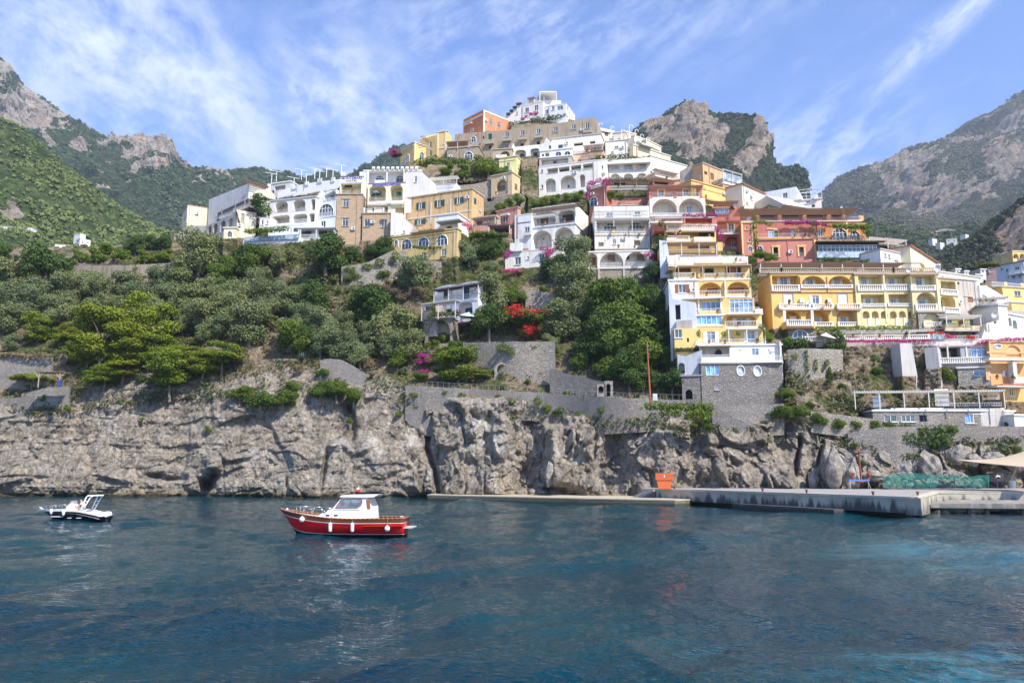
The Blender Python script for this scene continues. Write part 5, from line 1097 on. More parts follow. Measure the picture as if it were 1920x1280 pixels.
Bld('bastion', 'lower rubble wall with an arched dark door left of the bastion', stone((.25, .235, .22), 2.0), 1278, 705, 1316, 704, 764, Y=117.8, depth=4, roof='slab', trim=flat((.28, .26, .25)), cat='stone wall', items='v 1292 739 13 18')
Bld('wall', 'sloping white garden wall with painted grey shade under the tall stair wing', plaster((.40, .43, .48), .3), 1270, 661, 1316, 660, 706, Y=118.4, depth=3, roof='none', cat='wall', sink=.3, top=[(1270, 664), (1284, 668), (1316, 656)], items='v 1278 690 12 20 x')  # blue grey plaster paints the shade on a white wall
MBo = MB(); 
# --- red hotel
Bld('house', 'narrow red tower with brown pergolas and arched porch left of the red hotel', plaster((.42, .14, .10), .3), 1340, 381, 1386, 380, 470, Y=147, depth=8, roof='none', rec=1.6, items='P 1355 376 58 3 1.6 n; G 1352 396 30 9; c 1352 389 34 2 y; q 1372 390 10 7 d; w 1371 427 10 15; c 1364 427 2 16 y; c 1377 427 2 16 y; N 1368 434 36 6 m 1; A 1376 455 34 24 1.6 s; -w 1376 460 10 10; P 1368 413.5 40 2 1.4 b; N 1377 465 36 7 m')
Bld('house', 'slim salmon red tower with three small windows and yellow trim', plaster(SALMON, .25), 1390, 418, 1413, 417.5, 478, Y=143, depth=6, roof='slab', trim=trim_y, items='w 1400 428 5 6; w 1405 451 5 6; a 1406.5 466.5 8 10; c 1411 448 3 58 y; c 1392 448 3 58 y')
b = Bld('hotel', 'dark red hotel floor with orange columns under a long brown pergola roof', plaster((.39, .13, .09), .3), 1386, 396, 1585, 395, 416, Y=150, depth=8, roof='none', sink=.2, cat='hotel', items='''
  q 1439 406 28 9 k; q 1482 406 34 9 k; q 1528 405 32 9 k; q 1566 404 14 9 k; c 1440 400 30 2 y; c 1483 400 30 2 y; c 1526 399 30 2 y
  b 1419 406.5 7 13 .8 a; b 1462 406.5 7 13 .8 a; b 1509 406 7 13 .8 a; b 1554 405.5 7 13 .8 a; b 1582 400 5 18 .8 y; b 1615 409 9 9 .8 a; N 1502 410 226 7 m .9; P 1496 390.5 222 2 4 n; c 1490 415 200 1.6 y''')
b = Bld('hotel', 'red hotel floor with yellow framed windows and purple flowers', plaster((.43, .145, .105), .3), 1414, 418, 1532, 417, 450, Y=145.5, depth=7, roof='none', sink=.2, cat='hotel', trim=trim_y, items='''
  d 1446 438 10 13 u; s 1455 438 7 12 g; d 1487 437 8 12 u; s 1493 437 7 12 g; c 1447 429 20 2 y; c 1488 428 20 2 y; c 1415.5 433 3 30 y; n 1470 441.5 108 8 .9 m''')
Bld('hotel', 'orange hotel floor with two arched glass doors under the hanging vine', plaster((.55, .24, .08), .3), 1532, 419, 1622, 418, 455, Y=145, depth=7, roof='none', sink=.2, cat='hotel', trim=trim_y, items='w 1538 437 10 13; a 1574 440 28 24; a 1602 442 20 18; c 1588 432 3 30 y; n 1576 447 92 7 .9 m')
Bld('hotel', 'salmon red hotel wall with two ornate yellow framed windows', plaster((.50, .19, .145), .2), 1418, 451, 1530, 448, 492, Y=143.5, depth=7, roof='slab', trim=flat((.30, .12, .08)), cat='hotel', items='''
  q 1455 472 9 18 g; q 1503 471 9 18 l; b 1455 461.5 17 3.5 .12 y; b 1449 472 3 20 .12 y; b 1461 472 3 20 .12 y; b 1503 461 17 3.5 .12 y; b 1497 471 3 20 .12 y; b 1509 471 3 20 .12 y
  b 1529 470 4 42 .2 y; N 1455 479 12 7 m; N 1503 478 12 7 m; a 1424 468 12 14''')
Bld('conservatory', 'dark glass conservatory with white blinds at the right of the red hotel', plaster((.10, .11, .12), .2), 1533, 453.5, 1648, 453, 486, Y=142, depth=7, roof='slab', trim=flat((.05, .045, .04)), cat='conservatory', items='''
  R 1590 468 112 26 1.0 m; -c 1544 467 15 8 w; -c 1561 467 16 8 w; -c 1580 467 16 8 w; -c 1599 467 16 8 w; -c 1619 467 17 8 w; f 1590 477 116 12 .2; g 1590 469 110 20; p 1596 452 130 1.5 1.0 k''')
# --- yellow hotel
YH = 123.2
b = Bld('hotel', 'deep yellow left wing of the big hotel with balustraded balconies', plaster((.70, .47, .16), .2), 1444, 512, 1610, 512, 615, Y=YH, depth=('L', 1420), roof='slab', trim=flat((.45, .30, .18)), roofmat=flat((.40, .30, .22)), cat='hotel', rec=1.6, items='''
  R 1473 531 50 29 1.6 d; A 1525.5 529.5 46 25 1.6 d; A 1575 529.5 46 25 1.6 d; -d 1469 528 13 16; -d 1518 529 11 14; -d 1569 530 11 13
  T 1473 540 50 12; T 1525.5 537 45 7; T 1575 537 45 7; c 1525 548.5 164 1.6 b; c 1500 534 1.5 30 b; c 1550.5 534 1.5 30 b
  s 1478 559 18 20 w; s 1580 559 18 20 w; d 1529 562 12 16; t 1490 574 56 10 .6; t 1543 574 36 10 .6; t 1592 574 42 10 .6; b 1504 563 8 7 .4 w; b 1555 563 8 7 .4 w
  A 1532 591 44 28 1.6 d; A 1590 591 44 28 1.6 d; A 1487 594 30 26 1.6 d; -d 1531 602 11 14; -d 1581 601 11 14; -q 1484 600 12 10 o; T 1545 607.5 32 8; T 1592 607.5 40 8''')
Bld('balcony_bay', 'projecting deep yellow porch with white columns at the left foot of the yellow hotel', plaster((.70, .47, .16), .2), 1473, 602, 1528, 602, 614, Y=121.0, depth=2, roof='none', cat='porch', sink=.1, items='T 1499 605 46 12 .1; b 1471 590 5 26 .1 w; b 1523 590 5 26 .1 w; p 1498 578 66 3 .2 w; c 1499 613.5 54 2 b')
b = Bld('hotel', 'pale yellow middle wing of the big hotel with stacked loggias and columns', plaster((.70, .59, .32), .2), 1602, 514, 1716, 514, 615, Y=YH-.4, depth=8, roof='slab', roofmat=flat((.40, .30, .22)), cat='hotel', rec=1.6, items='''
  R 1632 530.5 45 29 1.6 p; R 1682 530 46 29 1.6 p; -d 1620 529 9 13; -d 1671 528 11 12; T 1632 539.5 45 12; T 1682 539 46 12
  R 1637 563.5 45 24 1.6 p; R 1689 563 45 24 1.6 p; -d 1627 565 10 12; -d 1674 565 11 11; T 1637 572 45 6; T 1689 571.5 45 6
  A 1624 590 13 14 .8 p; A 1641 590 13 14 .8 p; A 1658 590 13 14 .8 p; A 1675 590 13 14 .8 p; A 1692 590 13 14 .8 p; A 1709 590 12 14 .8 p; d 1637 604 10 15; d 1689 603 10 15; b 1660 560 3 90 .1 p; T 1710 608 20 8''')
b = Bld('hotel', 'right wing of the yellow hotel with one big arched balcony', plaster((.70, .59, .32), .2), 1707, 514.5, 1758, 514, 590, Y=YH-1.2, depth=7, roof='slab', roofmat=flat((.42, .30, .2)), cat='hotel', rec=1.5, items='''
  R 1731 530 44 29 1.5 p; -d 1722 529 12 14; T 1731 540 44 10; A 1737 568 38 40 1.5 p; -d 1728 568 12 14; T 1737 576 38 12''')
Bld('hotel', 'rough stone ground floor arch under the right wing of the yellow hotel', stone((.40, .36, .31), 2.2), 1721, 585, 1771, 584.5, 616, Y=YH-1.8, depth=6, roof='slab', trim=flat((.42, .35, .28)), cat='hotel', rec=1.3, items='A 1748 600 32 29 1.3 d; T 1748 607.5 30 8')
Bld('hotel', 'narrow end bay of the yellow hotel with angled balconies', plaster((.70, .59, .32), .2), 1757, 521, 1793, 524, 590, Y=YH-.6, depth=7, roof='slab', roofmat=flat((.42, .30, .2)), cat='hotel', rec=1.3, items='R 1778 538 28 22 1.3 p; T 1780 548 30 11; S 1777 566 28 22 1.3 y; T 1784 582 30 11; b 1761 560 5 60 .3 p')
b = Bld('roof_terrace', 'roof terrace balustrade along the top of the yellow hotel', plaster((.50, .44, .36), .4), 1424, 511, 1760, 511, 514, Y=YH+.6, depth=1, roof='none', cat='terrace', sink=.2, items='T 1445 507 40 10 t; T 1500 507 70 10 t; T 1570 507 68 10 t; T 1640 507 70 10 t; T 1715 507 80 10 t')
b = Bld('pergola', 'long thin brown pergola over the roof terrace of the yellow hotel', flat(WOOD), 1422, 491.5, 1728, 492.5, 493.5, Y=YH+5, depth=.25, roof='none', cat='pergola', sink=.01, items='P 1560 492.5 270 1.2 3.5 508 n')
# terrace under the yellow hotel
Bld('house', 'grey arched conservatory room at the foot of the yellow hotel', stone((.30, .27, .24), 2), 1478, 617, 1530, 616, 640, Y=121.6, depth=4, roof='slab', trim=flat((.35, .2, .15)), items='a 1500 626 28 17')
Bld('terrace', 'long garden terrace with balustrade and pergola below the yellow hotel', plaster((.42, .38, .33), .5), 1530, 639, 1742, 636.5, 648, Y=119.6, depth=6, roof='none', cat='terrace', items='T 1662 632 158 9 w; T 1528 635 36 9 w')
Bld('house', 'shaded room front behind the long terrace with small arches', plaster((.34, .29, .24), .5), 1560, 621, 1742, 620, 640, Y=122.6, depth=3, roof='none', items='P 1660 618 180 2.4 2.6 636 w; A 1612 628 26 13 .8 m; A 1650 628 26 13 .8 m; A 1690 628 26 13 .8 m')
Bld('terrace', 'white walled terrace with glass fence right of the long balustrade', plaster((.66, .65, .64), .3), 1742, 637, 1855, 634, 646, Y=119.4, depth=5, roof='none', cat='terrace', items='c 1757 630 30 9 l; f 1757 632 30 8 .2; N 1800 633 70 8 w')
# right houses
Bld('house', 'white pergola house with open frame above the white cottage', plaster((.78, .77, .75), .1), 1640, 464, 1700, 469, 474, Y=150, depth=7, roof='none', items='P 1664 447 70 2 3 470 w; N 1672 462 60 8 w')
Bld('house', 'white cottage with two narrow windows right of the glass conservatory', plaster((.78, .77, .75), .12), 1650, 467, 1722, 482, 500, Y=141, depth=7, roof='slab', trim=flat((.5, .42, .36)), items='w 1660 478 3.5 8; w 1667.5 480 3.5 8; v 1681 489 9 5 x; w 1712 492 5 6')
Bld('house', 'cream house with sloping orange tiled edge stepping down to the right', plaster((.76, .68, .46), .12), 1706, 461, 1756, 493, 506, Y=146, depth=6, roof='tile', items='v 1730 498 9 8 p')
Bld('house', 'beige house with a brown shuttered window at the right of the yellow hotel', plaster((.46, .41, .36), .5), 1776, 521, 1831, 526, 596, Y=131, depth=7, roof='slab', trim=flat((.55, .5, .44)), items='s 1819 561 10 11 b; q 1797 531 4 4 k; c 1830 560 2 70 x; c 1815 556 16 1 t')
Bld('house', 'long flat roofed white house behind the dish above the beige house', plaster((.66, .62, .56), .3), 1752, 508, 1836, 520, 532, Y=140, depth=8, roof='slab', trim=flat((.5, .48, .4)), items='p 1790 521 40 2 1.4 w')
Bld('house', 'pale yellow porch house with an arched doorway under a flat awning', plaster((.74, .66, .36), .15), 1773, 598, 1818, 598, 612, Y=121.8, depth=5, roof='none', items='G 1780 602.5 10 9; v 1805 602 8 11 b; P 1806 590.5 66 2 2.4 612 w; W 1810 614 76 7 1.2 p')
Bld('house', 'tall white block with a satellite dish at the right edge', plaster(WHITE, .1), 1871, 572, 1888, 573, 640, Y=120.5, depth=5, roof='slab', trim=flat((.45, .47, .48)), sink=1)
Bld('house', 'low white house with sloping roof under the satellite dish', plaster(WHITE, .1), 1846, 606, 1920, 606, 642, Y=119.6, depth=2.0, roof='none', sink=.05, top=[(1840, 636), (1850, 606), (1872, 600), (1892, 618), (1925, 634)], items='q 1866 604 5 5 b; b 1851 613 2.5 12 .2 w; b 1856 613 2.5 12 .2 w')
Bld('house', 'grey concrete terrace house with flower pots behind the white block', plaster((.40, .38, .36), .5), 1834, 572, 1872, 570, 606, Y=124, depth=6, roof='slab', items='P 1860 557 60 1.5 2 572 o; W 1852 566 30 8 .5 w')
Bld('house', 'white stair house with a brown rail behind the pergola posts at the right', plaster((.70, .66, .62), .3), 1836, 541, 1880, 566, 590, Y=137, depth=6, roof='none', top=[(1836, 535), (1850, 536), (1900, 566)], items='w 1846 556 8 8; q 1866 562 6 10 l')
Bld('house', 'yellow house with a grey barred window at the right edge', plaster((.76, .56, .20), .15), 1879, 537, 1960, 543, 575, Y=150, depth=8, roof='slab', trim=flat((.45, .36, .28)), items='w 1908 550 12 10 x; n 1900 535 80 8 .2 w; b 1886 532 6 7 .2 y; b 1917 534 6 7 .2 y')
Bld('house', 'small yellow house end below the barred window house', plaster((.76, .50, .22), .2), 1896, 566, 1960, 570, 600, Y=140, depth=6, roof='slab', items='W 1910 590 40 14 .4 x')
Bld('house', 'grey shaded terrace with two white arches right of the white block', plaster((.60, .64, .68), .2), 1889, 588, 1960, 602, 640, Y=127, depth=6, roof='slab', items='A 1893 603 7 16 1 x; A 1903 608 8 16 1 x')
Bld('hotel', 'white hotel in painted shade with dark windows and balconies on the far right', plaster((.62, .64, .70), .15), 1868, 499, 1919, 489, 534, Y=212, depth=('R', 1990), roof='tile', cat='hotel', group=None, items='w 1878 505 4 6 k; w 1888 507 6 7 k; w 1907 503 9 6 k; w 1900 520 6 5 k; w 1912 518 6 5 k; n 1905 511 26 4 1 w; w 1881 504 2 4; w 1890 519 3 6')  # blue grey plaster holds the shade of the white front
Bld('house', 'tan house with turquoise shutter above the far white hotel', plaster((.50, .38, .22), .3), 1867, 477.5, 1902, 470.5, 494, Y=235, depth=8, roof='para', roofmat=trim_c, items='w 1875 479 3 3; q 1886 478 11 2 l; w 1889 485 2 2; W 1910 487 26 5 1 w')
Bld('house', 'yellow roof loggia at the top right edge', plaster((.76, .56, .22), .2), 1898, 470.5, 1960, 473, 486, Y=232, depth=8, roof='slab', trim=trim_c, items='A 1905 480 10 9 1 a; A 1917 480 10 9 1 a')
Bld('house', 'pink house wall under the umbrella pine', plaster((.30, .20, .20), .3), 1849, 505, 1868, 504, 530, Y=200, depth=6, roof='none', items='w 1858 508 6 5')
for i, (x, y, w, h, lab) in enumerate(((1836, 520, 14, 10, 'small white hut left of the pink house'), (1812, 512, 8, 7, 'white framed hut on the dark slope'), (1796, 508, 9, 7, 'small open framed white hut with flat roof'), (1757, 500, 10, 8, 'white hut beside the big dish'), (1843, 508, 10, 6, 'white sloping hut above the pink house'))):
    Bld('hut', lab, plaster((.62, .62, .62), .3), x-w/2, y-h/2, x+w/2, y-h/2+.4, y+h, Y=170+i*3, depth=4, roof='slab', cat='hut', items=f'q {x} {y+1} {w*.35:.1f} {h*.5:.1f} k')
# bottom right orange house
Bld('house', 'bright orange house with blind arches at the lower right edge', plaster((.70, .39, .17), .25), 1855, 641, 1990, 643, 690, Y=116.2, depth=6, roof='slab', trim=flat((.62, .34, .14)), items='A 1900 658 28 22 .25 a; A 1932 658 26 22 .25 a; o 1870.5 649 15 7; c 1900 661 100 2 a; c 1856.5 662 3 44 a')
Bld('house', 'orange ground floor with white porch beams and column at the lower right', plaster((.68, .38, .15), .25), 1852, 681, 1990, 682, 722, Y=115.4, depth=5, roof='none', items='p 1895 673 80 4 1.4 w; b 1903.5 692 7 30 1.2 w; d 1890 701 11 11; b 1852 700 6 24 .2 a; W 1930 712 60 10 .8 w')
Bld('house', 'balcony house with white balustrade and glazed corner beside the orange house', plaster((.36, .36, .37), .3), 1758, 650, 1854, 647.5, 686, Y=117, depth=6, roof='slab', trim=flat((.45, .34, .28)), rec=1.6, items='R 1780 660 42 22 1.6 k; G 1836 660 31 25; T 1807 675 96 11 w .3; b 1777.5 662 2 28 .3 w; c 1812 660 3 24 o')
Bld('house', 'grey stone terrace room with a small arched door below the balcony house', stone((.32, .30, .27), 2), 1795, 690, 1856, 688, 722, Y=115.6, depth=4, roof='slab', trim=flat(OFFW), items='a 1851 697 8 13; G 1836 699 22 12; ')
Bld('ramp', 'smooth pale concrete chute running down the cliff below the terrace', plaster((.52, .50, .47), .2), 1688, 643, 1710, 643, 704, Y=115.6, depth=3, roof='none', cat='concrete chute', top=[(1687, 643), (1709, 643), (1720, 704)])
Bld('ramp', 'grey concrete buttress left of the balcony house', plaster((.46, .45, .44), .25), 1734, 652, 1758, 650, 690, Y=116.4, depth=3, roof='none', cat='buttress', top=[(1733, 652), (1757, 650), (1762, 690)])
Bld('hut', 'orange hut with white trimmed arched door at the lower right edge', plaster((.66, .40, .14), .2), 1880, 722, 1960, 724, 752, Y=114.2, depth=3, roof='tile', cat='hut', items='w 1897 735 8 14; p 1900 724 60 2 1.5 o')
# the white framed bathing terrace
Bld('building', 'low stone boathouse with blue doors and windows under the white framed terrace', stone((.33, .30, .27), 2.2), 1636, 770, 1890, 770, 800, Y=112.4, depth=5, roof='slab', trim=flat((.66, .65, .63)), cat='building', items='''
  w 1670 784.5 24 12 x; w 1703 784.5 26 12 x; q 1731 784 14 12 u; w 1819 785 18 16 u; s 1834 786 16 18 u; s 1862 791 18 18 u; c 1742 771 210 1.5 w; w 1890 783 12 7''')
b = Bld('terrace', 'white framed sun terrace with railing above the boathouse', plaster((.60, .56, .52), .3), 1640, 766, 1884, 764, 771, Y=113.0, depth=5, roof='none', cat='terrace', items='P 1742 732 282 2 1.5 766 w; N 1830 758 96 7 w .2; W 1720 766 100 3 .3 w; b 1766 745 26 32 .1 w; c 1644 753 16 22 l; b 1862 740 24 18 .2 t')
Bld('hut', 'small white washroom block with a dark window at the lower right', plaster(WHITE, .2), 1883, 771, 1901, 771, 790, Y=112.0, depth=3, roof='slab', cat='hut', items='w 1890 783 12 7')
Bld('hut', 'stepped white walls beside the washroom block', plaster(WHITE, .2), 1901, 778, 1960, 780, 800, Y=111.6, depth=3, roof='slab', cat='hut')
# far houses left and right
for i, (x, y, w, h, Y, lab) in enumerate(((10, 428, 26, 9, 474, 'long white villa half hidden on the far left slope'), (47, 430, 26, 9, 474, 'white villa under trees on the far left slope'), (160, 453, 20, 11, 470, 'white villa with a row of dark windows on the left ridge'),
      (156, 442, 10, 8, 476, 'white rooftop block above the far left villa'), (90, 455, 28, 10, 470, 'white terrace row with tan roof on the far left'), (120, 462, 34, 8, 464, 'lowest white terrace row stepping down to the right'), (33, 483, 7, 5, 240, 'tiny white hut in the left olive grove'),
      (1784, 450, 20, 7, 712, 'white villa with sunlit end on the far valley side'), (1744, 450, 8, 4, 712, 'tiny white house in the valley woods'), (1758, 457, 9, 4, 705, 'small white house on the valley side'), (1805, 442, 10, 5, 725, 'white house above the valley villa'))):
    k = 3 if w > 20 else 2
    it = '; '.join(f'q {x-w/2+w*(j+.5)/k/1.0:.1f} {y+h*.15:.1f} {w*.11:.1f} {h*.32:.1f} k' for j in range(k))
    h *= .75 if x > 1700 else (.72 if x < 180 else 1)
    sl = h*.25 if 80 < x < 200 else (-1.2 if x > 1700 else 0)
    Bld('far_house', lab, plaster(WHITE if i != 4 else (.7, .66, .6), .15), x-w/2, y-h/2-sl, x+w/2, y-h/2+sl, y+h/2, Y=Y, depth=6, roof='slab', items=it, cat='house', sink=5, trim=flat((.55, .42, .34)) if i in (4, 5) else None)
hill = make_hill()
# ================================================================ retaining walls
ST1, ST2, ST3 = stone((.30, .275, .25), 2.6), stone((.36, .32, .27), 2.0), stone((.24, .225, .21), 2.4)
rwall('path_wall', 'long grey rubble wall carrying the cliff path above the tall rocks', [(760, 722), (800, 724), (850, 727), (1000, 735), (1130, 744), (1250, 749), (1285, 750)], [(760, 770), (800, 800), (850, 800), (880, 770), (1000, 770), (1040, 782), (1130, 795), (1285, 785)], ST1, off=-.1)
rwall('garden_wall', 'brown rubble terrace wall with niches above the cliff path', [(868, 642), (1030, 640), (1041, 638)], [(868, 690), (1000, 712), (1041, 720)], ST2, off=-.3)
for px, lab in ((1001, 'right arched niche in the brown rubble terrace wall'), (941, 'left low arched niche in the brown rubble terrace wall')):
    Bld('wall_niche', lab, stone((.36, .32, .27), 2.0), px-14, 680, px+14, 680, 708, Y=T(px, 700)-.9, depth=1.5, roof='none', cat='niche', sink=.5, noledge=True, top=[(px-14, 690), (px-8, 682), (px, 679), (px+8, 682), (px+14, 690)], items=f'v {px} 691 18 16')
rwall('garden_wall', 'grey curved rubble wall with arched gateway above the cliff path', [(1031, 690), (1060, 700), (1088, 706), (1092, 702), (1105, 710), (1132, 716), (1146, 716)], [(1031, 732), (1146, 742)], ST3, off=-.9)
rwall('garden_wall', 'pale rubble terrace wall high under the left end of the town', [(640, 500), (690, 492), (735, 470), (760, 472)], [(640, 525), (690, 528), (735, 520), (760, 500)], ST2, off=-.8)
rwall('garden_wall', 'low dry stone wall on the left terraces under the trees', [(130, 498), (240, 497), (345, 492)], [(130, 522), (240, 520), (345, 512)], plaster((.30, .25, .19), .6), off=-.8)
rwall('garden_wall', 'rubble wall right below the yellow arched house', [(740, 486), (800, 489), (860, 492)], [(740, 500), (860, 515)], ST2, off=-.6)
rwall('garden_wall', 'round rubble bulge on the slope above the cliff in the left middle', [(600, 676), (615, 672), (640, 674), (660, 684), (685, 700)], [(600, 702), (685, 712)], ST1, off=-1.0)
rwall('garden_wall', 'grey rubble wall of the left terrace by the wooden pergola', [(-40, 660), (0, 660), (40, 664), (95, 668)], [(-40, 730), (95, 720)], ST1, off=-.9)
rwall('garden_wall', 'tall pale rubble wall under the wooden pergola at the left', [(40, 738), (92, 726), (128, 724)], [(40, 785), (128, 790)], ST1, off=.3)
rwall('garden_wall', 'long low wall over the left cave terrace', [(-60, 752), (0, 748), (62, 742)], [(-60, 775), (62, 780)], ST3, off=-.2)
rwall('garden_wall', 'shaded rubble terrace wall among trees right of the red flowers', [(985, 543), (1010, 545), (1040, 550)], [(985, 575), (1040, 585)], ST2, off=-.5)
rwall('garden_wall', 'grey rubble foundation wall below the round bastion at the right', [(1335, 762), (1440, 758), (1470, 756)], [(1335, 800), (1470, 795)], ST1, off=-.1)
rwall('garden_wall', 'rubble wall sloping down beside the creeper hedge', [(1335, 757), (1380, 785), (1418, 800)], [(1335, 810), (1418, 825)], ST3, off=-.2)
rwall('garden_wall', 'buttressed grey rubble wall below the two clipped hedges', [(1478, 655), (1512, 653), (1580, 655)], [(1478, 700), (1512, 712), (1580, 700)], ST2, off=-.25)
rwall('garden_wall', 'long dry wall above the green net and boulders', [(1590, 812), (1660, 800), (1790, 798), (1990, 800)], [(1590, 845), (1680, 880), (1790, 850), (1990, 850)], ST1, off=.2)
rwall('garden_wall', 'thin rubble wall climbing to the boathouse', [(1520, 770), (1580, 778), (1640, 785)], [(1520, 790), (1640, 805)], ST2, off=-.9)
# ================================================================ vegetation
def leaf_quads(pos, nrm, size, rng, aspect=.6):
    n = len(pos); t = np.cross(nrm, rng.normal(size=(n, 3))); t /= np.linalg.norm(t, axis=1)[:, None]+1e-9
    b = np.cross(nrm, t); sz = size*rng.uniform(.6, 1.3, (n, 1)); a = t*sz; c = b*sz*aspect
    v = np.stack([pos-a, pos-c*.9+a*.1, pos+a, pos+c], 1).reshape(-1, 3)
    return v
def blob_leaves(blobs, n, size, rng, up=.35, flatb=1.0, inner=.55):
    """leaf quads spread through a set of ellipsoid clumps [(x,y,z,rx,ry,rz)]"""
    B = np.array(blobs, float); w = (B[:, 3]*B[:, 4]+B[:, 3]*B[:, 5]+B[:, 4]*B[:, 5]); w /= w.sum()
    k = rng.choice(len(B), n, p=w); d = rng.normal(size=(n, 3)); d /= np.linalg.norm(d, axis=1)[:, None]
    r = rng.uniform(inner, 1.08, (n, 1))**.6
    lump = 1+.22*np.sin(d[:, :1]*5+k[:, None]*2.1)*np.cos(d[:, 2:]*6+k[:, None])
    p = B[k, :3]+d*B[k, 3:]*r*lump
    nn = d+rng.normal(size=(n, 3))*.65+np.array([0, 0, up]); nn /= np.linalg.norm(nn, axis=1)[:, None]
    v = leaf_quads(p, nn, size, rng)
    cr = rng.uniform(0, 1, len(B)); att = np.clip(.55*cr[k]+.45*rng.uniform(0, 1, n), 0, 1)
    return v, np.repeat(att, 4)
def leaf_mesh(name, blobs, n, size, seed, **k):
    rng = np.random.RandomState(seed); v, a = blob_leaves(blobs, n, size, rng, **k)
    return np_mesh(name, v, np.arange(len(v)).reshape(-1, 4), False, {'rnd': a})
LM = {
 'olive': leafmat('olive', (.095, .132, .056), (.230, .280, .130)),
 'dark': leafmat('dark', (.032, .070, .016), (.085, .150, .032)),
 'green': leafmat('green', (.055, .105, .014), (.140, .215, .032)),
 'bright': leafmat('bright', (.085, .160, .015), (.190, .270, .035), .35),
 'pine': leafmat('pine', (.040, .090, .010), (.225, .285, .022)),
 'dry': leafmat('dry', (.16, .13, .075), (.30, .25, .16)),
 'magenta': leafmat('magenta', (.26, .02, .15), (.56, .05, .34), .3),
 'pink': leafmat('pink', (.50, .03, .20), (.75, .08, .34), .3),
 'red': leafmat('red', (.42, .02, .02), (.66, .07, .06), .3),
 'agave': leafmat('agave', (.10, .16, .13), (.20, .28, .22)),
}
def clumps(seed, n, R0=.42, flat_=1.0, top=0):
    rng = random.Random(seed); out = []
    for i in range(n):
        a = rng.uniform(0, 2*pi); h = rng.uniform(-.85, .75); rr = sqrt(max(.05, 1-h*h))*rng.uniform(.25, .78)
        s = R0*rng.uniform(.7, 1.25); out.append((rr*cos(a), rr*sin(a), h*.78*flat_, s, s, s*.8*flat_))
    out.append((0, 0, 0, .5, .5, .45*flat_)); return out
def pine_blobs(seed, n, tall=1.0):
    rng = random.Random(seed); out = []
    for i in range(n):
        a = rng.uniform(0, 2*pi); h = rng.uniform(-.75, .8); env = sqrt(max(.08, 1-abs(h)**2.2)); rr = env*rng.uniform(.25, .85)
        s = rng.uniform(.24, .40); out.append((rr*cos(a), rr*sin(a), h*tall, s*1.15, s*1.15, s*.58))
    return out
def trunk_mesh(name, seed, h=1.2, r=.09, limbs=5, spread=.55, lean=0):
    rng = random.Random(seed); b = MB(); p = Vector((0, 0, -h)); q = Vector((rng.uniform(-.1, .1)+lean*.5, rng.uniform(-.08, .08), -h*.45)); t = Vector((lean, 0, -.1))
    b.bar(p, q, r, 7, r*.78).bar(q, t, r*.78, 7, r*.5)
    for i in range(limbs):
        a = 2*pi*i/limbs+rng.uniform(-.4, .4); s = q.lerp(t, rng.uniform(.1, .95)); e = Vector((cos(a)*spread*rng.uniform(.6, 1.1)+lean*.6, sin(a)*spread, rng.uniform(-.1, .5)))
        m = s.lerp(e, .5)+Vector((0, 0, .05)); b.bar(s, m, r*.42, 5, r*.3).bar(m, e, r*.3, 5, r*.1)
    return b.mesh(name)
PROTO = {}
def proto(sp, var):
    k = (sp, var)
    if k in PROTO: return PROTO[k]
    s = hash(sp) % 97 if False else sum(map(ord, sp))+var*17
    if sp == 'olive': c = leaf_mesh('crown', clumps(s, 15, .40), 8500, .047, s, up=.45); t = trunk_mesh('trunk', s)
    elif sp in ('dark', 'green'): c = leaf_mesh('crown', clumps(s, 12, .44), 6500, .058, s, up=.4); t = trunk_mesh('trunk', s)
    elif sp == 'bright': c = leaf_mesh('crown', clumps(s, 9, .42), 3600, .075, s, up=.4); t = trunk_mesh('trunk', s)
    elif sp == 'pine': c = leaf_mesh('crown', pine_blobs(s, 30), 12000, .046, s, up=.6, inner=.3); t = trunk_mesh('trunk', s, 1.7, .07, 9, .7)
    elif sp == 'umbrella':
        c = leaf_mesh('crown', [(x*.42+.06*y, y*.42, .1-.07*(x*x+y*y), .36, .36, .13) for x in (-1.5, -.5, .5, 1.5) for y in (-1, 0, 1)], 6000, .05, s, up=.7); t = trunk_mesh('trunk', s, 1.3, .06, 7, .8)
    elif sp == 'dry': c = leaf_mesh('crown', clumps(s, 8, .4, .7), 1900, .055, s, inner=.1); t = trunk_mesh('trunk', s, .6, .05, 7, .6)
    elif sp == 'agave':
        rng = np.random.RandomState(s); b = MB()
        for i in range(46):
            a = rng.uniform(0, 6.28); e = rng.uniform(.15, 1.3); d = Vector((cos(a)*cos(e), sin(a)*cos(e), sin(e))); w = Vector((-sin(a), cos(a), 0))*.055
            o = Vector((rng.uniform(-.3, .3), rng.uniform(-.3, .3), -.5)); b.face([o-w, o+w, o+d*.7+w*.6, o+d*1.15, o+d*.7-w*.6])
        c = b.mesh('crown'); t = None
    else: c = leaf_mesh('crown', clumps(s, 13, .30, .8), 2300, .055, s, up=.4); t = trunk_mesh('trunk', s, .8, .05, 5)
    mk = {'umbrella': 'pine'}.get(sp, sp); c.materials.append(LM[mk])
    if t: t.materials.append(bark())
    PROTO[k] = (c, t); return PROTO[k]
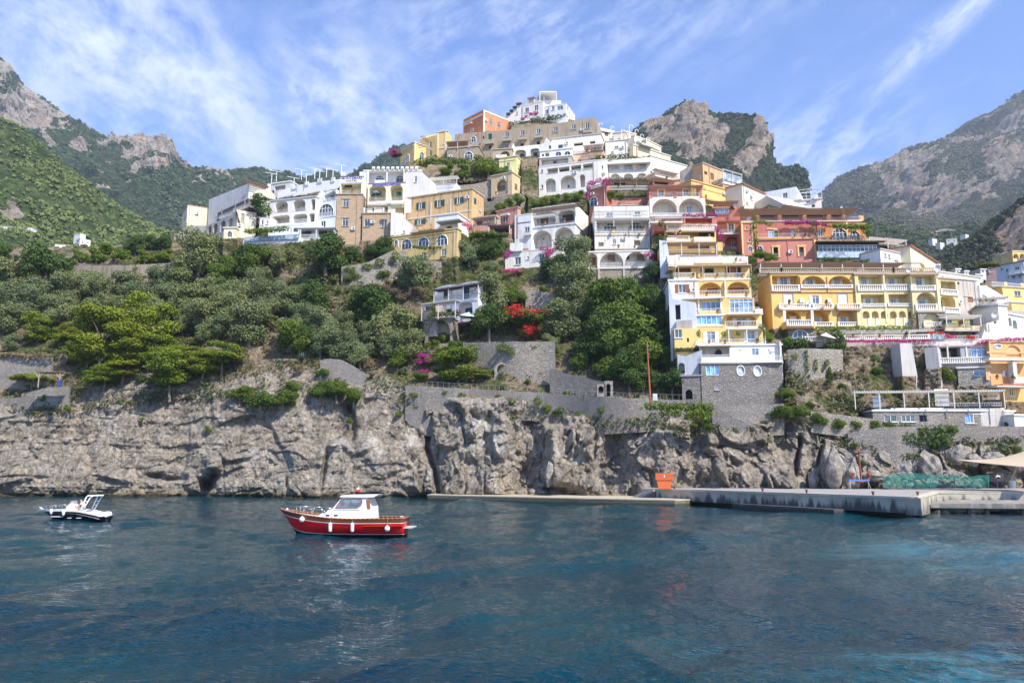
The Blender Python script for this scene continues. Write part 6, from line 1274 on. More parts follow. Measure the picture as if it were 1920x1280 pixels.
MARKS = [(10, 430, 'the far left villas'), (160, 453, 'the villa on the left ridge'), (365, 405, 'the cream box house'), (430, 400, 'the long grey house'), (550, 400, 'the white hotel arches'), (655, 420, 'the tuff tower'), (707, 450, 'the lower tuff wall'),
 (790, 465, 'the yellow arched house'), (830, 395, 'the green shuttered house'), (855, 565, 'the vaulted villa'), (1010, 480, 'the low white house'), (1040, 430, 'the tall white arches'), (1160, 490, 'the three arch house'), (1165, 430, 'the four storey house'),
 (985, 600, 'the red flowers'), (797, 690, 'the magenta bush'), (950, 670, 'the niched rubble wall'), (1130, 720, 'the arched gateway'), (1218, 700, 'the rust pole'), (1280, 600, 'the white stair wing'), (1340, 720, 'the stone bastion'),
 (1500, 560, 'the yellow hotel'), (1480, 470, 'the red hotel'), (1265, 360, 'the red house'), (940, 350, 'the beige arched house'), (875, 290, 'the stone arch house'), (1000, 210, 'the summit villa'), (1000, 255, 'the brown palazzo'), (930, 230, 'the orange house'),
 (1065, 340, 'the three arched white house'), (110, 690, 'the wooden pergola'), (390, 900, 'the sea cave'), (200, 500, 'the low terrace wall'), (700, 510, 'the high rubble wall'), (640, 690, 'the rubble bulge'), (480, 740, 'the cliff top scrub'), (1700, 670, 'the concrete chute'),
 (1750, 785, 'the boathouse'), (1615, 870, 'the anchor'), (1900, 650, 'the orange house at right'), (1850, 500, 'the umbrella pine'), (550, 440, 'the conservatory'), (275, 600, 'the tall pines'), (60, 700, 'the leaning pine')]
USED = set()
def where(px, py, desc, r=0):
    ms = sorted(MARKS, key=lambda m: (m[0]-px)**2+((m[1]-py)*1.3)**2)
    def rel(m):
        dx, dy = px-m[0], py-m[1]
        if abs(dx) < 14 and abs(dy) < 14: return 'at'
        if abs(dx) > 1.6*abs(dy): return 'right of' if dx > 0 else 'left of'
        v = 'below' if dy > 0 else 'above'
        if abs(dy) > 1.6*abs(dx): return v
        return v + (' and right of' if dx > 0 else ' and left of')
    size = 'large' if r > 38 else 'big' if r > 30 else 'medium' if r > 22 else 'small' if r > 12 else 'tiny'
    for i in range(0, 5):
        for j in range(-1, 5):
            if j == i or (j >= 0 and j < i): continue
            a = f'{size} {desc} {rel(ms[i])} {ms[i][2]}'
            if j >= 0: a += f', {rel(ms[j])} {ms[j][2]}'
            if a not in USED and len(a.split()) <= 16: USED.add(a); return a
    return f'{size} {desc} near {ms[0][2]}'
DESC = {'olive': 'grey green olive tree', 'dark': 'dark green leafy tree', 'green': 'green leafy tree', 'bright': 'bright green bush', 'pine': 'yellow green pine', 'umbrella': 'flat topped pine', 'dry': 'dry brown bush', 'magenta': 'magenta bougainvillea', 'pink': 'pink flowering bush', 'red': 'red bougainvillea', 'agave': 'blue green agave clump'}
NM = {'olive': 'olive_tree', 'dark': 'leafy_tree', 'green': 'leafy_tree', 'bright': 'bush', 'pine': 'pine_tree', 'umbrella': 'pine_tree', 'dry': 'dry_bush', 'magenta': 'bougainvillea', 'pink': 'flowering_bush', 'red': 'bougainvillea', 'agave': 'agave'}
TR = random.Random(11)
def tree(sp, px, py, r, sy=1.0, Y=None, label=None, lean=0, group=None, bare=False):
    if Y is None: Y = T(px, min(py+r*.75*sy, 925))-.5*r*T(px, py)/F
    c, t = proto(sp, TR.randrange(3)); s = r*Y/F
    top = {'pine': 'tree', 'umbrella': 'tree', 'olive': 'tree', 'dark': 'tree', 'green': 'tree'}.get(sp, 'bush')
    if sp in ('magenta', 'red'): top = 'bougainvillea'
    if sp == 'agave': top = 'agave'
    o = empty(NM[sp], P(px, py, Y), label or where(px, py, DESC[sp], r), top, group, TR.uniform(0, 6.28))
    o.scale = (s, s, s*sy)
    q = bpy.data.objects.new('crown', c); COL.objects.link(q); q.parent = o
    if sp in ('magenta', 'red', 'pink'):
        q = bpy.data.objects.new('foliage', proto('green', 1)[0]); COL.objects.link(q); q.parent = o; q.scale = (.84, .84, .74); q.rotation_euler = (0, 0, 1)
    if t and not bare: q = bpy.data.objects.new('trunk', t); COL.objects.link(q); q.parent = o
    return o
def many(sp, txt, **k):
    for it in txt.split(';'):
        v = [float(x) for x in it.split()]
        if v: tree(sp, v[0], v[1], v[2]*(1.08 if sp in ('olive', 'dark', 'green') and v[2] > 20 else 1), v[3] if len(v) > 3 else {'olive': 1.02, 'dark': 1.0, 'green': .95}.get(sp, .85), **k)
many('olive', '''18 520 40;42 562 40;8 595 36;78 548 36;128 538 34;170 528 30;150 590 36;196 545 34;236 532 30;262 556 34;302 522 28;332 528 32;352 560 36;388 582 38;300 578 34;
 432 574 36;468 602 44;442 548 34;506 548 32;538 562 30;482 522 30;505 585 30;612 604 32;640 640 32;602 640 26;676 656 28;732 602 46;766 640 32;738 645 28;770 506 38;530 478 24;
 375 466 50 1;880 470 24;922 545 38;1076 470 36 1;1076 526 44;1062 594 40 1;1092 560 26;410 610 26;345 600 26;570 590 28;20 640 20;385 620 22;470 560 30;
 225 580 30;95 600 30;395 535 26;0 555 34;110 570 30;360 590 26;415 560 28;270 590 28;315 550 28;560 552 22;690 620 26;650 600 22;545 610 26;925 510 22;1035 640 20''')
many('dark', '''92 494 44;612 472 38;692 566 44 .8;255 458 20;285 455 16;305 455 18;918 602 36 .9;1100 650 30;1135 620 40;1180 690 36;1258 712 26 1;1232 640 30;1215 560 30;595 560 34;
 570 625 26;1225 510 22;1060 505 20;460 480 26;700 590 30;340 512 24;1205 705 26;1160 660 30;1040 500 26;700 470 20;720 465 22;660 475 16;0 470 22;-20 500 30;770 655 20;900 655 16 .6;920 465 20;1245 600 22''')
many('green', '''1150 565 46;1190 600 52;1162 625 44;1210 650 42;1128 575 34;1240 575 26;1185 545 34;1140 680 28;1220 610 30;495 480 24;470 495 26;415 520 26;550 625 34;960 548 24;500 455 14;
 865 470 14;830 630 18;850 650 16;810 650 16;430 500 24;1085 680 18;745 670 22;120 500 20;400 500 20;980 560 14;935 560 16;560 645 20;630 655 18;1250 680 18''')
many('bright', '''182 478 20;226 474 20;272 480 18;308 478 18;200 466 16;160 480 14;255 504 12;218 515 8;420 545 20;408 520 18;915 308 30 .9;870 322 20 .8;840 318 16 .7;940 320 16;1146 366 12 .9;1166 370 8;
 1030 628 14 .6;480 622 18;955 380 14;975 372 14;940 390 16;1020 378 12;1042 373 12;1064 369 12;1086 366 12;625 500 10;595 500 12;645 500 10;680 488 10;235 470 14;145 475 12;1005 380 10''')
many('pine', '''196 626 60 1;272 606 58 1;235 640 50 .9;165 655 34 .9;72 612 30 1.05;322 688 46 .85;418 664 40 .72;380 680 34 .7;196 704 34 .6;300 655 40 .8;130 625 26 .9;858 684 46 .75;905 702 22 .5;250 650 44 .7;150 660 30 .8;230 690 36 .5;355 665 30 .6;10 700 12;840 665 26 .7''')
tree('umbrella', 60, 706, 34, .8, label='small pine with a flat bright crown leaning over the left cliff wall')
tree('umbrella', 1851, 497, 21, .75, Y=190, label='umbrella pine with a dark flat crown beside the far right hotel')
many('dry', '''715 540 22;745 550 20;790 548 20;1195 665 14;1180 680 14;1240 680 12;440 640 16;730 528 14;690 680 16;650 672 12;560 690 18;505 660 14;1620 690 12;1590 670 12;760 555 14;1120 625 12;700 700 14;1655 650 12;1570 700 12;940 700 10''')
tree('dry', 1035, 610, 24, .8, label='bare grey branching shrub beside the red flowers')
tree('magenta', 742, 287, 14, .9, Y=187, label='magenta bougainvillea at the left end beside the small yellow house')
tree('magenta', 799, 672, 20, 1.1, label='tall magenta bougainvillea beside the bright pine on the cliff path')
tree('magenta', 790, 700, 18, 1, label='lower magenta bougainvillea clump hanging over the cliff path')
tree('red', 982, 590, 44, .75, label='large red bougainvillea sprawling in the middle of the slope')
tree('red', 992, 618, 24, 1.0, label='trailing lower end of the red bougainvillea')
tree('red', 945, 580, 16, .7, label='left arm of the red bougainvillea over the olive tree')
tree('red', 1018, 585, 16, .7, label='thin right arm of the red bougainvillea')
many('agave', '278 742 22 .7;545 655 20 .7;585 632 16;1150 668 14;425 655 16;380 632 18;565 665 16;920 600 10;850 620 16;1130 670 12')
many('bright', '128 763 8;64 752 6;265 786 6;390 804 8;655 788 8;745 775 8;890 748 8;935 744 9;952 745 8;1006 745 9;1025 765 10;1042 775 8;1240 870 0.1' .replace(';1240 870 0.1', ''))
many('green', '''450 740 24 .7;490 742 30 .7;530 745 24 .7;600 728 24 .7;632 732 28 .7;664 744 22 .8;550 728 16;1440 775 14 .6;1465 772 22 .7;1504 774 22 .7;1536 784 16;1570 790 16;1604 798 12;1640 798 12;1666 800 12;
 1676 815 16;1700 812 16;1728 815 18;1757 815 20;1780 810 14;1745 828 16;1480 735 12 1;1465 735 12 1;1614 870 10;1600 835 8;1775 700 14 1.3;1760 690 12;1790 690 10;1645 690 10;1685 675 10;1525 680 6 2;1540 690 8 1.4;1570 680 8;1556 700 8 1.5;1500 690 5 2;
 1842 810 6;1830 820 5;1890 845 8;1842 700 8;1908 845 10;1580 725 8;1700 662 9;1636 670 8''')
many('bright', '1478 572 14 1.3;1445 600 12 1.3;1452 560 10 1.4;1432 650 12 1;1444 630 12 1;1475 640 12;1415 600 8 1.2;1430 500 12 1;1422 475 14;1445 480 14;1410 490 10;1280 420 8;1360 560 0.1'.replace(';1360 560 0.1', ''), bare=True)
many('red', '960 595 20 .8;1000 600 20 .9;978 618 16 1')
many('green', '945 648 12 .7;1005 650 16 .8;1022 645 12 .7;960 655 8 .8;870 650 12;655 500 12;668 510 14;700 500 12;735 498 12;715 512 14;650 520 12;610 700 12;40 690 14 .7;20 700 10;84 745 10;70 770 8;110 770 6;760 740 8;780 765 6;1060 735 8;1160 758 8;1200 762 9;1330 800 12 .7;1380 805 8;1300 796 8')
many('dry', '650 508 12;690 505 14;725 506 12;745 500 10;620 690 12;880 660 14;900 690 12;1020 700 10;1000 690 12;50 740 10;100 745 8;820 770 5;1340 690 0.1'.replace(';1340 690 0.1', ''))
# hedges, vines, flower strips: clumps given as pixel ellipses (cx cy rx ry)
def foliage(name, label, cat, mk, ell, Y=None, depth=.6, n=None, size=.13, off=-.5, seed=1, stem=True, tyb=None):
    c0 = ell[0]; Y0 = Y if Y else T(c0[0], tyb or c0[1])+off; o = P(c0[0], c0[1], Y0); B = []
    for cx, cy2, rx, ry in ell:
        YY = Y if Y else T(cx, tyb or cy2)+off
        q = P(cx, cy2, YY)-o; k = YY/F; B.append((q.x, q.y, q.z, rx*k, depth, ry*k))
    area = sum(b[3]*b[5] for b in B)*3.1; n = n or int(area/(size*size)*2.6)+60
    me = leaf_mesh(name, B, n, size, seed, up=.3); ob = link(name, me, LM[mk]); ob.location = o; tag(ob, label, cat); return ob
def rowe(x0, y0, x1, y1, n, rx, ry, j=1.5):
    rg = random.Random(int(x0*7+y0)); return [(x0+(x1-x0)*i/(n-1), y0+(y1-y0)*i/(n-1)+rg.uniform(-j, j), rx, ry) for i in range(n)]
# small scrub, scattered
SR = random.Random(5); nsc = 0
while nsc < 230:
    px = SR.uniform(-40, 1960); lo = np.interp(px, [0, 450, 700, 1250, 1470, 1960], [700, 690, 660, 740, 800, 800]); hi = np.interp(px, [0, 340, 740, 1000, 1240, 1470, 1960], [480, 460, 480, 500, 540, 660, 660])
    py = SR.uniform(hi, lo+30)
    if any(a[0]-6 < px < a[1]+6 and min(a[2], a[3])-4 < py < max(a[4], a[5])+3 for a in CUTS): continue
    sp = SR.choice(['dry', 'dry', 'green', 'bright', 'olive', 'dark']); nsc += 1
    if px > 1500 and sp in ('olive',): sp = 'green'
    tree(sp, px, py, SR.uniform(4, 10), SR.uniform(.6, 1), label='small scrub bush dotted on the dry terraced slope', group='small scrub bushes on the slope', bare=True)
foliage('creeper', 'ivy hanging over the top of the brown niched terrace wall', 'creeper', 'green', [(885, 652, 14, 6), (945, 652, 16, 9), (960, 660, 8, 10), (1010, 652, 18, 10), (1022, 662, 8, 12)], off=-.6, tyb=702, depth=.5, size=.14)
foliage('creeper', 'ivy streaks down the buttressed wall below the clipped hedges', 'creeper', 'green', [(1512, 665, 3, 12), (1514, 685, 4, 10), (1530, 684, 3, 11), (1550, 680, 5, 7), (1556, 695, 3, 9), (1490, 668, 8, 5)], off=-.5, tyb=708, depth=.4, size=.12)
foliage('creeper', 'dry weeds along the top of the left terrace walls', 'weeds', 'dry', rowe(-20, 662, 92, 668, 12, 9, 4)+rowe(50, 736, 120, 728, 8, 8, 4), off=-1.2, tyb=727, depth=.5, size=.14)
foliage('creeper', 'weeds growing down the high rubble wall under the town', 'weeds', 'green', [(655, 505, 12, 6), (690, 500, 12, 7), (712, 492, 10, 8), (742, 480, 10, 9), (668, 518, 12, 5), (724, 512, 10, 6)], off=-1.1, tyb=524, depth=.5, size=.15)
foliage('creeper', 'tufts of scrub along the cliff path wall', 'weeds', 'green', [(775, 740, 9, 5), (835, 735, 6, 3), (866, 740, 8, 4), (960, 752, 8, 5), (1008, 752, 9, 6), (1050, 768, 9, 7), (1085, 775, 8, 5), (1130, 768, 10, 7)], off=-.5, tyb=780, depth=.5, size=.13)
# grass and weeds over the terraces
def ground_cover():
    rng = np.random.RandomState(3); n = 90000
    px = rng.uniform(-60, 1990, n); u = rng.uniform(0, 1, n)
    lo = np.interp(px, [c[0] for c in CT], [c[1] for c in CT]); hi = np.interp(px, [c[0] for c in SIL], [c[1] for c in SIL])+10
    py = hi+(lo+40-hi)*u; q = np.stack([px/35, py/18, 0*px], -1); d = fbm(q, 3, 77)
    keep = d > .5
    for a in CUTS: keep &= ~((px > a[0]-2) & (px < a[1]+2) & (py > min(a[2], a[3])-4) & (py < max(a[4], a[5])+2))
    px, py = px[keep], py[keep]; d = d[keep]
    p = unproj(px, py, Tv(px, py)-.45-rng.uniform(0, .5, len(px)))
    nn = rng.normal(size=p.shape)*.7+np.array([0, -.5, 1]); nn /= np.linalg.norm(nn, axis=1)[:, None]
    v = leaf_quads(p, nn, .30, rng, .5)
    me = np_mesh('weeds', v, np.arange(len(v)).reshape(-1, 4), False, {'rnd': np.repeat(np.clip((d-.5)*4+rng.uniform(-.3, .3, len(d)), 0, 1), 4)})
    o = link('weeds', me, leafmat('weeds', (.17, .15, .07), (.06, .10, .03))); tag(o, 'low dry grass and weeds over the terraces', 'ground cover', kind='stuff')
ground_cover()
foliage('creeper', 'thick trimmed creeper curtain hanging over the cliff wall below the rust pole', 'creeper', 'green', rowe(1218, 762, 1328, 762, 9, 12, 8)+rowe(1245, 772, 1270, 772, 3, 9, 10)+rowe(1290, 775, 1328, 776, 5, 9, 14), Y=109.8, depth=.8, size=.17)
foliage('hedge', 'dark green hedge mass over the dry wall at the lower right', 'hedge', 'dark', rowe(1655, 803, 1782, 806, 9, 14, 9)+rowe(1700, 822, 1770, 824, 5, 14, 14), off=-1.6, depth=.9, size=.2)
foliage('hedge', 'clipped box hedge at the left end of the hotel garden terrace', 'hedge', 'dark', rowe(1472, 643, 1510, 643, 6, 8, 10), Y=119.6, depth=.9, size=.14)
foliage('hedge', 'clipped box hedge below the white parasol', 'hedge', 'dark', rowe(1551, 648, 1580, 648, 5, 7, 7), Y=119.0, depth=.8, size=.14)
foliage('bush', 'tall dark bush between the parasol and the long balustrade', 'bush', 'dark', [(1572, 632, 11, 12), (1566, 622, 8, 8), (1578, 638, 8, 9)], Y=119.2, depth=.9, size=.14)
foliage('vine', 'leafy vine roof over the pergola of the hotel garden terrace', 'vine', 'bright', rowe(1536, 615, 1700, 614, 16, 8, 3.5), Y=119.8, depth=1.2, size=.14)
foliage('flower_strip', 'long strip of pink flowers hanging under the garden balustrade', 'flowers', 'pink', rowe(1588, 639, 1742, 639, 22, 5, 2.6), Y=119.0, depth=.3, size=.09)
foliage('flower_strip', 'purple bougainvillea along the roof edge of the orange house at right', 'flowers', 'magenta', rowe(1838, 641, 1930, 634, 13, 6, 3.5), Y=116, depth=.5, size=.1)
foliage('flower_box', 'pink flower heap on the glass fenced terrace', 'flowers', 'pink', rowe(1776, 630, 1788, 630, 3, 5, 2.5), Y=118.6, depth=.4, size=.09)
foliage('flower_box', 'red pink flowers beside the white terrace wall', 'flowers', 'red', rowe(1815, 630, 1825, 632, 3, 5, 3)+[(1765, 624, 6, 3), (1745, 623, 9, 3)], Y=119, depth=.4, size=.09)
foliage('vine', 'bright green vine hanging from the orange floor of the red hotel', 'vine', 'bright', rowe(1562, 424, 1628, 425, 12, 7, 5)+[(1622, 432, 7, 8), (1628, 438, 4, 8), (1598, 432, 8, 4)], Y=143.2, depth=.7, size=.16)
foliage('vine', 'green vine climbing the yellow edge of the slim red tower', 'vine', 'bright', [(1415, 425, 4, 8), (1417, 440, 3, 9), (1419, 455, 4, 8), (1416, 410, 5, 8), (1428, 417, 12, 4), (1442, 420, 8, 4)], Y=142.6, depth=.5, size=.13)
foliage('bougainvillea', 'purple bougainvillea strip across the middle of the red hotel', 'bougainvillea', 'magenta', rowe(1474, 418, 1530, 416, 9, 7, 4)+rowe(1530, 420, 1552, 421, 4, 5, 3), Y=144.4, depth=.5, size=.13)
foliage('bougainvillea', 'brownish climbing vine between red hotel and the orange floor', 'bougainvillea', 'dry', [(1526, 430, 4, 9), (1530, 445, 3, 10), (1524, 418, 6, 6)], Y=144, depth=.5, size=.12)
foliage('bougainvillea', 'magenta bougainvillea falling left of the four storey white house', 'bougainvillea', 'magenta', [(1110, 343, 9, 5), (1125, 339, 9, 5), (1138, 342, 8, 6), (1103, 352, 4, 8), (1101, 366, 3, 8)], Y=160, depth=.6, size=.15)
foliage('bougainvillea', 'magenta flowers over the low white house right of centre', 'bougainvillea', 'magenta', [(1020, 466, 10, 4), (1032, 470, 7, 5), (1026, 478, 4, 8), (1045, 464, 6, 3)], Y=147.6, depth=.5, size=.13)
foliage('bougainvillea', 'magenta flowers at the left end of the low white house', 'bougainvillea', 'magenta', [(953, 473, 9, 4), (950, 480, 5, 5)], Y=148.2, depth=.5, size=.13)
foliage('bougainvillea', 'pink bougainvillea bed below the low white house', 'bougainvillea', 'pink', rowe(938, 508, 972, 507, 6, 6, 3), Y=146, depth=.6, size=.13)
foliage('bougainvillea', 'magenta bougainvillea at the right end of the three arch house', 'bougainvillea', 'magenta', [(1212, 477, 6, 4), (1222, 480, 6, 6), (1228, 492, 5, 8)], Y=146, depth=.5, size=.13)
foliage('bougainvillea', 'pink bare bougainvillea beside the white metal awning cube', 'bougainvillea', 'pink', [(872, 420, 7, 5), (880, 426, 6, 6)], Y=151, depth=.6, size=.11)
foliage('bougainvillea', 'purple pink flowers on the railing of the tiered yellow block top', 'bougainvillea', 'magenta', rowe(1285, 404, 1330, 404, 7, 6, 3)+[(1342, 404, 4, 4), (1345, 430, 5, 8), (1352, 442, 5, 8)], Y=144.5, depth=.5, size=.11)
foliage('bougainvillea', 'purple flower row under the summit villa', 'bougainvillea', 'magenta', [(980, 223, 5, 2.5), (988, 219, 6, 3), (996, 214, 5, 3), (1004, 213, 5, 3)], Y=200, depth=.6, size=.16)
foliage('flower_box', 'magenta flowers on the porch vine of the vaulted villa', 'flowers', 'magenta', [(858, 583, 7, 3), (868, 606, 5, 3)], Y=137.5, depth=.5, size=.1)
foliage('vine', 'green vine over the stone arch below the vaulted villa', 'vine', 'bright', rowe(805, 590, 862, 588, 8, 7, 5)+[(813, 578, 4, 10)], Y=138, depth=.6, size=.13)
foliage('vine', 'green vine curtain on the terraces right of the yellow arched house', 'vine', 'dark', rowe(890, 442, 945, 440, 7, 10, 5)+rowe(895, 465, 940, 462, 5, 12, 16)+rowe(890, 485, 925, 482, 4, 10, 8), Y=150.5, depth=.8, size=.2)
foliage('vine', 'bright vine roof at the left of the dark reed terrace', 'vine', 'bright', rowe(888, 438, 925, 437, 6, 8, 4), Y=149.5, depth=.8, size=.17)
foliage('vine', 'vine balcony greenery across the yellow arched house', 'vine', 'green', rowe(780, 465, 848, 462, 10, 7, 2.8), Y=149.6, depth=.6, size=.13)
foliage('vine', 'vine covered pergola on the lower hotel terrace', 'vine', 'bright', rowe(465, 434, 535, 428, 10, 8, 5), Y=155.6, depth=1, size=.17)
foliage('vine', 'large vine mass below the brown palazzo', 'vine', 'green', rowe(785, 308, 880, 306, 12, 13, 11)+rowe(800, 322, 890, 326, 9, 12, 9), Y=182, depth=1.5, size=.24)
foliage('tree', 'dark leafy tree squeezed between the grey house and the hotel arches', 'tree', 'dark', [(490, 385, 16, 14), (480, 375, 10, 10), (498, 395, 12, 10), (488, 372, 12, 8)], Y=163, depth=2.2, size=.26)
foliage('hedge', 'garden greenery on the terrace under the three arched white house', 'hedge', 'bright', rowe(1012, 376, 1090, 364, 10, 8, 6), Y=168, depth=1, size=.2)
foliage('hedge', 'planted terrace edge under the summit villa', 'hedge', 'dark', rowe(958, 236, 975, 232, 3, 6, 7)+rowe(1000, 226, 1058, 218, 7, 6, 5), Y=200.5, depth=1, size=.22)
foliage('hedge', 'roof garden hedge above the awned villa', 'hedge', 'dark', rowe(1120, 296, 1175, 292, 8, 6, 4), Y=178, depth=1, size=.2)
foliage('grass_roof', 'dry grass strip on the roof of the awned villa', 'grass', 'dry', rowe(1140, 298, 1210, 296, 9, 6, 1.5), Y=176.5, depth=1, size=.16)
foliage('hedge', 'green planting in front of the dark glass conservatory', 'hedge', 'green', rowe(1546, 486, 1590, 487, 6, 6, 3.5)+rowe(1610, 488, 1640, 488, 4, 6, 3), Y=140.6, depth=.6, size=.14)
foliage('vine', 'bare brown vine along the long pergola right of the red tower', 'vine', 'dry', rowe(1140, 337, 1220, 337, 12, 7, 4), Y=163.6, depth=.7, size=.14)
foliage('vine', 'green plants on the terraces left of the tiered yellow block', 'vine', 'dark', [(1240, 418, 7, 6), (1234, 450, 7, 8), (1238, 445, 8, 6)], Y=141.5, depth=.7, size=.15)
foliage('potted_plants', 'climbing plants on the lowest yellow floor', 'plants', 'bright', [(1310, 625, 4, 7), (1357, 626, 5, 5), (1385, 625, 5, 5), (1436, 625, 6, 10), (1428, 612, 6, 6)], Y=118.6, depth=.4, size=.11)

PR = random.Random(21)
for px, py, Y in [(1022,421,153.4),(1040,420,153.4),(1058,417,153),(1150,433,151),(1180,433,151),(1205,433,151),(1160,466,150.8),(1190,466,150.8),(1100,372,163),(1160,354,162),(1190,353,162),(1250,450,141.3),(1275,440,141.2),(1330,445,141),(1380,491,131.6),(1300,521,127.8),(1345,521,127.8),(1392,521,127.8),(1325,556,124.6),(1400,556,124.6),
   (1345,589,121.8),(1300,590,121.8),(1385,613,120.2),(1330,645,118.8),(1420,645,118.8),(1360,646,118.8),(700,398,157.8),(725,398,157.8),(660,363,160),(530,397,161.8),(560,395,161.8),(1490,446,144),(1510,446,144),(1560,450,143.4),(1600,450,143.4),(1480,572,121.9),(1550,572,121.9),(1600,634,118.8),(1650,634,118.8),(1700,633,118.8),(1838,567,123),(1850,566,123),(1862,566,123),(1770,612,120.4),(1800,612,120.4),(1870,712,113.8),(1900,714,113.8),
   (875,300,186),(900,276,188),(1050,297,180.6),(1100,286,179),(1115,283,179),(1250,338,168.4),(1300,340,167),(930,366,167),(950,365,167),(840,434,151.4),(800,418,158)]:
    o = empty('potted_shrub', P(px, py-1, Y), 'small potted shrub standing on a balcony or terrace', 'potted plant', 'potted shrubs on balconies and terraces'); k = PR.uniform(.2, .34)
    c_ = bpy.data.objects.new('foliage', proto(PR.choice(['green', 'bright', 'dark', 'olive']), 0)[0]); COL.objects.link(c_); c_.parent = o; c_.scale = (k, k, k*1.1); c_.location = (0, 0, k*.8+.33)
    q = MB().lathe([(.14, 0), (.22, .34), (.24, .4)], k=8).build('pot', flat((.42, .18, .09), .8), o)
for i, (px, py, Y) in enumerate([(1060,262,186),(1100,256,186),(1150,265,188),(1165,297,178),(1250,312,182),(1330,318,168),(1372,345,165),(1480,372,165),(1520,374,163),(840,362,163),(880,366,163),(800,366,165),(1030,312,178),(1090,303,178),(900,250,193),(1010,240,193),(1180,385,156),(1690,465,150),(1740,490,145),(1790,520,140),(1540,511,126),(1650,511,126),(760,320,170),(1240,290,184)]):
    o = empty('roof_antenna', P(px, py, Y), 'thin metal television antenna on a roof', 'antenna', 'television antennas on the roofs'); h = PR.uniform(1.4, 2.6); m_ = flat((.25, .25, .25), .5)
    MB().bar((0, 0, -.5), (0, 0, h), .03, 4).build('mast', m_, o); b = MB().bar((-.5, 0, h*.95), (.5, 0, h*.95), .02, 4); [b.bar((-.4+q*.2, -.25, h*.95), (-.4+q*.2, .25, h*.95), .015, 4) for q in range(5)]; b.build('elements', m_, o)
# ================================================================ signs
def text_mesh(body, w, h, depth=.03):
    c = bpy.data.curves.new('lettering', 'FONT'); c.body = body; c.size = 1; c.extrude = .02; c.align_x = 'LEFT'; c.resolution_u = 3; c.offset = .012
    o = bpy.data.objects.new('lettering', c); COL.objects.link(o); dg = bpy.context.evaluated_depsgraph_get()
    me = bpy.data.meshes.new_from_object(o.evaluated_get(dg)); bpy.data.objects.remove(o)
    v = np.empty(len(me.vertices)*3); me.vertices.foreach_get('co', v); v = v.reshape(-1, 3)
    lo, hi = v.min(0), v.max(0); v = (v-lo)/(hi-lo+1e-9)*np.array([w, h, depth])
    v = np.stack([v[:, 0], -v[:, 2], v[:, 1]], 1); me.vertices.foreach_set('co', v.ravel().astype(np.float32)); me.update(); return me
def sign(b, body, x0, y0, x1, y1, mat, out=.12, name='lettering'):
    b.pl = 'F'; a = b.loc(x0, (y0+y1)/2, out)[0]; c = b.loc(x1, (y0+y1)/2, out)[0]; z0, z1 = b.loc((x0+x1)/2, y1, out)[1], b.loc((x0+x1)/2, y0, out)[1]
    o = link(name, text_mesh(body, c-a, z1-z0), mat, b.root); o.location = (a, -out+.03, z0); return o
blue = flat((.035, .03, .42), .5)
hs.part('sign_board', MB().box(hs.loc(639, 336)[0], hs.loc(681, 336)[0], -.075, -.004, hs.loc(660, 343)[1], hs.loc(660, 331.6)[1]), flat((.78, .76, .66)))
sign(hs, 'MONTEMARE', 640.5, 331.2, 679.5, 336.2, blue); sign(hs, 'HOTEL', 649, 337.2, 670, 340.8, flat((.16, .13, .09)))
hot.part('sign_board', MB().box(hot.loc(698, 346)[0], hot.loc(752, 346)[0], -.05, -.004, hot.loc(725, 348)[1], hot.loc(725, 344.1)[1]), flat((.45, .46, .60)))
sign(hot, 'RISTORANTE IL CAPITANO', 699, 344.2, 751, 347.6, blue)
# ================================================================ quay and pier
def slab(name, label, cat, poly, z0, z1, mat, cap=None, capt=.12, kind=None):
    b = MB(); o = Vector((poly[0][0], poly[0][1], 0)); pts = [Vector((x, y, z0))-o for x, y in poly]; b.prism(pts, (0, 0, z1-z0-(capt if cap else 0)))
    r = b.build(name, mat); r.location = o; tag(r, label, cat, kind=kind)
    if cap:
        c = sum((Vector((x, y, 0)) for x, y in poly), Vector())/len(poly)
        pts = [Vector((x, y, z1-capt))-o+(Vector((x, y, 0))-c).normalized()*.08 for x, y in poly]
        MB().prism(pts, (0, 0, capt)).build('coping', cap, r)
    return r
def concrete(base=(.34, .30, .22), dark=.8, seed=0):
    m, s, b = new_mat('stained_concrete'); v = s.mapv(s.pos(), (1, 1, 1), loc=(seed*7, seed*3, 0)); nt = m.node_tree
    sep = s.node('ShaderNodeSeparateXYZ'); s.lk(s.pos(), sep.inputs[0]); z = N(nt, sep.outputs[2])
    st = s.noise(s.mapv(v, (1, 1, .12)), 1.1, 5, .6); pa = s.noise(v, .35, 5, .6)
    c = s.mix(pa.ramp(.35, .65), base, tuple(x*.62 for x in base))
    c = s.mix(((st+(z*-.20+.20)).ramp(.44, .60))*dark*.92, c, (.045, .048, .05))
    c = s.mix(s.noise(v, .9, 4, .6).ramp(.62, .7)*.5, c, (.33, .22, .08))
    c = s.mix((z+(pa-.5)*.6).ramp(.1, .45, 1, 0)*.9, c, (.03, .03, .018))
    s.lk(c, b.inputs['Base Color']); b.inputs['Roughness'].default_value = .85
    s.lk(s.bump(s.noise(v, 4, 6, .7), .5, .08), b.inputs['Normal']); return m
cc1, cc2, cc3 = concrete((.34, .29, .17), .45, 1), concrete((.50, .45, .35), 1.0, 2), concrete((.42, .37, .28), .7, 3)
paving = plaster((.33, .31, .29), .3); cap1 = plaster((.44, .38, .27), .2)
slab('quay', 'low narrow concrete quay along the foot of the cliff', 'quay', [(-12.3, 119), (-2, 111.5), (8, 104.3), (19.2, 96.6), (20.6, 97.6), (30, 116), (-12, 128)], -1.5, .72, cc1, cap1, .14)
pf = [(17.2, 108.5), (23.4, 97), (24.6, 94.8), (34.9, 70.4), (47.0, 90.2), (90, 88), (120, 118), (20, 118)]
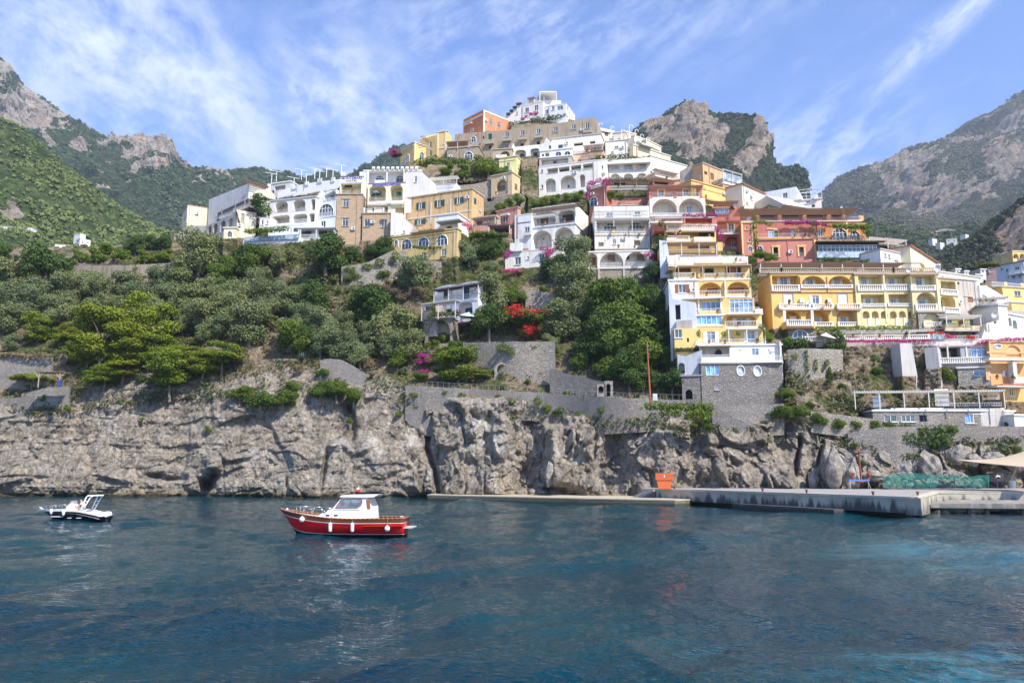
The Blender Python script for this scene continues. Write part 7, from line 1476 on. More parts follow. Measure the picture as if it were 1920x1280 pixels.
seg = [((17.2, 108.5), (23.4, 97)), ((23.4, 97), (27.8, 87.4)), ((27.8, 87.4), (34.9, 70.4))]
slab('pier', 'high concrete pier with a dark stained face and pale top edge', 'pier', [pf[0], (23.4, 97), (34.9, 70.4), (47, 90.2), (110, 86), (120, 118), (20, 118)], .42, 1.86, cc2, paving, .06)
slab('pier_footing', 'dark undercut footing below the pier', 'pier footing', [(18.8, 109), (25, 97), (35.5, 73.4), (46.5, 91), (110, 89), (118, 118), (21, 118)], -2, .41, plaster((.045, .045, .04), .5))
o = MB(); 
for (a, b_) in (((17.2, 108.5), (23.4, 97)), ((23.4, 97), (34.9, 70.4)), ((34.9, 70.4), (47, 90.2)), ((47, 90.2), (62, 89.3))):
    a, b_ = Vector((*a, 0)), Vector((*b_, 0)); d = (b_-a).normalized(); n = Vector((d.y, -d.x, 0)); k = int((b_-a).length/5.2)+1
    for i in range(k): p, q = a.lerp(b_, (i+.01)/k), a.lerp(b_, (i+.99)/k); o.prism([p+n*.07+Vector((0, 0, 1.66)), q+n*.07+Vector((0, 0, 1.66)), q-n*.5+Vector((0, 0, 1.66)), p-n*.5+Vector((0, 0, 1.66))], (0, 0, .212))
r = o.build('kerb', plaster((.55, .49, .38), .2)); tag(r, 'pale worn kerb stones along the edge of the high pier', 'kerb')
slab('pier_end', 'pale projecting corner block at the end of the pier', 'pier block', [(34.2, 71.2), (34.95, 70.0), (37.4, 73.4), (36.6, 74.6)], .30, 1.78, cc3)
slab('mooring_shelf', 'broken concrete shelf slab below the pier face', 'concrete slab', [(24.6, 91.5), (30.2, 77.0), (31.6, 77.6), (27, 92)], -.6, .52, concrete((.20, .18, .15), .9, 5))
slab('lower_quay', 'lower landing ledge on short piles right of the pier', 'landing ledge', [(40.6, 79.5), (49.8, 77.2), (90, 74), (92, 80), (47.4, 88.5)], .55, 1.02, concrete((.36, .33, .28), .5, 6))
for i in range(9):
    x = 42+i*(1.35 if i % 2 else 1.0)+i*.9; y = 79.9-(x-41)*.24
    o = MB().box(-.16, .16, -.16, .16, -1.5, 2.03 if False else .54).build('pile', plaster((.16, .14, .11), .5)); o.location = (x, y+.35, 0); tag(o, 'short concrete pile under the lower landing ledge', 'pile', 'piles under the landing ledge')
for i, (x, y) in enumerate(((20, 103.5), (27.0, 89.8), (29.6, 83.6), (33.0, 75.9), (36.8, 75.2))):
    o = MB().lathe([(.1, 0), (.1, .22), (.17, .27), (.17, .34), (.06, .37)], k=8).build('bollard', flat((.20, .07, .04), .7), smooth=True); o.location = (x+.6, y+.2, 1.86)
    tag(o, ['rusty mooring bollard at the far left of the pier edge', 'second rusty bollard from the left on the pier edge', 'middle rusty bollard on the pier edge', 'rusty bollard next to the pier corner', 'rusty bollard on the right side of the pier corner'][i], 'bollard', 'rusty bollards on the pier edge')
st = empty('steps', (18.4, 107, 0), 'worn stone steps climbing from the low quay to the pier', 'steps', rz=R(10)); b = MB()
for i in range(7): b.box(-2.6+i*.38, .6, -1.2, 1.4, .5, .75+i*.16)
b.build('tread', plaster((.40, .38, .34), .5), st)
# orange cover, box, trestle
oc = empty('orange_cover', (26.5-7.2, 103.4, 1.86), 'orange tarpaulin cover standing at the left end of the pier', 'orange cover', rz=R(-8))
def taper(b, x0, x1, x2, x3, y0, y1, z0, z1):
    b.v += [(x0, y0, z0), (x1, y0, z0), (x1, y1, z0), (x0, y1, z0), (x2, y0, z1), (x3, y0, z1), (x3, y1, z1), (x2, y1, z1)]
    n = len(b.v)-8; b.f += [tuple(n+i for i in q) for q in ((3,2,1,0),(4,5,6,7),(0,1,5,4),(1,2,6,5),(2,3,7,6),(3,0,4,7))]; return b
mo = flat((.60, .13, .035), .7)
taper(MB(), -.75, .75, -.95, .98, -.6, .6, .02, 1.08).build('lower_cover', mo, oc); taper(MB(), -1.08, 1.08, -1.1, 1.15, -.68, .68, 1.10, 1.98).build('upper_cover', flat((.54, .11, .03), .75), oc)
MB().box(-.06, .06, -.705, -.685, 1.45, 1.75).build('label', flat(WHT), oc)
o = MB().box(-.35, .35, -.3, .3, 0, .82).build('cabinet', flat((.55, .58, .62), .5)); o.location = (36.2, 107.5, 1.86); tag(o, 'small white cabinet at the back of the pier against the rocks', 'cabinet'); MB().box(-.38, .38, -.33, .33, .824, .88).build('lid', flat((.7, .7, .7)), o)
tr_ = empty('barrier', (43.2, 101.5, 1.86), 'low blue topped metal trestle barrier on the pier', 'barrier'); b = MB().box(-1.3, 1.3, -.05, .05, 1.0, 1.2); b.build('crossbar', flat((.10, .16, .45)), tr_)
for s_ in (-1, 1):
    b = MB()
    for dy in (-.35, .35): b.bar((s_*1.1, 0, 1.02), (s_*1.25, dy, 0), .025)
    b.build('leg', flat((.6, .6, .6)), tr_)
# rust pole, electric box
o = empty('utility_pole', P(1219.5, 751, 110.6), 'tall rust coloured utility pole standing on the cliff path', 'utility pole'); H_ = P(1215.5, 640, 110.6).z-P(1219.5, 751, 110.6).z
MB().bar((0, 0, -.5), (-.25, 0, H_), .14, 8, .09).build('pole', flat((.36, .10, .035), .8), o); MB().box(-.30, .02, -.05, .05, H_-.6, H_-.5).build('bracket', flat((.3, .3, .3)), o)
o = MB().box(-.3, .3, -.2, .2, -.2, .72).build('meter_box', flat((.55, .58, .60))); o.location = P(1228, 748, 110.4); tag(o, 'small grey meter box beside the rust pole', 'meter box'); MB().box(-.2, .2, -.22, -.204, 0, .5).build('door', flat((.45, .48, .5)), o)
# anchor
an = empty('anchor', P(1615, 903, 102.5), 'old rusty admiralty anchor propped against the rocks', 'anchor'); ru = flat((.22, .065, .035), .85)
MB().bar((0, 0, .2), (-.1, 0, 3.9), .13, 8, .10).build('shank', ru, an)
b = MB()
pts = [(1.35*sin(t), 0, 1.25-1.25*cos(t)) for t in np.linspace(-1.15, 1.15, 11)]; b.path(pts, .12, 6)
b.build('arms', ru, an)
for s_ in (-1, 1): MB().prism([(s_*1.45, -.02, .9), (s_*.95, -.25, .75), (s_*.9, .25, .75)], (s_*-.12, 0, .35)).build('fluke', ru, an)
b = MB(); b.path([(-.1+.3*cos(t), 0, 4.05+.3*sin(t)) for t in np.linspace(0, 2*pi, 11)], .05, 5); b.build('ring', ru, an)
MB().bar((-.1, -1.0, 3.6), (-.1, 1.0, 3.6), .07, 6).build('stock', ru, an)
# boulders and the green net
RB = random.Random(9)
def boulder_mesh(seed, name='boulder', sub=3):
    bm = bmesh.new(); bmesh.ops.create_icosphere(bm, subdivisions=sub, radius=1); v = np.array([q.co[:] for q in bm.verts])
    d = 1+facets(v*1.1+seed*3.1, seed, .9)*.42+(fbm(v*2.5+seed, 3, seed)-.5)*.25
    for q, k in zip(bm.verts, d): q.co *= k
    me = bpy.data.meshes.new(name); bm.to_mesh(me); bm.free(); me.materials.append(ROCKM); return me
def rockmat():
    m, s, b = new_mat('boulder_rock'); v = s.pos(); n2 = s.noise(v, .9, 7, .65)
    c = s.mix(n2.ramp(.3, .7), (.15, .135, .12), (.38, .345, .30)); c = s.mix(s.noise(s.mapv(v, (1, 1, .3)), .8, 6, .7).ramp(.5, .66)*.6, c, (.30, .23, .17))
    c = s.mix(s.vor(v, 1.1, 'DISTANCE_TO_EDGE').ramp(0, .05, 1, 0)*.5, c, (.06, .055, .05))
    s.lk(c, b.inputs['Base Color']); b.inputs['Roughness'].default_value = .95; s.lk(s.bump(s.noise(v, 2.5, 8, .7), .9, .25), b.inputs['Normal']); return m
ROCKM = rockmat(); BM_ = [boulder_mesh(i) for i in range(6)]
def boulder(px, py, w, h, Y, label, group=None, rot=None, m=None):
    o = bpy.data.objects.new('boulder', BM_[m if m is not None else RB.randrange(6)]); COL.objects.link(o); k = Y/F
    o.location = P(px, py, Y); o.scale = (w/2*k, w/2.4*k, h/2*k); o.rotation_euler = (0, rot or 0, RB.uniform(0, 6)); tag(o, label, 'boulder', group); return o
for px, py, w, h, Y, rot, lab in ((1745, 878, 52, 62, 103.5, .4, 'huge tilted boulder above the green net'), (1700, 886, 40, 40, 104, -.2, 'rounded boulder left of the huge tilted boulder'), (1795, 852, 34, 40, 105.5, .5, 'long leaning boulder under the dry wall'),
   (1825, 862, 30, 22, 105, .1, 'flat boulder beside the shade sail tip'), (1860, 858, 44, 22, 106, -.2, 'broad boulder behind the shade sail'), (1905, 868, 46, 30, 106, .2, 'boulder at the right edge behind the shade sail'),
   (1640, 893, 60, 22, 104, .15, 'low sloping rock beside the anchor'), (1565, 880, 46, 74, 103.5, .06, 'big cracked upright boulder left of the anchor'), (1592, 888, 36, 60, 103.8, -.12, 'upright boulder touching the cracked one'), (1525, 900, 24, 36, 106, 0, 'dark narrow boulder on the back of the pier'),
   (1118, 914, 12, 18, 113, 0, 'pale small boulder on the low quay'), (1132, 916, 9, 14, 112, 0, 'tiny pale boulder on the low quay'), (1030, 888, 16, 44, 114, .1, 'tall thin leaning rock on the low quay'), (1878, 895, 46, 30, 108, 0, 'dark rock mass behind the standing person')):
    boulder(px, py, w, h, Y, lab, rot=rot)
for i in range(110):
    px = RB.uniform(1665, 1838); t_ = (px-1665)/170; top_ = 890-8*sin(pi*min(1, t_*1.15)) if t_ < .85 else 900
    py = RB.uniform(top_, 912); Y = 100.8+(912-py)*.12; boulder(px, py, RB.uniform(7, 14), RB.uniform(5, 9), Y, 'loose grey rock in the pile behind the green net', 'rocks piled behind the green net', rot=RB.uniform(-.5, .5))
def net():
    m, s, b = new_mat('green_net'); v = s.obj()
    b.inputs['Base Color'].default_value = (.03, .24, .20, 1); b.inputs['Roughness'].default_value = .8
    tp = s.node('ShaderNodeBsdfTransparent'); mx = s.node('ShaderNodeMixShader'); tr2 = s.node('ShaderNodeBsdfTranslucent'); tr2.inputs[0].default_value = (.04, .30, .25, 1)
    m2 = s.node('ShaderNodeMixShader'); m2.inputs[0].default_value = .4; s.lk(b.outputs[0], m2.inputs[1]); s.lk(tr2.outputs[0], m2.inputs[2])
    a = s.noise(s.mapv(v, (.3, .3, 2.0)), 1, 3, .5).ramp(.3, .7, .22, .50); s.lk(a, mx.inputs[0]); s.lk(tp.outputs[0], mx.inputs[1]); s.lk(m2.outputs[0], mx.inputs[2])
    s.lk(mx.outputs[0], m.node_tree.nodes['Material Output'].inputs[0])
    n_ = 60; v_ = []; o = P(1655, 914, 99.5)
    for i in range(n_+1):
        px = 1655+(1855-1655)*i/n_; t = i/n_
        tp_ = np.interp(px, [1655, 1680, 1700, 1760, 1820, 1835, 1850, 1855], [893, 887, 886, 889, 893, 891, 889, 890])+.6*sin(i*.9)
        for k in range(5):
            py = tp_+(915-tp_)*k/4; q = P(px, py, 99.3+.25*sin(i*.7+k)+(1-k/4)*.5)-o; v_.append(q)
    me = np_mesh('safety_net', [tuple(q) for q in v_], grid_quads(n_+1, 5), True); ob = link('safety_net', me, m); ob.location = o
    sl = ob.modifiers.new('thick', 'SOLIDIFY'); sl.thickness = .02; tag(ob, 'green mesh safety net stretched in front of the rock pile', 'net')
    for px in (1700, 1745, 1790, 1853): MB().bar(P(px, 914, 99.2)-o, P(px, 890, 99.2)-o, .04, 5).build('post', flat((.02, .25, .2)), ob)
net()
# shade sail with props
sl_ = empty('shade_sail', P(1920, 868, 92), 'cream shade sail stretched from the rocks over the pier at the right edge', 'shade sail'); o = Vector(sl_.location)
A_, B_, C_, D_ = P(1791, 861, 98), P(1990, 812, 95), P(2050, 890, 84), P(1930, 874.5, 86)
v_ = []; n_ = 18
for i in range(n_+1):
    for j in range(n_+1):
        s_, t_ = i/n_, j/n_; top_ = A_.lerp(B_, s_); bot_ = A_.lerp(D_, min(1, s_*1.0)).lerp(C_, max(0, s_-.6)*.9)
        top_.z -= 1.1*sin(pi*s_)*1.0; bot_.z -= .1*sin(pi*s_); v_.append(tuple(top_.lerp(bot_, t_)-o+Vector((0, 0, -.15*sin(pi*t_)*s_))))
me = np_mesh('canvas', v_, grid_quads(n_+1, n_+1), True); m, s, b = new_mat('sail_cloth'); b.inputs['Base Color'].default_value = (.78, .66, .50, 1); b.inputs['Roughness'].default_value = .9
tr2 = s.node('ShaderNodeBsdfTranslucent'); tr2.inputs[0].default_value = (.8, .68, .5, 1); mx = s.node('ShaderNodeMixShader'); mx.inputs[0].default_value = .45
s.lk(b.outputs[0], mx.inputs[1]); s.lk(tr2.outputs[0], mx.inputs[2]); s.lk(mx.outputs[0], m.node_tree.nodes['Material Output'].inputs[0]); cv = link('canvas', me, m, sl_); q = cv.modifiers.new('thick', 'SOLIDIFY'); q.thickness = .03
MB().bar(P(1890, 914, 95)-o, P(1906, 875, 94)-o, .13, 7, .10).build('pole', flat((.42, .34, .25), .9), sl_)
# bins and chairs below the sail
o = MB().lathe([(.28, 0), (.36, .75), (.40, .8)], k=10).build('bin', flat((.65, .66, .68))); o.location = P(1899, 914.5, 94.5); tag(o, 'white plastic bin under the shade sail', 'bin'); MB().box(-.2, .2, -.2, .2, .801, .86).build('lid', flat(WHT), o)
o = empty('scooter', P(1887, 914, 97), 'dark covered scooter parked under the shade sail', 'scooter'); MB().prism([(-.8, -.2, .3), (-.7, -.2, .7), (-.2, -.2, .75), (0, -.2, .5), (.35, -.2, .55), (.6, -.2, 1.05), (.75, -.2, 1.0), (.7, -.2, .3)], (0, .4, 0)).build('body', flat((.03, .03, .035)), o)
for s_ in (-.6, .65): MB().lathe([(.05, -.07), (.28, -.07), (.3, 0), (.28, .07), (.05, .07)], (s_, 0, .3), 14, 'y').build('wheel', flat((.02, .02, .02)), o)
# parasols, dishes
def parasol(px, py, Y, r, h, cols, label, tilt=0, square=False):
    o = empty('parasol', P(px, py, Y), label, 'parasol'); o.rotation_euler = (0, tilt, 0); k = 4 if square else 12; b1, b2 = MB(), MB()
    for ring in range(3):
        for i in range(k):
            a0, a1 = 2*pi*(i+.5)/k, 2*pi*(i+1.5)/k; r0, r1 = r*(ring+.02)/3, r*(ring+1)/3; z0_, z1_ = h-ring*.16*r, h-(ring+1)*.16*r
            (b1 if ring % 2 == 0 or len(cols) == 1 else b2).face([(r0*cos(a0), r0*sin(a0), z0_), (r1*cos(a0), r1*sin(a0), z1_), (r1*cos(a1), r1*sin(a1), z1_), (r0*cos(a1), r0*sin(a1), z0_)])
    b1.build('canopy', flat(cols[0], .8), o); b2.build('canopy_stripe', flat(cols[-1], .8), o); MB().bar((0, 0, 0), (0, 0, h+.1), .035, 6).build('pole', flat(WHT), o); return o
parasol(1546, 642, 119.0, 1.7, 1.5, [(.78, .76, .70)], 'big white square parasol above the clipped hedge', .22, True)
parasol(704.5, 374, hotelY+.6, 1.0, 1.9, [(.16, .32, .58), (.7, .74, .78)], 'blue and white striped parasol in the left dining arch of the hotel')
parasol(729, 394, hotelY-2.2, .45, 1.5, [(.25, .5, .75)], 'small folded blue parasol on the hotel terrace')
ps_ = parasol(877, 602, 137.3, 1.9, 1.6, [(.76, .77, .80)], 'white square parasol with green letters beside the vaulted villa', .1, True)
q = link('lettering', text_mesh('TEN', 1.0, .34), flat((.02, .35, .22)), ps_); q.location = (-.1, -1.75, .82); q.rotation_euler = (R(-15), R(0), 0)
for i, (px, py, Y, r, lab) in enumerate(((1757, 503, 122.3, .62, 'satellite dish on the right end of the yellow hotel roof'), (1703, 506, 122.5, .42, 'smaller satellite dish behind the roof balustrade of the yellow hotel'), (1864, 589, 119.3, .60, 'large satellite dish on the white block at the right'), (1404, 410, 141, .38, 'satellite dish on the red hotel left corner'),
      (1379, 386, 145.5, .42, 'satellite dish on the narrow red tower'), (1243, 420, 143.5, .22, 'small white satellite dish left of the plastic balustrade'), (1457, 644, 116.6, .26, 'small satellite dish at the right corner of the arched porch house'), (1578, 388, 146, .28, 'satellite dish on the brown pergola roof of the red hotel'))):
    o = empty('satellite_dish', P(px, py, Y), lab, 'satellite dish', 'white satellite dishes'); o.rotation_euler = (R(20), 0, R(15 if px > 1500 else -20))
    b = MB(); b.lathe([(.001, .10), (r*.5, .07), (r*.85, -.05*r), (r, -.18*r), (r, -.15*r), (r*.8, 0), (.001, .16)], (0, 0, 0), 18, 'y'); b.build('dish', flat((.62, .63, .66), .5), o, True)
    MB().bar((0, -.1, 0), (.0, -.7*r-.1, -.3*r), .02).build('receiver_arm', flat((.5, .5, .5)), o); MB().bar((0, .12, 0), (0, .25, -r-.5), .035).build('mast', flat((.5, .5, .5)), o)
# hotel roof: leaning poles and wires
for i, (px, py) in enumerate(((509, 342), (518, 338), (551, 350), (574, 343), (599, 337), (624, 335), (640, 326), (565, 335), (590, 333), (612, 330))):
    o = empty('terrace_pole', P(px, py, 166), ['first', 'second', 'third', 'fourth', 'fifth', 'sixth', 'seventh', 'short', 'shorter', 'shortest'][i]+' white pole with slanting arm on the hotel roof terrace', 'terrace pole', 'white poles on the hotel roof')
    MB().bar((0, 0, -.3), (0, 0, 1.9), .07, 5).build('post', flat(WHT), o); MB().bar((-1.7, .6, 2.5), (1.2, -.2, 1.7), .07, 4).build('arm', flat(WHT), o)
for i, x in enumerate(range(700, 790, 9)):
    o = empty('terrace_chair', P(x, 319.5, 167.5), 'white plastic chair on the flat hotel roof edge', 'chair', 'white chairs on the hotel roof')
    MB().box(-.3, .3, -.3, .3, .4, .46).build('seat', flat(WHT), o); MB().box(-.3, .3, .25, .31, .46, .95).build('backrest', flat(WHT), o)
    for a in (-.25, .22):
        for c in (-.25, .22): MB().box(a, a+.05, c, c+.05, 0, .399).build('leg', flat(WHT), o)
b_ = Bld('railing_terrace', 'blue white fenced stair terrace right of the hotel end wall', plaster((.74, .76, .78), .1), 808, 347, 856, 343, 352, Y=165, depth=3, roof='none', cat='terrace', noledge=True, items='N 832 339 48 13 w; P 832 332 50 1 1.5 345 w')
# wooden pergola at left
pg = empty('wooden_pergola', P(100, 724, 132.0), 'wooden pergola with forked posts and red roof on the left cliff wall', 'pergola'); o = Vector(pg.location); k = 132/F
MB().box(-28*k, 25*k, -1.2, 1.2, 25*k, 26.6*k).build('roof', flat((.22, .12, .09)), pg)
for x in (-22, 17):
    b = MB().bar((x*k, -1, -.3), (x*k, -1, 24.9*k), .10, 5); b.bar((x*k, -1, 14*k), ((x+9)*k, -1, 24.9*k), .07, 5).bar((x*k, -1, 14*k), ((x-9)*k, -1, 24.9*k), .07, 5); b.build('post', flat((.34, .29, .24)), pg)
o = MB().box(-.25, .25, -.25, .25, 0, 1.0).build('blue_drum', flat((.04, .07, .22))); o.location = P(112, 724, 131); tag(o, 'small blue drum under the wooden pergola', 'drum'); MB().box(-.28, .28, -.28, .28, 1.004, 1.06).build('lid', flat((.1, .12, .3)), o)
# path railing
for nm, x0, x1, lab in (('left', 800, 1020, 'thin wire railing along the left part of the cliff path'), ('right', 1040, 1285, 'thin wire railing along the right part of the cliff path')):
    o = empty('path_railing', P(x0, 724, T(x0, 760)), lab, 'railing'); c0 = Vector(o.location); xs = np.linspace(x0, x1, 22); b = MB(); prev = None
    for x in xs:
        yb = np.interp(x, [800, 850, 1000, 1130, 1250, 1285], [724, 727, 735, 744, 749, 750]); Y = float(np.interp(x, [800, 1000, 1285], [127.3, 123.2, 114]))
        p = P(x, yb, Y)-c0; b.bar(p-Vector((0, 0, .3)), p+Vector((0, 0, .75)), .018, 4)
        if prev is not None: b.bar(prev+Vector((0, 0, .75)), p+Vector((0, 0, .75)), .014, 4)
        prev = p
    b.build('rail', flat((.35, .34, .32)), o)
# gateway posts
for px, lab in ((1127, 'arched stone niche doorway on the cliff path'), (1141, 'narrow stone gateway with dark arch on the cliff path')):
    Bld('gateway', lab, stone((.36, .33, .29), 2.4), px-8, 714 if px > 1130 else 720, px+8, 714 if px > 1130 else 720, 744, Y=120.0, depth=1.2, roof='none', cat='gateway', sink=.5, noledge=True, items=f'v {px} {731 if px > 1130 else 730} {8 if px > 1130 else 10} {24 if px > 1130 else 13}')
# ================================================================ people
def skin_mesh(name, pts, edges, rad, sub=1, mat=None, parent=None):
    me = bpy.data.meshes.new(name); me.from_pydata([tuple(p) for p in pts], edges, []); o = link(name, me, mat, parent)
    m = o.modifiers.new('skin', 'SKIN'); m.use_smooth_shade = True
    for i, r in enumerate(rad): me.skin_vertices[0].data[i].radius = (r, r) if not isinstance(r, tuple) else r
    me.skin_vertices[0].data[0].use_root = True
    if sub: q = o.modifiers.new('sub', 'SUBSURF'); q.levels = sub; q.render_levels = sub
    dg = bpy.context.evaluated_depsgraph_get(); m2 = bpy.data.meshes.new_from_object(o.evaluated_get(dg)); o.modifiers.clear(); o.data = m2
    if mat and not m2.materials: m2.materials.append(mat)
    return o
SKIN = flat((.52, .28, .18), .6, var=.05)
def person(loc, rz, label, J, shirt, shorts, hair, group=None):
    """J: dict of joints in metres, feet at z=0, facing -y"""
    root = empty('person', loc, label, 'person', group, rz)
    names = ['pelvis', 'waist', 'chest', 'neck', 'head', 'crown', 'shoL', 'elbL', 'wriL', 'shoR', 'elbR', 'wriR', 'hipL', 'kneL', 'ankL', 'toeL', 'hipR', 'kneR', 'ankR', 'toeR']
    R_ = dict(pelvis=.125, waist=.115, chest=.13, neck=.055, head=.085, crown=.075, shoL=.062, elbL=.043, wriL=.028, shoR=.062, elbR=.043, wriR=.028, hipL=.095, kneL=.06, ankL=.04, toeL=.035, hipR=.095, kneR=.06, ankR=.04, toeR=.035)
    ix = {n: i for i, n in enumerate(names)}; pts = [Vector(J[n]) for n in names]; rad = [R_[n] for n in names]
    ed = [(ix[a], ix[b]) for a, b in (('pelvis', 'waist'), ('waist', 'chest'), ('chest', 'neck'), ('neck', 'head'), ('head', 'crown'), ('chest', 'shoL'), ('shoL', 'elbL'), ('elbL', 'wriL'), ('chest', 'shoR'), ('shoR', 'elbR'), ('elbR', 'wriR'),
        ('pelvis', 'hipL'), ('hipL', 'kneL'), ('kneL', 'ankL'), ('ankL', 'toeL'), ('pelvis', 'hipR'), ('hipR', 'kneR'), ('kneR', 'ankR'), ('ankR', 'toeR'))]
    for s_ in 'LR':                      # palm and five fingers
        w, e = Vector(J['wri'+s_]), Vector(J['elb'+s_]); d = (w-e).normalized(); sd = d.cross(Vector((0, 1, .2))).normalized(); i0 = len(pts)
        pts.append(w+d*.085); rad.append(.026); ed.append((ix['wri'+s_], i0))
        for q in range(4):
            a = w+d*.10+sd*(q-1.5)*.022; L_ = (.055, .07, .065, .05)[q]
            pts += [a+d*L_*.5, a+d*L_+Vector((0, -.012, -.01))]; rad += [.009, .008]; ed += [(i0, len(pts)-2), (len(pts)-2, len(pts)-1)]
        pts.append(w+d*.05-sd*.055); rad.append(.010); ed.append((ix['wri'+s_], len(pts)-1))
    hd, cr = Vector(J['head']), Vector(J['crown'])
    body = skin_mesh('body', pts, ed, rad, 1, SKIN, root)
    f = Vector(J.get('face', (0, -1, 0))).normalized(); u = (cr-hd).normalized()
    b = MB(); c = hd+u*.01; b.bar(c+f*.085, c+f*.125-u*.02, .014, 5, .010); b.build('nose', SKIN, body)
    b = MB()
    for s_ in (-1, 1): sd = u.cross(f)*s_; b.bar(c+f*.088+sd*.032+u*.03, c+f*.093+sd*.032+u*.03, .012, 6)
    b.build('eyes', flat((.03, .02, .02)), body); MB().bar(c+f*.088-u*.055+u.cross(f)*.025, c+f*.088-u*.055-u.cross(f)*.025, .008, 4).build('mouth', flat((.35, .10, .08)), body)
    skin_mesh('hair', [hd+u*.02-f*.02, hd+u*.06-f*.015, cr+u*.02-f*.01], [(0, 1), (1, 2)], [.088, .098, .07], 1, flat(hair, .8), root)
    sh = [Vector(J[n]) for n in ('pelvis', 'waist', 'chest', 'shoL', 'shoR')]; sh += [sh[3].lerp(Vector(J['elbL']), .6), sh[4].lerp(Vector(J['elbR']), .6), sh[2].lerp(Vector(J['neck']), .45)]
    skin_mesh('shirt', sh, [(0, 1), (1, 2), (2, 3), (2, 4), (3, 5), (4, 6), (2, 7)], [.14, .135, .15, .08, .08, .065, .065, .08], 1, flat(shirt, .85), root)
    hp = [Vector(J[n]) for n in ('waist', 'pelvis', 'hipL', 'hipR')]; hp[0] = hp[1].lerp(hp[0], .5); kk = J.get('shorts', .8); hp += [hp[2].lerp(Vector(J['kneL']), kk), hp[3].lerp(Vector(J['kneR']), kk)]
    skin_mesh('shorts', hp, [(0, 1), (1, 2), (1, 3), (2, 4), (3, 5)], [.135, .145, .115, .115, .085, .085], 1, flat(shorts, .85), root)
    for s_ in 'LR': skin_mesh('shoe', [Vector(J['ank'+s_])-Vector((0, 0, .03)), Vector(J['toe'+s_])], [(0, 1)], [.052, .042], 1, flat((.05, .05, .06)), root)
    return root
STAND = dict(pelvis=(0, 0, .95), waist=(0, 0, 1.1), chest=(0, -.01, 1.33), neck=(0, -.01, 1.5), head=(0, -.03, 1.62), crown=(0, -.02, 1.71), shoL=(-.19, 0, 1.42), elbL=(-.25, .02, 1.14), wriL=(-.25, -.08, .90), shoR=(.19, 0, 1.42), elbR=(.25, .03, 1.14), wriR=(.24, -.10, .92),
    hipL=(-.1, 0, .88), kneL=(-.12, -.03, .49), ankL=(-.13, 0, .09), toeL=(-.14, -.16, .04), hipR=(.1, 0, .88), kneR=(.14, .02, .49), ankR=(.16, .06, .09), toeR=(.18, -.10, .04))
pr = person(P(1873, 914.6, 98.5), R(165), 'standing person in white shirt and blue trousers with a dark backpack on the pier', dict(STAND, shorts=1.0, head=(0, -.10, 1.58), crown=(0, -.13, 1.66)), (.65, .66, .75), (.10, .16, .32), (.03, .02, .015))
skin_mesh('backpack', [(0, .19, 1.05), (0, .21, 1.38)], [(0, 1)], [(.15, .09), (.14, .09)], 1, flat((.02, .02, .03)), pr)
person(P(1267, 449, 138.8)+Vector((0, 0, 0)), R(-40), 'bare armed person in an orange top standing on the planter balcony', dict(STAND), (.50, .22, .14), (.3, .1, .08), (.05, .03, .02))
# ================================================================ boats
def loft(L, half, sheer, keel, bands, ns=34, flare=1.6, stern=1.0, xs0=0):
    """hull bands: [(name, f0, f1, mat, proud)], f measured from the sheer (0) to the keel (1). bow at -x."""
    out = []
    for nm, f0, f1, mat, pr_ in bands:
        b = MB(); nv = 7; idx = []
        for side in (-1, 1):
            rows = []
            for i in range(ns+1):
                t = i/ns; w, zs, zk, x0, x1 = half(t), sheer(t), keel(t), None, None; r = []
                for j in range(nv+1):
                    f = f0+(f1-f0)*j/nv; z = zs+(zk-zs)*f; yy = max(0, w*(1-f**flare)**.62)+pr_*(1 if w > .05 else .2)
                    rake = 1-t; x = -L/2+L*t+(f**.9)*xs0*max(0, 1-t*3.2)
                    r.append(len(b.v)); b.v.append((x, side*yy, z))
                rows.append(r)
            for i in range(ns):
                for j in range(nv):
                    q = (rows[i][j], rows[i+1][j], rows[i+1][j+1], rows[i][j+1]); b.f.append(q if side < 0 else q[::-1])
            idx.append(rows)
        for j in range(nv): b.f.append((idx[0][ns][j], idx[1][ns][j], idx[1][ns][j+1], idx[0][ns][j+1]))
        out.append((nm, b, mat))
    return out
gloss = lambda c, r=.25: flat(c, r, var=.05)
RED, VARN, IV = gloss((.80, .012, .016), .22), gloss((.17, .055, .02), .25), gloss((.80, .79, .76), .3)
bt = empty('motor_yacht', (-11.13, 54, 0), 'red wooden launch with white cabin and varnished top strake moored in the middle', 'boat', rz=R(-4))
X = lambda px: (px-650)/27.9
Z = lambda py: (995.7-py)/27.9
half = lambda t: 1.32*(min(1, t/.42)**.62)*(1 if t < .55 else 1-.22*((t-.55)/.45)**2)
sheer = lambda t: 1.0+.58*(1-min(1, t/.62))**2.0+.06*max(0, t-.6)
keel = lambda t: -.42 if t > .2 else -.42+.35*(1-t/.2)**2
Lb = 8.5
for nm, b, mt in loft(Lb, half, sheer, keel, [('sheer_strake', 0, .17, VARN, .012), ('rub_stripe', .172, .2, IV, .03), ('hull', .18, .68, RED, 0), ('boot_stripe', .675, .70, IV, .02), ('bottom', .68, 1, gloss((.012, .012, .015)), 0)], xs0=1.25):
    o = b.build(nm, mt, bt, True, fix=False); o.location = (-.02, 0, 0)
def deck(L, half, sheer, inset, dz, x0, x1, n=26):
    b = MB(); row = []
    for i in range(n+1):
        t = x0+(x1-x0)*i/n; w = max(.01, half(t)-inset); row.append((-L/2+L*t, w, sheer(t)+dz))
    for (a, w, z), (c, w2, z2) in zip(row, row[1:]): b.face([(a, -w, z), (c, -w2, z2), (c, w2, z2), (a, w, z)])
    return b
deck(Lb, half, sheer, .03, -.07, .01, .72).build('deck', gloss((.70, .66, .58), .5), bt); deck(Lb, half, sheer, .03, -.45, .70, .995).build('cockpit_floor', gloss((.30, .13, .05), .5), bt)
b = MB()
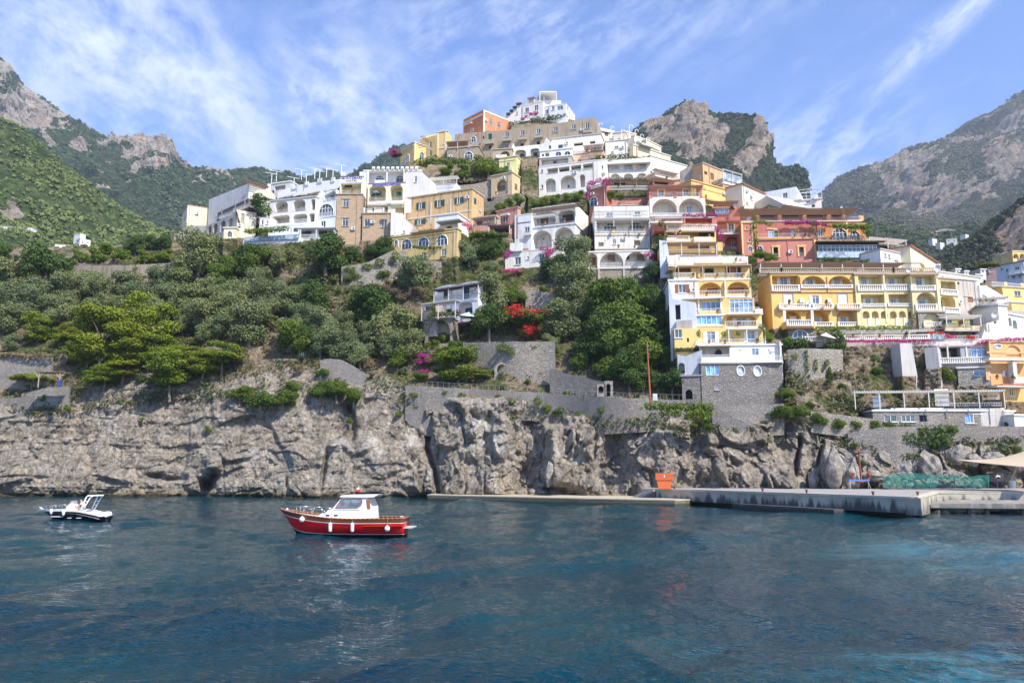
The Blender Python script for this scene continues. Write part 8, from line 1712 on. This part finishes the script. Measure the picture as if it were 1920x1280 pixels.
for s_ in (-1, 1): b.path([(-Lb/2+Lb*t, s_*(half(t)+.01), sheer(t)+.02) for t in np.linspace(.0, 1, 30)], .045, 5)
b.bar((Lb/2, -half(1), sheer(1)+.02), (Lb/2, half(1), sheer(1)+.02), .05); b.build('gunwale', gloss((.32, .12, .05)), bt, True)
prof = [(608, 970), (612, 962), (620, 957.5), (627, 956), (631, 951.5), (638, 950), (641, 946.5), (655, 929.5), (701, 928.5), (709, 947), (711, 970)]
cab = MB().prism([(X(x), -.98, Z(y)) for x, y in prof], (0, 1.96, 0)).build('cabin', IV, bt)
b = MB().prism([(X(651), -1.08, Z(929)), (X(655), -1.08, Z(926)), (X(720), -1.08, Z(925)), (X(723), -1.08, Z(924.4)), (X(714), -1.08, Z(929)), (X(700), -1.08, Z(929.6))], (0, 2.16, 0)); b.build('cabin_roof', IV, cab)
for s_ in (-1, 1):
    y0 = s_*.985; of = (0, s_*.012, 0)
    w = [(644, 948.2), (654.5, 932.5), (691.5, 932.3), (692.5, 938), (690, 944), (684, 948)]
    MB().prism([(X(x), y0, Z(y)) for x, y in w], of).build('side_window', glassy((.10, .13, .16)), cab)
    b = MB(); b.path([(X(x), y0+s_*.015, Z(y)) for x, y in w+w[:1]], .03, 4); b.build('window_trim', gloss((.30, .16, .09)), cab)
    MB().prism([(X(x), y0, Z(y)) for x, y in ((699.5, 934), (706, 932.5), (708, 950), (702, 950.5))], of).build('rear_window', gloss((.30, .10, .02)), cab)
    for px_ in (630, 645): MB().prism([(X(px_-3.5), y0, Z(963.2)), (X(px_+3.5), y0, Z(963.2)), (X(px_+3.5), y0, Z(960)), (X(px_-3.5), y0, Z(960))], of).build('porthole', glassy((.04, .04, .045)), cab)
    MB().box(X(640), X(689), min(y0, y0+s_*.02), max(y0, y0+s_*.02), Z(951.6), Z(950.9)).build('moulding', gloss((.35, .34, .33)), cab)
MB().prism([(X(642.5), -.8, Z(947.5)), (X(655.5), -.8, Z(931.5)), (X(654.6), -.8, Z(931.5)), (X(641.5), -.8, Z(947.5))], (0, 1.6, 0)).build('windscreen', glassy((.10, .13, .16)), cab)
ch = flat((.62, .63, .65), .3, 1)
for s_ in (-1, 1):
    b = MB(); top = [(X(566), s_*.35, Z(947)), (X(586), s_*.75, Z(948.2)), (X(606), s_*.98, Z(950)), (X(622), s_*1.05, Z(951.5)), (X(627), s_*1.05, Z(957))]; b.path(top, .022, 5)
    for i, px_ in enumerate((566, 583, 602)): b.bar((X(px_), s_*(.35, .72, .95)[i], Z((947, 948, 949.6)[i])), (X(px_+2), s_*(.4, .74, .97)[i], Z((958, 961.5, 964)[i])), .018)
    b.build('bow_rail', ch, bt, True)
for px_, py_2, rnd in ((583, 969, 1), (639, 981.5, 0), (679, 981.5, 0), (741, 984, 1)):
    t = (X(px_)+Lb/2)/Lb; yy = -(half(t)+.10)
    if rnd: pr2 = [(.001, -.19), (.10, -.16), (.17, -.06), (.18, .03), (.14, .12), (.06, .17), (.03, .22)]
    else: pr2 = [(.001, -.30), (.09, -.28), (.115, -.22), (.115, .2), (.09, .26), (.03, .3)]
    f = MB().lathe(pr2, (0, 0, 0), 14).build('fender', flat((.72, .72, .70), .5), bt, True); f.location = (X(px_), yy, Z(py_2))
    MB().bar((0, 0, .2), (0, .06, sheer(t)-Z(py_2)), .014).build('rope', flat((.2, .2, .2)), f)
fl = MB().bar((X(667), .2, Z(926)), (X(674), .2, Z(904)), .03, 6).build('flag_staff', gloss((.30, .10, .04)), bt)
for i, cl in enumerate(((.01, .22, .06), (.75, .74, .72), (.55, .015, .02))):
    a = [(674-.9*i*0-.3+i*1.4, 907+i*5.2), (675.4+i*1.4, 912+i*5.2)]
    q = [(X(673.5+i*2.6), .2+.05*i, Z(907.5+i*3.6)), (X(672-i*.3), .2, Z(912+i*3.2)), (X(673+i*2.2), .2+.1*i, Z(916.5+i*3.0)), (X(676.2+i*2.4), .2-.06*i, Z(911.5+i*4.0))]
    MB().prism(q, (0, .01, 0)).build('flag', flat(cl, .8), fl)
b = MB().box(X(754), X(783), -.85, .85, .42, .48); sw = b.build('swim_platform', gloss((.50, .47, .43), .6), bt)
b = MB(); [b.bar((X(762+i*9), -.8, .40), (X(758+i*9), -.8, .15), .03) for i in range(2)]; b.build('bracket', ch, sw)
b = MB()
for y_ in (-.55, -.25): b.path([(X(758), y_, .5), (X(757), y_, 1.0), (X(762), y_, 1.16), (X(766), y_, 1.05), (X(770), y_, .5)], .02, 5)
for k in range(3): b.bar((X(767+k*1.2), -.55, .95-.17*k), (X(767+k*1.2), -.25, .95-.17*k), .018)
b.build('ladder', ch, bt, True)
MB().box(X(714), X(757), -.95, -.6, .75, .95).box(X(714), X(757), .6, .95, .75, .95).build('bench', gloss((.36, .16, .06)), bt)
MB().lathe([(.001, 0), (.12, .02), (.13, .1), (.05, .18), (.001, .2)], (X(545), 0, sheer(.06)), 10).build('windlass', ch, bt, True)
# ---- small black and white motor boat
mb = empty('motorboat', (-36.3, 68, 0), 'small white motorboat with black hull sides and an outboard engine at the left', 'boat', rz=R(-5))
X2 = lambda px: (px-148)/22.16
Z2 = lambda py: (972.6-py)/22.16
half2 = lambda t: 1.05*(min(1, t/.5)**.6)*(1-.08*max(0, t-.6)/.4)
sheer2 = lambda t: .86+.08*sin(pi*min(1, t*1.2))-.38*max(0, (t-.62)/.38)**1.5
keel2 = lambda t: -.32 if t > .25 else -.32+.5*(1-t/.25)**2
for nm, b, mt in loft(5.7, half2, sheer2, keel2, [('topsides', 0, .11, IV, .015), ('hull', .105, .86, gloss((.010, .010, .016), .15), 0), ('bottom', .86, 1, gloss((.5, .48, .36)), 0)], xs0=1.2):
    b.build(nm, mt, mb, True, fix=False)
deck(5.7, half2, sheer2, .02, -.01, .01, .52).build('foredeck', IV, mb); deck(5.7, half2, sheer2, .02, -.30, .5, .99).build('cockpit_floor', IV, mb)
b = MB()
for s_ in (-1, 1): b.prism([(X2(150), s_*.72, .9), (X2(180), s_*.70, .84), (X2(192), s_*.70, .55), (X2(150), s_*.72, .55)], (0, s_*.14, 0))
b.prism([(X2(176), -.8, .75), (X2(190), -.8, .68), (X2(192), -.8, .4), (X2(174), -.8, .4)], (0, 1.6, 0)); b.build('cockpit_sides', IV, mb)
MB().prism([(X2(136), -.38, .80), (X2(138), -.38, 1.12), (X2(142), -.38, 1.34), (X2(148), -.38, 1.40), (X2(152), -.38, 1.20), (X2(154), -.38, .5)], (0, .76, 0)).build('console', IV, mb)
MB().prism([(X2(142), -.34, 1.35), (X2(146), -.34, 1.62), (X2(147.5), -.34, 1.62), (X2(149), -.34, 1.4)], (0, .68, 0)).build('windscreen', glassy((.3, .32, .34)), mb)
b = MB(); c_ = (X2(153.5), 0, 1.22); b.path([(c_[0]+.05*cos(t), .2*sin(t), c_[2]+.2*cos(t)) for t in np.linspace(0, 2*pi, 13)], .018, 5); b.build('steering_wheel', flat((.05, .05, .05)), mb)
for s_ in (-1, 1):
    b = MB(); b.path([(X2(168), s_*.8, .62), (X2(181), s_*.78, 1.98), (X2(184), s_*.7, 2.08)], .05, 6).path([(X2(173), s_*.8, .62), (X2(188), s_*.78, 1.9), (X2(192), s_*.7, 2.02)], .04, 6)
    for k in (.25, .5, .75): b.bar(Vector((X2(168), s_*.8, .62)).lerp(Vector((X2(181), s_*.78, 1.98)), k), Vector((X2(173), s_*.8, .62)).lerp(Vector((X2(188), s_*.78, 1.9)), k), .035)
    b.build('arch_leg', IV, mb, True)
MB().box(X2(182), X2(193), -.75, .75, 2.02, 2.12).build('arch_top', IV, mb)
for s_ in (-1, 1):
    b = MB(); b.path([(X2(92), s_*.35, Z2(948)), (X2(104), s_*.65, Z2(944.2)), (X2(122), s_*.88, Z2(944.5)), (X2(136), s_*.95, Z2(945.5))], .02, 5)
    for x_, y_, z_ in ((102, .6, 944.5), (112, .78, 944.3), (118, .85, 944.4)): b.bar((X2(x_), s_*y_, Z2(z_)), (X2(x_+2), s_*(y_+.03), .92), .016)
    b.build('bow_rail', ch, mb, True)
MB().prism([(X2(78), -.12, .84), (X2(82), -.12, .92), (X2(96), -.12, .96), (X2(96), -.12, .86)], (0, .24, 0)).build('bow_roller', ch, mb)
b = MB()
for y_ in (-.1, .1): b.bar((X2(88), y_, .9), (X2(81), y_, 1.12), .025)
b.build('bow_ladder', IV, mb)
for px_ in (115, 143.5):
    t = (X2(px_)+2.85)/5.7; f = MB().lathe([(.001, -.22), (.09, -.14), (.12, 0), (.12, .2), (.05, .28)], (0, 0, 0), 10).build('fender', flat((.75, .75, .74), .5), mb, True); f.location = (X2(px_), -half2(t)-.05, .74-.1*(px_ > 130))
en = MB().prism([(X2(205), -.22, .42), (X2(205.5), -.22, .62), (X2(208), -.22, .74), (X2(214), -.22, .78), (X2(219), -.22, .72), (X2(219), -.22, .40), (X2(214), -.22, .30), (X2(207), -.22, .32)], (0, .44, 0)).build('outboard_engine', IV, mb); en.modifiers.new('b', 'BEVEL').width = .06
MB().prism([(X2(208), -.10, .31), (X2(215), -.10, .29), (X2(213), -.10, -.3), (X2(209), -.10, -.3)], (0, .2, 0)).build('engine_leg', flat((.02, .02, .03)), en)
for w_, a_, c0, z_ in (('TIRAMUSSA 21', 118, 142, .34), ):
    q = link('lettering', text_mesh(w_, (c0-a_)/22.16, .10), flat((.6, .6, .62)), mb); q.location = (X2(a_), -.985, z_); q.rotation_euler = (R(-14), 0, R(0))
for a_, c0 in ((150, 157.5), (167, 176)): MB().box(X2(a_), X2(c0), -.97, -.90, .26, .31).build('hull_mark', flat((.6, .6, .62)), mb)
SIT = dict(pelvis=(0, 0, .0), waist=(0, -.05, .15), chest=(0, -.16, .38), neck=(0, -.28, .53), head=(0, -.36, .61), crown=(0, -.42, .69), face=(0, -1, -.5), shoL=(-.19, -.18, .45), elbL=(-.24, -.34, .22), wriL=(-.16, -.52, .12), shoR=(.19, -.18, .45), elbR=(.25, -.36, .22), wriR=(.14, -.54, .10),
    hipL=(-.1, -.03, -.03), kneL=(-.14, -.46, .02), ankL=(-.13, -.50, -.38), toeL=(-.13, -.64, -.42), hipR=(.1, -.03, -.03), kneR=(.13, -.46, .02), ankR=(.14, -.42, -.38), toeR=(.14, -.56, -.42), shorts=.65)
person(Vector((-36.3+X2(167), 68.0, 1.0)), R(-95), 'person in a white shirt and orange cap sitting bent forward in the small motorboat', SIT, (.78, .78, .77), (.62, .50, .42), (.55, .22, .08))
MB().box(-.3, .3, -.3, .3, -.5, -.13)
# wake foam and ropes are left to the water itself
# ================================================================ haze
def haze():
    b = MB().box(-2600, 2600, -40, 3300, -5, 1250); o = b.build('haze', None); tag(o, 'pale sea air softening the far mountains', 'haze', kind='stuff')
    m = bpy.data.materials.new('haze_air'); m.use_nodes = True; nt = m.node_tree; nt.nodes.clear(); out = nt.nodes.new('ShaderNodeOutputMaterial'); v = nt.nodes.new('ShaderNodeVolumePrincipled')
    v.inputs['Color'].default_value = (.72, .84, 1.0, 1); v.inputs['Density'].default_value = HAZE; v.inputs['Anisotropy'].default_value = .2; nt.links.new(v.outputs[0], out.inputs['Volume']); o.data.materials.append(m)
HAZE = .00012
haze()
